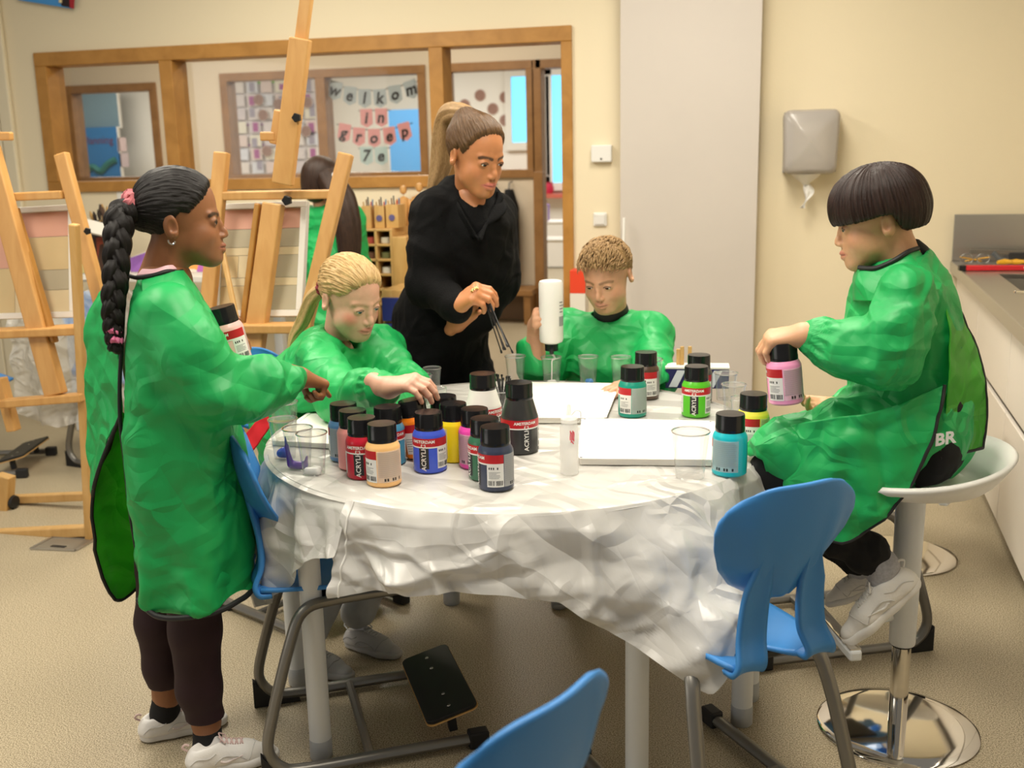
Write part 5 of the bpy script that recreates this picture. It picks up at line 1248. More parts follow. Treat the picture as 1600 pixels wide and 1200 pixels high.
wl2 = A(600, 633, 2.52); wl2.z = TZ+.05; cones = hand_cones(wl2, (1, -.35, -.05), (0, 0, 1), .135, -1, [(8, 12, 8)]*4, (10, 3, -4, -12))
parts.append((*hand_mesh(cones), np.array(colB)))
hipB = Vector((-1.38, 2.90, .545)); chB = A(515, 600, 2.82)
parts.append((*cone_mesh([(hipB, chB, .10, .085, .05), (chB, A(528, 552, 2.87), .085, .05, .05), (A(494, 562, 2.72), A(537, 620, 2.56), .03, .027, .03), (A(537, 620, 2.56), wr2, .027, .023, .03)], .008, tc=True), np.array(colB)))
make_person(g2, parts)
eyes(g2, M, hc2, .99, (1, -.1, -.16), mat('iris_blue', (.10, .18, .25), .15))
M_hairB = hair_mat('hair_blond', (.36, .20, .065), (.80, .58, .28), .38, 46)
ponB = (-.112, .0, -.025)
lineB = ([-.15, -.085, -.05, -.022, .0, .022, .042, .060, .074, .088, .12], [-.085, -.080, -.060, -.02, .018, .016, .034, .055, .078, .096, .12])
hair_cap(g2, M, hc2, .99, M_hairB, lineB, flow_to(ponB), 1.02, .009, 'hair', lambda f: f.ell((-.095, 0, -.02), (.028, .03, .03), k=.03), lump=.008, top=.004)
pb = Vector(hc2)+M @ Vector((-.115, 0, -.028))
scrunchie(g2, pb, M @ Vector((-1, 0, -.4)), .018, .009, mat('dark_red_band', (.22, .02, .03), .7), 'hair_band')
strand_tube(g2, 'ponytail', [pb, pb.lerp(A(478, 494, 2.95), .6)+Vector((0, 0, .02)), A(474, 500, 2.95), A(460, 522, 2.95), A(452, 545, 2.94)], [.014, .022, .021, .014, .006], M_hairB, seed=2, ridges=6, amp=.16)
adopt(g2, MB().tube(spline([Vector(hc2)+M @ Vector((x, y, z)) for x, y, z in ((.066, .055, .05), (.058, .066, .02), (.05, .068, -.01), (.045, .066, -.03))], 4), .0014, 5).build('hair_wisp', M_hairB))
# smock: body and sleeves
shB = A(492, 562, 2.72); elB = A(535, 622, 2.55); cuB = A(598, 606, oj.y+.04); shB2 = A(592, 545, 3.02); elB2 = Vector((-1.02, 2.85, .74)); cuB2 = wl2+Vector((-.03, .02, .01))
smock(g2, 'smock', [([hipB, Vector((-1.37, 2.90, .66)), A(505, 600, 2.84), A(520, 550, 2.88)], [.155, .155, .13, .072], .06), ([shB, elB, elB.lerp(cuB, .55), cuB], [.060, .056, .054, .032], .04), ([shB2, elB2, cuB2], [.058, .055, .035], .05), ([A(500, 548, 2.78), A(585, 540, 2.99)], [.052, .052], .05)],
      ells=[(np.array(A(500, 640, 2.72)), (.10, .10, .10), None, .06)], seed=12, disp=(.04, 4.5), subs=[(A(530, 548, 2.87), A(545, 490, 2.83), .054, .06)], cuts=[lambda x, y, z: .47-z+0*x+0*y, table_cut], cuffs=[(T(cuB.lerp(elB, .12)), T(cuB-elB))], wfn=None)
# red trousers seat, jeans and shoes under the table
M_jeans = mat('pale_jeans', (.36, .37, .37), .85, var=.25, vscale=18)
kB1, kB2 = Vector((-1.06, 2.68, .525)), Vector((-1.02, 2.84, .525)); aB1, aB2 = Z(484, 985, .12), Z(560, 955, .12)
for n_, hp0, k_, a_ in (('trouser_leg', hipB+Vector((.05, -.09, -.02)), kB1, aB1), ('trouser_leg', hipB+Vector((.05, .08, -.02)), kB2, aB2)): taper(g2, n_, [hp0, k_, a_], [.078, .062, .05], M_jeans, .008, .03, .006)
for a_ in (aB1, aB2): h_ = Vector((a_.x-.05, a_.y+.02, .005)); shoe(g2, h_, h_+Vector((.19, -.06, 0)), (0, 0, 1), main=(.42, .41, .40), accent=(.5, .5, .5))
sheet(g2, 'red_shirt', [[A(372, 690, 2.62), A(392, 668, 2.62), A(417, 632, 2.62)], [A(380, 725, 2.60), A(398, 700, 2.60), A(420, 668, 2.6)]], 20, 14, mat('red_cloth', (.60, .01, .02), .8), .008, 12, 3, None, .004)

# ================= teacher in black
tE = thing('person', 'woman with high blond ponytail in black jacket holding stir sticks', 'person', (-1.12, 3.36, 0), 0)
colT = (.52, .21, .085)
pd = math.radians(20); fT = Vector((.83*math.cos(pd), -.56*math.cos(pd), -math.sin(pd)))
M = frame(fT, (.05, -.03, 1)); hcT = A(744, 240, 3.20); sT = 1.03
hp = dict(P_person, kid=.85, lid=.46, brow=(.03, .014, .008), brow_a=.85, bw=.72, lip=(.55, .15, .13), lip_a=.95, nose=.85, w=.93, blush=(.6, .2, .1), blush_a=.3, neck=T(A(733, 330, 3.29)), nr=.042)
parts = [head_mesh(M, hcT, sT, colT, hp)]
wrT = A(716, 478, 3.02)
cones = hand_cones(wrT, (.6, -.28, .42), (-.25, -.6, .75), .172, 1, [(62, 40, 18), (66, 44, 20), (70, 46, 22), (74, 50, 25)], (5, 2, -2, -6), thumb=((30, 60), (14, 12)))
parts.append((*hand_mesh(cones, [(np.array(wrT.lerp(A(690, 482, 3.05), .5)), np.array(wrT), .026, .025, .02)]), np.array(colT)*1.08))
wlT = A(712, 506, 3.17); cones = hand_cones(wlT, (.55, -.2, .55), (.2, .9, .2), .16, -1, [(20, 30, 20)]*4, thumb=((30, 10), (10, 10)))
parts.append((*hand_mesh(cones), np.array(colT)*.95))
tW = Vector((-1.10, 3.36, .86)); chT = A(735, 395, 3.30)
parts.append((*cone_mesh([(tW, chT, .10, .09, .06), (chT, A(737, 325, 3.28), .085, .05, .05), (A(737, 312, 3.24), A(746, 352, 3.20), .052, .034, .04), (tW, tW+Vector((-.02, .08, -.40)), .10, .07, .05), (tW+Vector((-.02, .08, -.40)), Vector((-1.13, 3.48, .08)), .07, .045, .05), (tW, tW+Vector((.1, -.02, -.40)), .10, .07, .05), (tW+Vector((.1, -.02, -.40)), Vector((-1.0, 3.36, .08)), .07, .045, .05)], .009), np.array(colT)))
make_person(tE, parts)
eyes(tE, M, hcT, sT, (1, -.05, -.14), M_iris)
M_hairT = hair_mat('hair_brown', (.045, .021, .008), (.19, .10, .04), .35, 60)
M_hairT2 = hair_mat('hair_honey', (.22, .12, .045), (.55, .36, .17), .38, 60)
ponT = (-.085, 0, .085)
lineT = ([-.15, -.085, -.05, -.022, .0, .014, .028, .042, .056, .070, .085, .12], [-.075, -.07, -.05, -.01, .018, .000, .016, .046, .068, .083, .098, .12])
hair_cap(tE, M, hcT, sT, M_hairT, lineT, flow_to(ponT), .95, .009, 'hair', lambda f: f.ell((-.075, 0, .085), (.035, .03, .03), k=.03), lump=.006)
pb = Vector(hcT)+M @ Vector((-.098, 0, .10))*sT
strand_tube(tE, 'ponytail', [pb+Vector((.02, 0, -.01)), A(712, 176, 3.33), A(699, 185, 3.38), A(693, 215, 3.40), A(689, 255, 3.41), A(680, 285, 3.40), A(672, 300, 3.39)], [.02, .032, .037, .038, .036, .026, .012], M_hairT2, seed=4, ridges=7, amp=.12)
M_blackcloth = mat('black_wool', (.002, .002, .0023), .8, bump=.25, bscale=220, spec=.18)
shT, elT, cuT = A(673, 340, 3.20), A(671, 452, 3.14), A(716, 480, 3.03); shT2, elT2 = A(774, 338, 3.40), A(778, 440, 3.40)
def wT(V): return np.ones(len(V))
smock(tE, 'jacket', [([Vector((-1.11, 3.40, .40)), Vector((-1.10, 3.38, .62)), Vector((-1.08, 3.36, .86)), A(722, 400, 3.32), A(735, 350, 3.30), A(733, 318, 3.30)], [.165, .165, .145, .15, .115, .066], .07),
      ([A(676, 332, 3.23), A(735, 316, 3.32), A(772, 330, 3.40)], [.052, .056, .052], .05), ([shT, shT.lerp(elT, .5), elT, cuT], [.060, .058, .056, .040], .04), ([shT2, elT2, A(752, 500, 3.32)], [.056, .052, .045], .04)],
      seed=31, disp=(.03, 6), subs=[(A(738, 285, 3.24), A(740, 300, 3.14), .052, .045), (A(740, 300, 3.14), A(746, 338, 3.12), .045, .012)], cuts=[lambda x, y, z: .42-z+0*x+0*y], m=M_blackcloth, ells=(), a2=.006)
for sg, (a_, b_, c_) in enumerate([(A(703, 290, 3.24), A(722, 330, 3.16), A(745, 372, 3.13)), (A(782, 300, 3.27), A(765, 335, 3.20), A(747, 372, 3.13))]):
    sheet(tE, 'lapel', [[a_+Vector((-.03, .05, .0)), a_, a_+Vector((.012, -.01, -.02))], [b_+Vector((-.05, .04, .01)) if sg == 0 else b_+Vector((.05, .02, .01)), b_, b_+Vector((.005, -.005, -.01))], [c_+Vector((-.03, .03, 0)), c_, c_+Vector((.01, 0, -.01))]], 10, 16, M_blackcloth, .002, 9, 2, None, .006)
for k, (x, y) in enumerate(((-1.13, 3.48), (-1.0, 3.36))): taper(tE, 'trouser_leg', [tW+Vector((-.05 if k == 0 else .06, 0, -.05)), Vector((x, y, .45)), Vector((x, y, .07))], [.105, .085, .075], M_blackcloth, .008, .03)
for x, y in ((-1.15, 3.5), (-1.02, 3.38)): shoe(tE, (x, y, .003), (x+.17, y-.17, .003), (0, 0, 1), main=(.02, .02, .022), accent=(.03, .03, .03))
kn_ = Vector(wrT)+Vector((.6, -.28, .42)).normalized()*.085
scrunchie(tE, kn_+Vector((.0, -.012, .008)), (.5, -.3, -.6), .0105, .0018, mat('gold', (.8, .55, .2), .25, metal=1), 'ring')
for k in range(6):
    a_ = A(757+1.6*k, 470+.5*(k % 3), 3.0); b_ = A(784+5*(k % 4)+k*.8, 552-5*(k % 3), 2.97-.01*k)
    tag(MB().tube([a_, a_.lerp(b_, .93), a_.lerp(b_, .96), b_], [.0019, .0019, .0034, .003], 6).build('stir_stick', M_stick), 'black stir stick held in the standing woman\'s hand', 'stick', 'black stir sticks in the woman\'s hand')

# ================= blond boy pouring
bC = thing('person', 'boy with short blond hair pouring from a white bottle', 'person', (-.52, 3.44, 0), 0)
colC = (.64, .34, .205)
pd = math.radians(24); an = math.radians(-104); fC = Vector((math.cos(an)*math.cos(pd), math.sin(an)*math.cos(pd), -math.sin(pd)))
M = frame(fC, (-.03, 0, 1)); hcC = A(948, 428, 3.33); sC = .96
hp = dict(P_person, kid=1, lid=.32, brow=(.16, .08, .035), brow_a=.6, lip=(.46, .15, .12), lip_a=.55, nose=.85, w=1.0, blush=(.66, .24, .15), blush_a=.45, neck=T(A(958, 505, 3.40)), nr=.046, lash=(.08, .04, .03), stubble=([-.15, -.085, -.05, -.022, .0, .02, .05, .075, .12], [-.05, -.05, -.04, -.0, .02, .022, .048, .072, .1]))
parts = [head_mesh(M, hcC, sC, colC, hp)]
cupp = Z(862, 597, TZ); btl = A(861, 487, cupp.y-.02)
wrC = btl+Vector((-.062, .055, -.055)); cones = hand_cones(wrC, (.22, -.85, .50), (-.95, -.25, .1), .145, 1, [(44, 46, 30), (46, 48, 32), (48, 50, 34), (50, 52, 34)], (4, 1, -2, -5), thumb=((55, 30), (10, 25)))
parts.append((*hand_mesh(cones, [(np.array(A(832, 552, wrC.y+.03)), np.array(wrC), .027, .024, .02)]), np.array(colC)))
hC = Vector((-.50, 3.47, .545)); cC = A(955, 560, 3.40)
wlC = A(995, 612, 3.08); wlC.z = TZ+.03; cones = hand_cones(wlC, (-.6, -.6, -.05), (0, 0, 1), .135, -1, [(10, 15, 10)]*4)
parts.append((*hand_mesh(cones), np.array(colC)))
parts.append((*cone_mesh([(hC, cC, .10, .085, .05), (cC, A(958, 505, 3.40), .085, .05, .05), (A(885, 512, 3.38), A(845, 590, 3.22), .030, .026, .03), (A(845, 590, 3.22), wrC, .026, .023, .03)], .008, tc=True), np.array(colC)))
make_person(bC, parts); eyes(bC, M, hcC, sC, (1, -.05, -.16), M_iris)
M_hairC = hair_mat('hair_dark_blond', (.15, .08, .03), (.50, .32, .14), .5, 60)
lineC = ([-.15, -.085, -.05, -.022, .0, .02, .05, .075, .09, .12], [-.06, -.055, -.04, .0, .024, .022, .050, .070, .078, .1])
hair_cap(bC, M, hcC, sC, M_hairC, lineC, lambda V: np.stack([np.arctan2(V[:, 1], V[:, 0]-.03), V[:, 2]*2, V[:, 0]*.5], 1), 1.0, .010, 'hair', None, .006)
tu = MB(); rs = np.random.RandomState(5); tv = []; tq = []; ts = []; n0 = 0
for k in range(1000):                # short locks combed toward the brow
    a_ = rs.uniform(-1.35, 1.35); e_ = rs.uniform(.28, 1.5) if k < 780 else rs.uniform(.1, .5)
    x, y, z = math.cos(e_)*math.cos(a_), math.cos(e_)*math.sin(a_), math.sin(e_)
    if k % 3 == 0: x = -abs(x)*.8
    p0 = np.array([-.013+.098*x, .078*y, .032+.084*z]); 
    if p0[2] < np.interp(p0[0], *lineC)+.006: continue
    nrm = np.array([x, y, z]); dr = np.array([.8, y*.5+rs.normal()*.13, .1+rs.normal()*.10]); dr -= nrm*(dr@nrm)*.75; dr /= np.linalg.norm(dr)
    ln = rs.uniform(.022, .036); sd = np.cross(dr, nrm); sd /= np.linalg.norm(sd)+1e-9
    for i in range(4):
        u = i/3; c_ = p0+dr*(ln*u)+nrm*(.006+.012*u*(1-u)*2-.003*u*u)
        for q in range(4): b_ = 2*pi*q/4; r_ = .0031*(1-u)**.7+.0002; tv.append(c_+sd*(r_*math.cos(b_))+nrm*(r_*.8*math.sin(b_))); ts.append((k*.37 % 3, u*.05, q*.02))
    for i in range(3):
        for q in range(4): tq.append((n0+i*4+q, n0+i*4+(q+1) % 4, n0+(i+1)*4+(q+1) % 4, n0+(i+1)*4+q))
    n0 += 16
o = nobj('hair_locks', np.array(tv) @ np.array(M).T*sC+np.array(hcC), np.array(tq), M_hairC, None, {'S': ('FLOAT_VECTOR', np.array(ts))}); adopt(bC, o)
cuC = A(833, 548, wrC.y+.03); elC = A(842, 588, 3.24)
smock(bC, 'smock', [([hC, Vector((-.50, 3.44, .66)), A(955, 560, 3.42), A(957, 508, 3.42)], [.16, .16, .14, .066], .05), ([A(896, 512, 3.40), A(1014, 524, 3.38)], [.054, .054], .05), ([A(885, 512, 3.39), A(856, 568, 3.30), elC, cuC], [.058, .060, .050, .040], .04), ([A(1020, 525, 3.38), A(1020, 595, 3.20), wlC+Vector((.03, .03, .01))], [.062, .06, .036], .05)],
      seed=44, disp=(.04, 4.5), subs=[(A(957, 512, 3.41), A(952, 455, 3.38), .056, .062)], cuts=[lambda x, y, z: .46-z+0*x+0*y, table_cut])
taper(bC, 'black_collar', [A(957, 512, 3.41), A(955, 488, 3.40)], [.058, .058], M_trim, .005)
adopt(bC, MB().tube([cuC+Vector((.036*math.cos(k*.42)*.9, .02*math.sin(k*.42)-.006, .038*math.sin(k*.42)*.35+.012)) for k in range(16)], .006, 8).build('cuff_binding', M_trim))
M_dk = mat('dark_trousers', (.02, .022, .03), .85)
for sg in (-1, 1): taper(bC, 'trouser_leg', [hC+Vector((.08*sg, -.03, -.02)), Vector((-.5+.1*sg, 3.12, .52)), Vector((-.5+.1*sg, 3.16, .10))], [.078, .06, .045], M_dk, .008, .03)
for sg in (-1, 1): shoe(bC, (-.5+.1*sg, 3.2, .003), (-.52+.1*sg, 3.0, .003), (0, 0, 1), main=(.3, .3, .3))
t = thing('paint_bottle', 'tall white bottle held upside down by the blond boy', 'bottle', btl)
r = .0375; MB().lathe([(0, .0985), (r-.01, .0985), (r-.003, .096), (r, .088), (r, -.086), (r-.003, -.094), (.012, -.104), (.012, -.108)], n=36).build('body', mat('white_bottle', (.82, .80, .76), .35), t)
MB().lathe([(.02, -.100), (.021, -.104), (.021, -.122), (.008, -.126), (.006, -.134), (0, -.134)], n=24).build('cap', M_lid, t)
lb = label_mesh('label', r+.0006, -.03, .045); bpy.data.objects.remove(lb)
def patch_on(root, r, a0, a1, z0, z1, m, name):
    V = []; n = 10
    for i in range(n):
        a_ = math.radians(a0+(a1-a0)*i/(n-1)-90)
        for z in (z0, z1): V.append((r*math.cos(a_), r*math.sin(a_), z))
    return obj(name, V, [(2*i, 2*i+2, 2*i+3, 2*i+1) for i in range(n-1)], m, root)
patch_on(t, r+.0006, 52, 92, -.042, -.012, M_line, 'grey_label'); 
for k in range(4): patch_on(t, r+.0006, 55, 55+25+7*(k % 3), .0+k*.010, .004+k*.010, M_line, 'print_line')
s0 = btl+Vector((.002, 0, -.134)); e0 = Vector((pc.location.x, pc.location.y, TZ+.012))
tag(MB().tube(spline([s0, s0.lerp(e0, .12)+Vector((.010, 0, -.004)), s0.lerp(e0, .25)+Vector((-.0, 0, 0)), s0.lerp(e0, .6), e0], 6), [.0035, .0042, .0034, .0028]+[.0018]*21, 8).build('paint_stream', mat('poured_white', (.86, .86, .84), .3, coat=.3)), 'thin stream of white paint running from bottle into cup', 'paint')
# ================= boy with the bowl haircut on the stool
bD = thing('person', 'boy with black bowl haircut sitting sideways on the white bar stool', 'person', (.34, 2.50, .66), 0)
colD = (.64, .345, .19); NB = Vector((0, -1, 0)); BD = Vector((.30, 2.50, 0))
def D(px, py, off=0): return PL(px, py, BD+NB*off, NB)
pd = math.radians(13); fD = Vector((-math.cos(pd), .02, -math.sin(pd))); M = frame(fD, (-.2, 0, 1)); hcD = D(1369, 343); sD = .90
hp = dict(P_person, kid=1, lid=.30, brow=(.02, .012, .01), lip=(.50, .15, .12), nose=.85, w=1.0, blush=(.66, .24, .14), blush_a=.4, neck=T(D(1408, 412)), nr=.052)
parts = [head_mesh(M, hcD, sD, colD, hp)]
jl = D(1223, 552, .13); wrD = D(1256, 524, .13)
cones = hand_cones(wrD, (-.93, .05, -.12), (-.15, -.25, 1), .150, -1, [(48, 50, 30), (50, 52, 32), (52, 52, 32), (52, 50, 30)], (8, 2, -4, -10), thumb=((40, 60), (5, 20)))
parts.append((*hand_mesh(cones, [(np.array(wrD+Vector((.05, 0, .006))), np.array(wrD), .028, .026, .02)]), np.array(colD)))
wlD = D(1318, 640, -.06); cones = hand_cones(wlD, (-.86, -.35, .05), (.1, .55, -.8), .135, 1, [(18, 25, 18), (22, 30, 20), (26, 34, 22), (28, 36, 24)], (8, 2, -3, -10), thumb=((38, -20), (8, 4)))
parts.append((*hand_mesh(cones, [(np.array(wlD+Vector((.04, .01, .004))), np.array(wlD), .026, .025, .02)]), np.array(colD)))
hipD = D(1436, 690, 0); chD = D(1415, 520)
kD1, aD1 = D(1212, 738, .09), D(1378, 884, .10); kD2, aD2 = D(1216, 728, -.10), D(1350, 890, -.08)
parts.append((*cone_mesh([(hipD, chD, .09, .08, .05), (chD, D(1410, 420), .075, .048, .05), (D(1418, 458, .14), D(1394, 566, .17), .03, .028, .03), (D(1394, 566, .17), wrD, .028, .025, .03), (D(1425, 460, -.13), D(1400, 600, -.16), .03, .028, .03), (D(1400, 600, -.16), wlD, .028, .025, .03)], .008, tc=True), np.array(colD)))
make_person(bD, parts); eyes(bD, M, hcD, sD, (1, .32, -.16), M_iris)
# bowl hair: strands fall from the crown, cut along one line
M_hairD = hair_mat('hair_bowl', (.006, .0035, .003), (.048, .024, .018), .30, 46)
def bowl(name):
    f = Fld((-.165, -.13, -.13), (.16, .13, .17), .0022); f.pad = .03
    f.ell((-.012, 0, .055), (.116, .100, .082), k=.001); f.ell((-.014, 0, .022), (.117, .102, .064), k=.03); f.ell((-.055, 0, -.005), (.070, .080, .060), k=.03)
    X_, Y_, Z_ = f.grid()
    lz = np.interp(X_, [-.16, -.10, -.062, -.050, -.034, -.01, .03, .07, .10, .13], [-.034, -.038, -.036, -.030, .010, .013, .010, .006, .003, .004])
    f._mix((slice(None),)*3, np.ascontiguousarray((lz-Z_)*.9), .006, 'x')
    f.ell((.045, 0, -.025), (.06, .072, .075), k=.006, op='s')
    V, Q = f.mesh(2); p = V-np.array([-.025, 0, .10]); a_ = np.arctan2(p[:, 1], p[:, 0]); S = np.stack([np.cos(a_)*1.6, np.sin(a_)*1.6, p[:, 2]*.6], 1)
    n = normals(V, Q); V = V+n*((vnoise(S*np.array([26, 26, 5]))-.5)*.006)[:, None]
    o = nobj(name, V @ np.array(M).T*sD+np.array(hcD), Q, M_hairD, None, {'S': ('FLOAT_VECTOR', S)}); adopt(bD, o)
bowl('hair')
# smock with sleeves, near skirt over the thigh, far flap at the back
shD, elD, cuD = D(1418, 455, .145), D(1392, 566, .175), D(1276, 524, .135)
smock(bD, 'smock', [([D(1436, 672), D(1424, 600), D(1413, 510), D(1408, 450), D(1410, 418)], [.128, .118, .108, .082, .056], .06), ([D(1422, 456, .105), D(1422, 456, -.105)], [.05, .05], .05),
      ([shD, shD.lerp(elD, .55)+Vector((.0, -.005, 0)), elD, elD.lerp(cuD, .55)+Vector((0, 0, -.004)), cuD], [.056, .062, .058, .056, .033], .035), ([D(1425, 455, -.14), D(1400, 600, -.16), wlD+Vector((.04, .01, .004))], [.058, .058, .036], .04),
      ([D(1432, 672, .07), D(1330, 690, .08), D(1222, 712, .085)], [.105, .090, .082], .05), ([D(1432, 672, -.08), D(1330, 680, -.09), D(1222, 700, -.10)], [.105, .085, .068], .05)],
      seed=52, disp=(.04, 4.5), subs=[(D(1410, 424), D(1396, 360), .055, .062)], cuffs=[(T(cuD.lerp(elD, .10)), T(cuD-elD))], res=.0055, a2=.014, cuts=[table_cut, lambda x, y, z: -np.maximum(np.sqrt((x-.335)**2+(y-2.5)**2)-.222, np.abs(z-.575)-.085)])
sheet(bD, 'skirt', [[D(1212, 668, .10), D(1290, 655, .185), D(1380, 640, .19), D(1478, 600, .15)], [D(1205, 700, .12), D(1290, 720, .20), D(1380, 720, .205), D(1470, 640, .175)], [D(1212, 745, .14), D(1275, 790, .20), D(1370, 790, .21), D(1460, 680, .185)], [D(1222, 775, .14), D(1310, 847, .19), D(1395, 800, .20), D(1452, 700, .19)]], 60, 50, M_green, .022, 7, 6, [('left', False), ('bottom', False), ('right', True)])
sheet(bD, 'back_flap', [[D(1448, 400, .02), D(1452, 400, -.04)], [D(1478, 470, .08), D(1496, 480, -.02)], [D(1485, 540, .13), D(1528, 548, .0)], [D(1484, 610, .15), D(1538, 600, .02)], [D(1478, 660, .16), D(1541, 650, .03)], [D(1468, 716, .165), D(1538, 700, .05)]], 24, 60, M_green2, .012, 8, 3, [('bottom', False), ('right', True)])
piping(bD, [D(1342, 418, .045), D(1368, 419, .075), D(1395, 408, .085), D(1418, 394, .07), D(1434, 388, .03)], .0055)
sheet(bD, 'collar_front', [[D(1338, 419, -.02), D(1343, 419, .04), D(1368, 420, .073), D(1395, 409, .083), D(1418, 395, .068), D(1434, 389, .03)], [D(1332, 440, -.02), D(1337, 441, .055), D(1366, 443, .098), D(1400, 432, .11), D(1428, 412, .085), D(1444, 402, .03)], [D(1332, 470, -.02), D(1338, 470, .07), D(1368, 470, .118), D(1405, 460, .135), D(1440, 432, .10), D(1456, 420, .03)]], 34, 18, M_green, .006, 8, 2)
taper(bD, 'black_shirt', [D(1462, 640, .08), D(1456, 690, .085)], [.058, .066], mat('black_jersey', (.006, .006, .007), .8), .006, .02, .012)
taper(bD, 'nape_tab', [D(1430, 384, .0), D(1440, 394, .0)], [.016, .018], M_trim, .004)
tm = text_obj('BR', .036, M_lab, Matrix(), None, bold=.0012); q = D(1477, 686, .185)
tm.transform(Matrix.Translation(q) @ Matrix.Rotation(-.25, 4, 'Y') @ Matrix.Rotation(pi/2, 4, 'X') @ Matrix(((1, .25, 0, 0), (0, 1, 0, 0), (0, 0, 1, 0), (0, 0, 0, 1))))
o = bpy.data.objects.new('shirt_print', tm); COL.objects.link(o); adopt(bD, o); o['label'] = 'white print on black shirt'
M_bt = mat('black_trousers', (.004, .004, .005), .85)
taper(bD, 'trouser_leg', [hipD+Vector((0, -.08, .01)), kD1, kD1.lerp(aD1, .5)+Vector((0, 0, -.012)), aD1.lerp(kD1, .12)], [.085, .056, .056, .046], M_bt, .006, .03, .02)
taper(bD, 'trouser_leg', [hipD+Vector((0, .08, .01)), kD2, kD2.lerp(aD2, .5), aD2.lerp(kD2, .12)], [.085, .062, .058, .046], M_bt, .006, .03, .02)
M_gsock = mat('grey_sock', (.40, .40, .43), .9, var=.35, vscale=160)
for a_, k_ in ((aD1, kD1), (aD2, kD2)): taper(bD, 'sock', [a_.lerp(k_, .18), a_, a_+Vector((.004, 0, -.03))], [.033, .035, .036], M_gsock, .004)
hl_, tl_ = D(1440, 908, .10), D(1322, 1010, .12); shoe(bD, hl_, tl_, (-.55, -.12, .8), main=(.80, .78, .74), accent=(.78, .76, .72))
hl_, tl_ = D(1392, 905, -.08), D(1290, 948, -.06); shoe(bD, hl_, tl_, (-.3, -.12, .9), main=(.66, .63, .58), accent=(.6, .58, .54))
held_jar('rose', (.88, .33, .56), jl-Matrix.Rotation(math.radians(-6), 3, 'Y') @ Vector((0, 0, .112)), Matrix.Rotation(math.radians(-6), 3, 'Y'), 100, 'rose pink paint jar dangling from the bowl haired boy\'s hand')
# ================= girl behind the easel, back to the camera
gE = thing('person', 'girl in green smock with long brown hair behind the right easel', 'person', (-2.12, 4.62, 0), 0)
YB = 4.62; M = frame((.25, 1, -.15), (0, 0, 1)); hcE = A(503, 283, YB)
parts = [head_mesh(M, hcE, .92, colC, dict(P_person, neck=T(A(508, 335, YB)), nr=.045))]
bE = A(520, 420, YB); hE = Vector((bE.x-.02, YB, .62))
parts.append((*cone_mesh([(hE, bE, .10, .10, .05), (bE, A(508, 330, YB), .09, .045, .05)]+[(hE+Vector((s_*.07, 0, 0)), Vector((hE.x+s_*.09, YB, .08)), .08, .045, .03) for s_ in (-1, 1)], .009), np.array(colC)))
make_person(gE, parts)
M_hairE = hair_mat('hair_chestnut', (.012, .006, .004), (.06, .03, .018), .4, 50)
f = Fld((-.14, -.12, -.16), (.12, .12, .14), .003); f.ell((-.012, 0, .03), (.105, .086, .092), k=.001); f.ell((-.05, 0, -.03), (.06, .075, .08), k=.03); f.ell((.09, 0, -.03), (.06, .08, .09), k=.01, op='s')
V, Q = f.mesh(2); a_ = np.arctan2(V[:, 1], V[:, 0]); o = nobj('hair', V @ np.array(M).T*.95+np.array(hcE), Q, M_hairE, None, {'S': ('FLOAT_VECTOR', np.stack([np.cos(a_), np.sin(a_), V[:, 2]*.3], 1))}); adopt(gE, o)
strand_tube(gE, 'long_hair', [A(512, 275, YB-.08), A(532, 310, YB-.14), A(543, 350, YB-.16), A(546, 400, YB-.17), A(541, 450, YB-.17)], [.05, .065, .060, .05, .02], M_hairE, ridges=8, amp=.08)
scrunchie(gE, A(524, 277, YB-.13), (1, -.2, .3), .014, .008, mat('white_band', (.7, .7, .72), .6), 'hair_band')
smock(gE, 'smock', [([hE-Vector((0, 0, .12)), hE, bE, A(510, 338, YB)], [.17, .16, .145, .06], .06), ([A(490, 345, YB), A(548, 338, YB)], [.06, .06], .05), ([A(487, 350, YB), A(470, 420, YB+.1), A(480, 440, YB+.22)], [.06, .055, .04], .04), ([A(550, 345, YB), A(562, 420, YB+.08), A(555, 450, YB+.2)], [.06, .055, .04], .04)], seed=71, disp=(.035, 5), res=.008)
for s_ in (-1, 1):
    taper(gE, 'trouser_leg', [Vector((hE.x+s_*.07, YB, .55)), Vector((hE.x+s_*.09, YB, .07))], [.085, .06], M_dk, .009)
    shoe(gE, (hE.x+s_*.09, YB-.05, .003), (hE.x+s_*.1+.02, YB+.15, .003), (0, 0, 1))
# ---------------------------------------------------------------- things along the back wall, in the corridor and the classroom beyond
def pbox(root, name, c, d, m, rz=0, bevel=.003, smooth=False):
    o = MB().box((0, 0, 0), d, Matrix.Rotation(rz, 3, 'Z')).build(name, m, None, smooth, bevel); o.location = c
    bpy.context.view_layer.update(); adopt(root, o); return o
# cubby shelf with baskets
YS = 5.02
def span(x0, y0, x1, y1, Y): a = A(x0, y0, Y); b = A(x1, y1, Y); return a.x, b.x, a.z, b.z
x0, x1, z1, z0 = span(562, 358, 612, 440, YS); x1 = A(612, 400, YS).x; zb = 0
t = thing('cubby_shelf', 'open wooden cubby shelf with baskets below the corridor window', 'shelf', ((x0+x1)/2, YS+.12, 0))
n_c, zt = 2, z1
w = (x1-x0); ch_ = (zt-A(590, 428, YS).z)/3.0
for i in range(n_c+1): pbox(t, 'upright', (x0+w*i/n_c, YS+.12, zt/2), (.014, .24, zt-.002), M_pine)
for k in range(6): pbox(t, 'board', ((x0+x1)/2, YS+.12, zt-k*ch_-.006), (w, .24, .012), M_pine)
pbox(t, 'back_panel', ((x0+x1)/2, YS+.236, zt/2), (w, .006, zt-.01), M_frame2)
pbox(t, 'side_panel', (x1+.045, YS+.12, zt/2-.02), (.075, .25, zt-.04), M_pine)
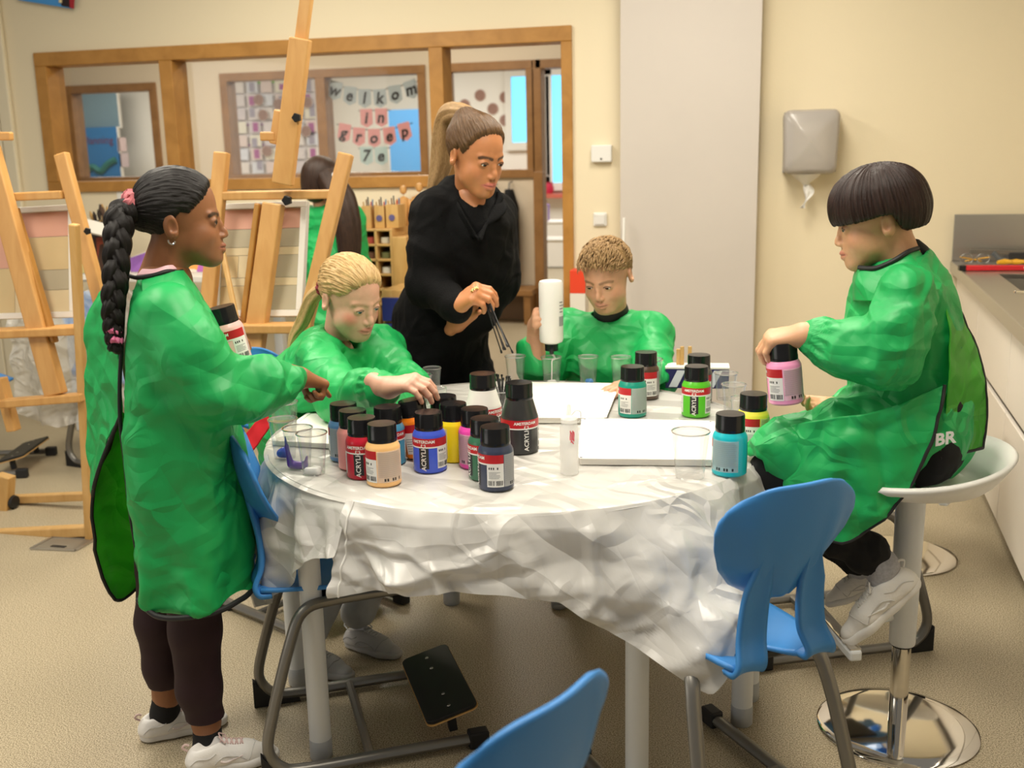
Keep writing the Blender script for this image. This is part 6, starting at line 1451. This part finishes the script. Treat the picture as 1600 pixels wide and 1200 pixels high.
cols = [(.42, .07, .05), (.62, .55, .44), (.16, .07, .04), (.16, .16, .06), (.3, .2, .1), (.75, .72, .66), (.3, .25, .2), (.5, .3, .1), (.3, .3, .3), (.4, .1, .1)]
nm = ['red', 'cream', 'brown', 'olive', 'tan', 'white', 'grey', 'ochre', 'slate', 'wine']
for k in range(6):
    r_, c_ = divmod(k, 2); xc = x0+w*(c_+.5)/2; zf = zt-(r_+1)*ch_-.006+.0065
    b = tag(MB().prism(rr(w/2-.03, .18, .02), 0, ch_*.42, c=(0, 0, 0)).build('basket', mat('basket_'+nm[k], cols[k], .8, bump=.3, bscale=90), None, False, .004), '%s basket in the %s row of the wooden cubby shelf' % (nm[k], ('top', 'second', 'third')[r_]), 'basket', 'baskets in the cubby shelf'); b.location = (xc, YS+.11, zf)
# pencil boxes and brushes on top
M_dot = mat('box_logo', (.12, .10, .25), .5)
for k, (xa, xb, yt) in enumerate([(559, 575, 322), (579, 596, 322), (597, 618, 320)]):
    a = A(xa, yt, YS); b = A(xb, 357, YS); ww = b.x-a.x; hh = max(.05, a.z-zt-.003)
    t = thing('pencil_box', ('narrow wooden pencil box at the end of the shelf top', 'wooden pencil box in the middle of the cubby shelf top', 'widest wooden pencil box standing on the cubby shelf')[k], 'box', ((a.x+b.x)/2, YS+.10, zt+.001), 0, 'wooden pencil boxes')
    for sx, sy, dx, dy in [(0, -.05, ww, .008), (0, .05, ww, .008), (-ww/2+.004, 0, .008, .092), (ww/2-.004, 0, .008, .092)]: MB().box((sx, sy, hh/2), (dx, dy, hh)).build('side', M_pine, t, False, .001)
    MB().box((0, 0, .004), (ww-.01, .09, .008)).build('bottom', M_pine, t, False)
    if k: MB().lathe([(0, 0), (.016, 0), (.016, .002), (0, .002)], (0, -.056, hh*.45), 20, M=Matrix.Rotation(pi/2, 3, 'X')).build('logo', M_dot, t, False)
    for q in range(5):
        px_ = (a.x+b.x)/2+(q-2)*ww*.14
        s = MB().tube([(px_, YS+.08+.01*(q % 3), zt+.012), (px_+(q-2)*.006, YS+.08+.01*(q % 2), zt+hh+.02+.012*(q % 3))], .0035, 6).build('pencil', mat('pencil', [(.5, .3, .1), (.2, .1, .05), (.1, .1, .1), (.5, .05, .05), (.1, .2, .4)][q], .5)); tag(s, 'pencil standing in a wooden pencil box on the shelf', 'pencil', 'pencils in the boxes')
# wooden mannequins hanging at the wall
for k, (hx, hy) in enumerate([(628, 297), (653, 293)]):
    p = A(hx, hy, 5.30); t = thing('wooden_mannequin', ('jointed wooden mannequin nearer the pencil boxes', 'jointed wooden mannequin nearer the standing woman')[k], 'mannequin', (p.x, 5.32, p.z), 0, 'wooden mannequins on the wall')
    MB().lathe([(0, -.025), (.016, -.015), (.02, 0), (.015, .018), (0, .025)], n=14).build('head', M_beech, t)
    MB().lathe([(0, -.03), (.028, -.045), (.034, -.08), (.025, -.13), (.03, -.17), (.02, -.195), (0, -.2)], n=14).build('torso', M_beech, t)
    for sg in (-1, 1):
        MB().tube([(sg*.03, 0, -.05), (sg*.05, -.02, -.12), (sg*.035, -.03, -.19)], [.011, .009, .008], 8).build('arm', M_beech, t); MB().tube([(sg*.015, 0, -.19), (sg*.025, -.02, -.29), (sg*.02, .0, -.38)], [.016, .012, .009], 8).build('leg', M_beech, t)
    MB().tube([(0, -.0, -.1), (0, .085, -.1)], .006, 6).build('wall_peg', M_grey, t)
# drawer cabinet behind the blond girl
xa, xb, zt2, _ = span(590, 452, 640, 600, 4.75)
t = thing('drawer_cabinet', 'low pine cabinet with blue drawers beside the standing woman', 'cabinet', ((xa+xb)/2, 4.9, 0))
pbox(t, 'body', ((xa+xb)/2+.06, 4.86, zt2/2), (xb-xa+.06, .28, zt2), M_pine)
M_bd = mat('drawer_blue', (.008, .02, .16), .4)
for k in range(5): pbox(t, 'drawer', (xa+.115, 4.705, zt2-.09-k*.125), (.15, .03, .112), M_bd)
# paper notice under the window and the art table with brushes and paintings at the left
p = A(202, 301, WY-.01); t = thing('paper_notice', 'white paper notice on the wall under the corridor window', 'notice', (p.x, WY-.004, p.z)); pbox(t, 'sheet', (p.x, WY-.004, p.z), (.17, .004, .10), mat('notice_paper', (.82, .80, .74), .8), 0, 0)
for k in range(3): pbox(t, 'print_line', (p.x, WY-.0072, p.z+.025-.025*k), (.12-.02*k, .001, .006), M_line, 0, 0)
q0, q1 = A(110, 352, 4.75), A(335, 352, 4.75); zt3 = .84
t = thing('art_table', 'long white art table under the window behind the standing girl', 'table', ((q0.x+q1.x)/2, 5.0, 0))
pbox(t, 'top', ((q0.x+q1.x)/2, 5.0, zt3-.015), (q1.x-q0.x+.3, .55, .03), M_white)
for sx in (-1, 1):
    for sy in (-.22, .22): pbox(t, 'leg', ((q0.x+q1.x)/2+sx*((q1.x-q0.x)/2+.08), 5.0+sy, (zt3-.03)/2), (.05, .05, zt3-.032), M_whitemetal)
zt3 += .001
p = A(165, 345, 4.95); bt_ = thing('brush_tub', 'dark tub full of paint brushes on the art table', 'tub', (p.x, 4.98, zt3)); hh = max(.12, p.z-zt3)
MB().lathe([(0, .004), (.085, 0), (.105, hh), (.1, hh), (.08, .008), (0, .008)], n=26).build('wall', mat('tub_dark', (.03, .02, .018), .5), bt_); MB().lathe([(.103, hh*.82), (.108, hh*.82), (.109, hh*.9), (.104, hh*.9)], n=26).build('band', mat('tub_band', (.08, .06, .05), .5), bt_)
M_bristle = [mat('bristle', c, .8) for c in ((.03, .02, .015), (.5, .3, .1), (.10, .06, .04))]
for k in range(18):
    a_ = k*2.4; r_ = .02+.055*((k*5) % 7)/7; b0_ = Vector((p.x+math.cos(a_)*r_*.5, 4.98+math.sin(a_)*r_*.5, zt3+.02)); b1_ = Vector((p.x+math.cos(a_)*r_*1.5, 4.98+math.sin(a_)*r_*1.2, zt3+hh+.05+.035*((k*3) % 4)/3))
    s = thing('paint_brush', 'paint brush standing in the dark tub on the art table', 'brush', b0_, 0, 'brushes in the dark tub')
    MB().tube([(0, 0, 0), (b1_-b0_)*.82], .004, 6).build('handle', M_pine, s); MB().tube([(b1_-b0_)*.82, (b1_-b0_)*.92, b1_-b0_], [.006, .010, .003], 8).build('bristles', M_bristle[k % 3], s)
def panel(name, lab, cat, px_, Y, cols_, grp=None, tilt=.12, thick=.012):
    a, b, c_, d = [A(x, y, Y+(tilt*.5 if i < 2 else 0)) for i, (x, y) in enumerate(px_)]; c_.z = max(c_.z, zt3) if Y < 4.8 else zt3; d.z = max(d.z, zt3) if Y < 4.8 else zt3; cen = (a+b+c_+d)/4
    t = thing(name, lab, cat, cen, 0, grp); n = (b-a).cross(d-a).normalized()
    if n.y > 0: n = -n
    def q(u, v): return (a.lerp(b, u)).lerp(d.lerp(c_, u), v)-cen
    def quad(nm_, u0, u1, v0, v1, m, lift, th):
        ps_ = [q(u0, v0), q(u1, v0), q(u1, v1), q(u0, v1)]; V = [p_+n*lift for p_ in ps_]+[p_+n*(lift-th) for p_ in ps_]
        return obj(nm_, V, [(0, 1, 2, 3), (7, 6, 5, 4), (0, 4, 5, 1), (1, 5, 6, 2), (2, 6, 7, 3), (3, 7, 4, 0)], m, t, False)
    quad('board', 0, 1, 0, 1, mat('board_white', (.74, .70, .62), .7), 0, thick)
    for k, (u0, u1, v0, v1, c2) in enumerate(cols_): quad('paint_patch', u0, u1, v0, v1, mat('patch', c2, .6, var=.35, vscale=14), .002+.0006*k, .0015)
    return t
panel('painting_board', 'dark red and ochre painting leaning behind the braid', 'painting', [(140, 372), (182, 360), (182, 452), (146, 428)], 4.68, [(.0, 1, .0, 1, (.06, .03, .02)), (.25, .75, .05, .7, (.30, .06, .03)), (.55, .98, .25, .95, (.42, .22, .05))], 'paintings on the art table')
panel('painting_board', 'green and white painting sheet behind the left easel post', 'painting', [(106, 372), (132, 366), (152, 470), (112, 486)], 4.55, [(.05, .5, .1, .9, (.05, .32, .08)), (.4, .9, .3, .6, (.7, .6, .3)), (.2, .8, .6, .85, (.6, .5, .2))], 'paintings on the art table')
panel('painting_board', 'purple painted board standing behind the girl\'s neck', 'painting', [(204, 402), (236, 390), (246, 430), (206, 440)], 4.9, [(.0, 1, .05, 1, (.28, .12, .42))], 'paintings on the art table')
panel('painting_board', 'red orange and purple painting in front of the girl\'s chest', 'painting', [(288, 402), (330, 404), (322, 452), (290, 444)], 4.88, [(.0, .6, .02, .35, (.65, .04, .08)), (.05, .6, .35, .8, (.75, .32, .08)), (.6, 1, .05, .95, (.42, .12, .4)), (.1, .5, .78, .98, (.75, .6, .5))], 'paintings on the art table')
panel('paper_sheet', 'sheet of cream drawing paper hanging over the art table edge', 'paper', [(120, 338), (176, 352), (180, 372), (118, 358)], 4.66, [], None)
# red box by the door post and white leaning strip
xa, xb, za, zb_ = span(894, 420, 918, 456, 5.30); t = thing('red_crate', 'orange red plastic crate on a stand behind the blond boy', 'crate', ((xa+xb)/2, 5.3, 0))
pbox(t, 'crate', ((xa+xb)/2, 5.28, (za+zb_)/2), (xb-xa, .1, za-zb_), mat('crate_red', (.75, .06, .02), .5)); pbox(t, 'stand', ((xa+xb)/2, 5.28, zb_/2), (xb-xa, .1, zb_-.001), M_white)
tag(MB().bar(Vector((A(976, 340, 5.22).x, 5.20, A(976, 340, 5.22).z)), Vector((A(968, 600, 5.1).x, 5.1, .003)), .012, .012).build('white_stick', M_whiteplastic, None, False, .002), 'thin white stick leaning against the pillar behind the boy', 'stick')
# hanging mobile corner at the top left of the room
t = thing('wall_poster', 'colourful poster hanging high at the top left wall', 'poster', (A(70, -10, WY-.02).x, WY-.02, A(70, -10, WY-.02).z))
cor = [A(24, -60, WY-.03), A(120, -60, WY-.03), A(115, 14, WY-.03), A(28, 0, WY-.03)]
def flat(root, nm_, pts, m, th=.004):
    c = root.location; V = [p_-c for p_ in pts]+[p_-c+Vector((0, th, 0)) for p_ in pts]; k = len(pts)
    return obj(nm_, V, [tuple(range(k)), tuple(range(2*k-1, k-1, -1))]+[(i, i+k, (i+1) % k+k, (i+1) % k) for i in range(k)], m, root, False)
flat(t, 'sheet', cor, mat('poster_blue', (.06, .30, .70), .6)); flat(t, 'dark_shape', [A(84, -60, WY-.035), A(112, -60, WY-.035), A(115, 13, WY-.035), A(96, 9, WY-.035)], mat('poster_dark', (.02, .008, .01), .6)); flat(t, 'red_shape', [A(106, -60, WY-.04), A(120, -60, WY-.04), A(115, 14, WY-.04), A(109, 12, WY-.04)], mat('poster_red', (.4, .02, .03), .6)); flat(t, 'pale_shape', [A(90, -60, WY-.04), A(98, -60, WY-.04), A(96, 5, WY-.04), A(92, 4, WY-.04)], mat('poster_pale', (.8, .7, .4), .6))
# coats on the corridor hooks
for k, (xa, ya, xb, yb, c, lb_) in enumerate([(782, 296, 812, 432, (.006, .006, .007), 'black coat hanging over the corridor bench'), (764, 300, 784, 430, (.010, .009, .010), 'second black coat hanging behind the standing woman')]):
    a, b = A(xa, ya, CY-.12), A(xb, yb, CY-.12); cxm = (a.x+b.x)/2; r_ = (b.x-a.x)/2
    t = thing('coat', lb_, 'coat', (cxm, CY-.13, a.z), 0, 'coats in the corridor')
    V = [];
    for i in range(20):
        s = i/19
        for j in range(24): a_ = 2*pi*j/24; rr2 = r_*(.45+.55*min(1, s*5))*(1+.10*math.sin(a_*5+s*3)); V.append((rr2*math.cos(a_), .09*math.sin(a_)*(.6+.4*s), (b.z-a.z)*s))
    obj('shell', V, grid_faces(24, 20, True)+[tuple(range(23, -1, -1)), tuple(range(19*24, 20*24))], mat('coat_black', c, .8), t)
    MB().tube([(0, .0, 0), (0, .02, .05), (0, .11, .06)], .008, 6).build('hook_loop', M_grey, t)
    if k == 0: MB().tube(spline([(-r_*.6, -.1, -.33), (-r_*.9, -.11, -.43), (-r_*1.1, -.1, -.52)], 5), [.03]*10+[.015], 8).build('red_scarf', mat('scarf_red', (.55, .02, .03), .8), t)
# bunting WELKOM IN GROEP 7E on the corridor window
M_sl = mat('pennant_grey', (.48, .55, .60), .8); M_pk = mat('pennant_pink', (.84, .40, .42), .8); M_sb = mat('pennant_blue', (.58, .76, .80), .8); M_let = mat('letter_black', (.015, .015, .02), .7)
BY = CY+.070
def pennant(ch, px_, py_, w_, h_, m, rot, line):
    p = A(px_, py_, BY); s = (A(px_+10, py_, BY)-p).length/10
    W_, H_ = w_*s, h_*s; t = thing('pennant', '%s pennant with the letter %s in the %s of the bunting' % (('slate grey', 'pink', 'pale blue')[[M_sl, M_pk, M_sb].index(m)], ch, line), 'pennant', p, 0, 'letter pennants on the corridor window'); t.rotation_euler = (0, rot, 0)
    MB().prism([(-W_/2, H_/2), (-W_/2, -H_*.3), (0, -H_/2), (W_/2, -H_*.3), (W_/2, H_/2)], 0, .004, RX).build('card', m, t, False)
    me = text_obj(ch, H_*.85, M_let, Matrix.Translation((0, -.006, .0)) @ Matrix.Rotation(pi/2, 4, 'X') @ Matrix(((1, .2, 0, 0), (0, 1, 0, 0), (0, 0, 1, 0), (0, 0, 0, 1))), None, bold=.004)
    o = bpy.data.objects.new('letter', me); COL.objects.link(o); o.parent = t
for ch, x, y, r_ in [('w', 524, 142, .25), ('e', 547, 150, .12), ('l', 570, 154, .03), ('k', 594, 154, -.04), ('o', 618, 148, -.12), ('m', 643, 140, -.28)]: pennant(ch, x, y, 20, 27, M_sl, r_, 'top line')
for ch, x, y, r_ in [('i', 573, 185, 0), ('n', 596, 184, 0)]: pennant(ch, x, y, 19, 27, M_pk, r_, 'second line')
for ch, x, y, r_ in [('g', 538, 208, .2), ('r', 561, 214, .08), ('o', 585, 216, 0), ('e', 609, 213, -.1), ('p', 633, 206, -.22)]: pennant(ch, x, y, 19, 27, M_pk, r_, 'third line')
for ch, x, y, r_ in [('7', 573, 244, 0), ('e', 596, 244, -.05)]: pennant(ch, x, y, 20, 27, M_sb, r_, 'bottom line')
for k, ln in enumerate([[(514, 131), (547, 138), (582, 141), (618, 136), (655, 126)], [(560, 173), (610, 172)], [(526, 194), (560, 202), (610, 201), (645, 192)], [(560, 232), (610, 231)]]):
    tag(MB().tube(spline([A(x, y, BY+.006) for x, y in ln], 5), .004, 5).build('bunting_cord', M_let), ('cord of the top grey pennant line', 'cord of the short pink pennant line', 'cord of the long pink pennant line', 'cord of the bottom pale blue pennants')[k], 'cord')
# round paper medallions and pinned sheets on the windows, boards behind
M_med = mat('medallion', (.30, .17, .13), .8, var=.4, vscale=30); M_medr = mat('medallion_rim', (.45, .30, .24), .8)
for k, (x, y) in enumerate([(700, 149), (726, 164), (750, 149), (770, 170), (789, 152), (789, 188), (698, 186), (404, 156), (435, 163), (411, 180), (417, 236), (478, 205), (480, 160)]):
    right = x > 680; Yd = 13.192 if right else 12.93; p = A(x, y, Yd); r_ = 8.5*Yd*1.06/F_PX
    t = thing('paper_medallion', 'round brown paper medallion %s' % ('on the far classroom wall beside the daylight window' if right else 'among the pinned sheets of the collage'), 'decoration', p, 0, 'medallions in the far classroom' if right else 'medallions on the corridor window')
    MB().lathe([(0, -.002), (r_*.85, -.002), (r_*.85, .002), (0, .002)], n=20, M=RX).build('disc', M_med, t, False); MB().lathe([(r_*.85, -.004), (r_, -.003), (r_, .003), (r_*.85, .004), (r_*.85, -.004)], n=20, M=RX).build('rim', M_medr, t, False)
rs = random.Random(11); pal = [(.78, .72, .68), (.72, .66, .66), (.66, .60, .62), (.80, .76, .64), (.75, .62, .58), (.70, .72, .78)]
k = 0
for r_ in range(7):
    for c_ in range(6):
        x, y = 363+c_*22+r_*1.5, 128+r_*21+c_*-.5
        if x > 492: continue
        a, b = A(x, y, 12.96), A(x+18, y+17, 12.96); t = thing('pinned_sheet', 'pinned paper sheet in the collage on the left corridor pane', 'paper', ((a.x+b.x)/2, 12.96, (a.z+b.z)/2), 0, 'pinned sheets of the collage')
        MB().box((0, 0, 0), (b.x-a.x, .006, a.z-b.z)).build('sheet', mat('sheet', pal[(k*5+r_) % 6], .8), t, False)
        if k % 2: MB().box((rs.uniform(-.03, .03), -.005, rs.uniform(-.04, .03)), (.075, .005, .075+.04*(k % 3))).build('printed_picture', mat('picture', [(.10, .09, .14), (.35, .32, .40), (.75, .55, .08), (.40, .10, .30)][k % 4], .7), t, False)
        k += 1
a, b = A(350, 118, 13.0), A(500, 285, 13.0); t = thing('collage_board', 'white board behind the collage of pinned sheets', 'board', ((a.x+b.x)/2, 13.0, (a.z+b.z)/2)); MB().box((0, .09, 0), (b.x-a.x, .2, a.z-b.z)).build('board', mat('pinboard', (.70, .66, .66), .8), t, False)
MB().box((.05, -.012, (a.z-b.z)/2-.06), (.50, .02, .12)).build('green_strip', mat('green_paper', (.20, .55, .06), .8), t, False)
for z_ in (.06, -.20): MB().box((-.1, -.012, z_), (.8, .02, .02)).build('purple_strip', mat('purple_paper', (.30, .10, .32), .8), t, False)
def board(name, lab, cat, x0_, y0_, x1_, y1_, Y, c, emit=0):
    a, b = A(x0_, y0_, Y), A(x1_, y1_, Y); t = thing(name, lab, cat, ((a.x+b.x)/2, Y, (a.z+b.z)/2)); MB().box((0, 0, 0), (b.x-a.x, .03, a.z-b.z)).build('panel', mat(name+'_m', c, .6), t, False)
    for s_ in (-1, 1): MB().box((s_*(b.x-a.x)/2, -.005, 0), (.02, .04, a.z-b.z)).build('edge', M_white, t, False)
    if b.z > .1: MB().box((0, .0, -(a.z-b.z)/2-b.z/2), (.05, .03, b.z-.002)).build('stand', M_grey, t, False)
    return t
board('blue_screen', 'bright blue board behind the pink pennants', 'board', 606, 172, 668, 292, 12.7, (.13, .42, .85))
board('planning_board', 'deep blue planning poster behind the left corridor pane', 'poster', 120, 200, 194, 292, 12.7, (.015, .13, .32))
pb_ = bpy.data.objects['planning_board']; me = text_obj('Planning', .14, mat('dark_red_ink', (.12, .02, .05), .7), Matrix.Translation((-.0, -.022, .22)) @ Matrix.Rotation(pi/2, 4, 'X'), None); o = bpy.data.objects.new('lettering', me); COL.objects.link(o); o.parent = pb_
MB().tube(spline([(-.25, -.02, -.2), (-.12, -.02, -.12), (.0, -.02, -.18), (.12, -.02, -.09), (.25, -.02, -.03)], 5), .045, 6).build('green_drawing', mat('drawing_green', (.02, .14, .12), .7), pb_)
for x_, z_, c_ in ((.36, .16, (.55, .42, .40)), (.37, -.04, (.50, .40, .40))): MB().box((x_, -.022, z_), (.13, .006, .18)).build('pinned_page', mat('page', c_, .8), pb_, False)
board('slate_board', 'slate blue board above the planning poster', 'board', 121, 134, 190, 200, 12.8, (.14, .22, .26)); board('blue_banner', 'narrow blue banner at the far left corridor pane', 'banner', 84, 132, 106, 292, 12.75, (.03, .17, .32))
# desks and chairs of the far classroom seen through the door
for k, (x, y, Yd) in enumerate([(858, 345, 10.6), (862, 372, 9.9)]):
    p = A(x, y, Yd); t = thing('school_desk', ('far white desk with books seen through the door gap', 'nearer white desk seen through the door gap')[k], 'desk', (p.x, Yd, 0), 0, 'desks in the far classroom')
    MB().box((0, 0, p.z-.012), (.6, .45, .024)).build('top', M_white, t, False, .004)
    for sx in (-.26, .26):
        for sy in (-.19, .19): MB().tube([(sx, sy, 0), (sx, sy, p.z-.025)], .015, 8).build('leg', M_grey, t)
p = A(846, 330, 10.55); zd = A(858, 345, 10.6).z
for k, c in enumerate([(.05, .03, .14), (.42, .35, .62), (.20, .10, .40)]):
    t = thing('book', ('dark navy', 'lilac', 'violet')[k]+' book standing on the far desk', 'book', (p.x-.03+.05*k, 10.5, zd+.001), .1, 'books on the far desk'); MB().box((0, 0, .09), (.035, .14, .18-.01*k)).build('cover', mat('book', c, .6), t, False, .002); MB().box((0, -.004, .09), (.025, .138, .172-.01*k)).build('pages', M_white, t, False)
p = A(848, 300, 12.6); t = thing('red_vase', 'small red pot on the far window sill', 'vase', (p.x, 12.95, A(848, 303, 12.9).z+.001)); MB().lathe([(0, 0), (.05, 0), (.07, .06), (.05, .13), (.04, .13), (.04, .02), (0, .02)], n=20).build('pot', mat('pot_red', (.5, .02, .06), .4), t); MB().lathe([(.048, .125), (.056, .125), (.056, .138), (.048, .138), (.048, .125)], n=20).build('rim', mat('pot_rim', (.4, .02, .05), .4), t)
a, b = A(780, 303, 12.9), A(900, 303, 12.9); t = thing('window_ledge', 'red topped window ledge in the far classroom', 'ledge', ((a.x+b.x)/2, 13.0, a.z)); MB().box((0, 0, -.03), (b.x-a.x, .4, .05)).build('top', mat('ledge_red', (.5, .12, .08), .5), t, False); MB().box((0, .05, -.05-(a.z-.06)/2), (b.x-a.x-.1, .2, a.z-.07)).build('front', M_white, t, False)
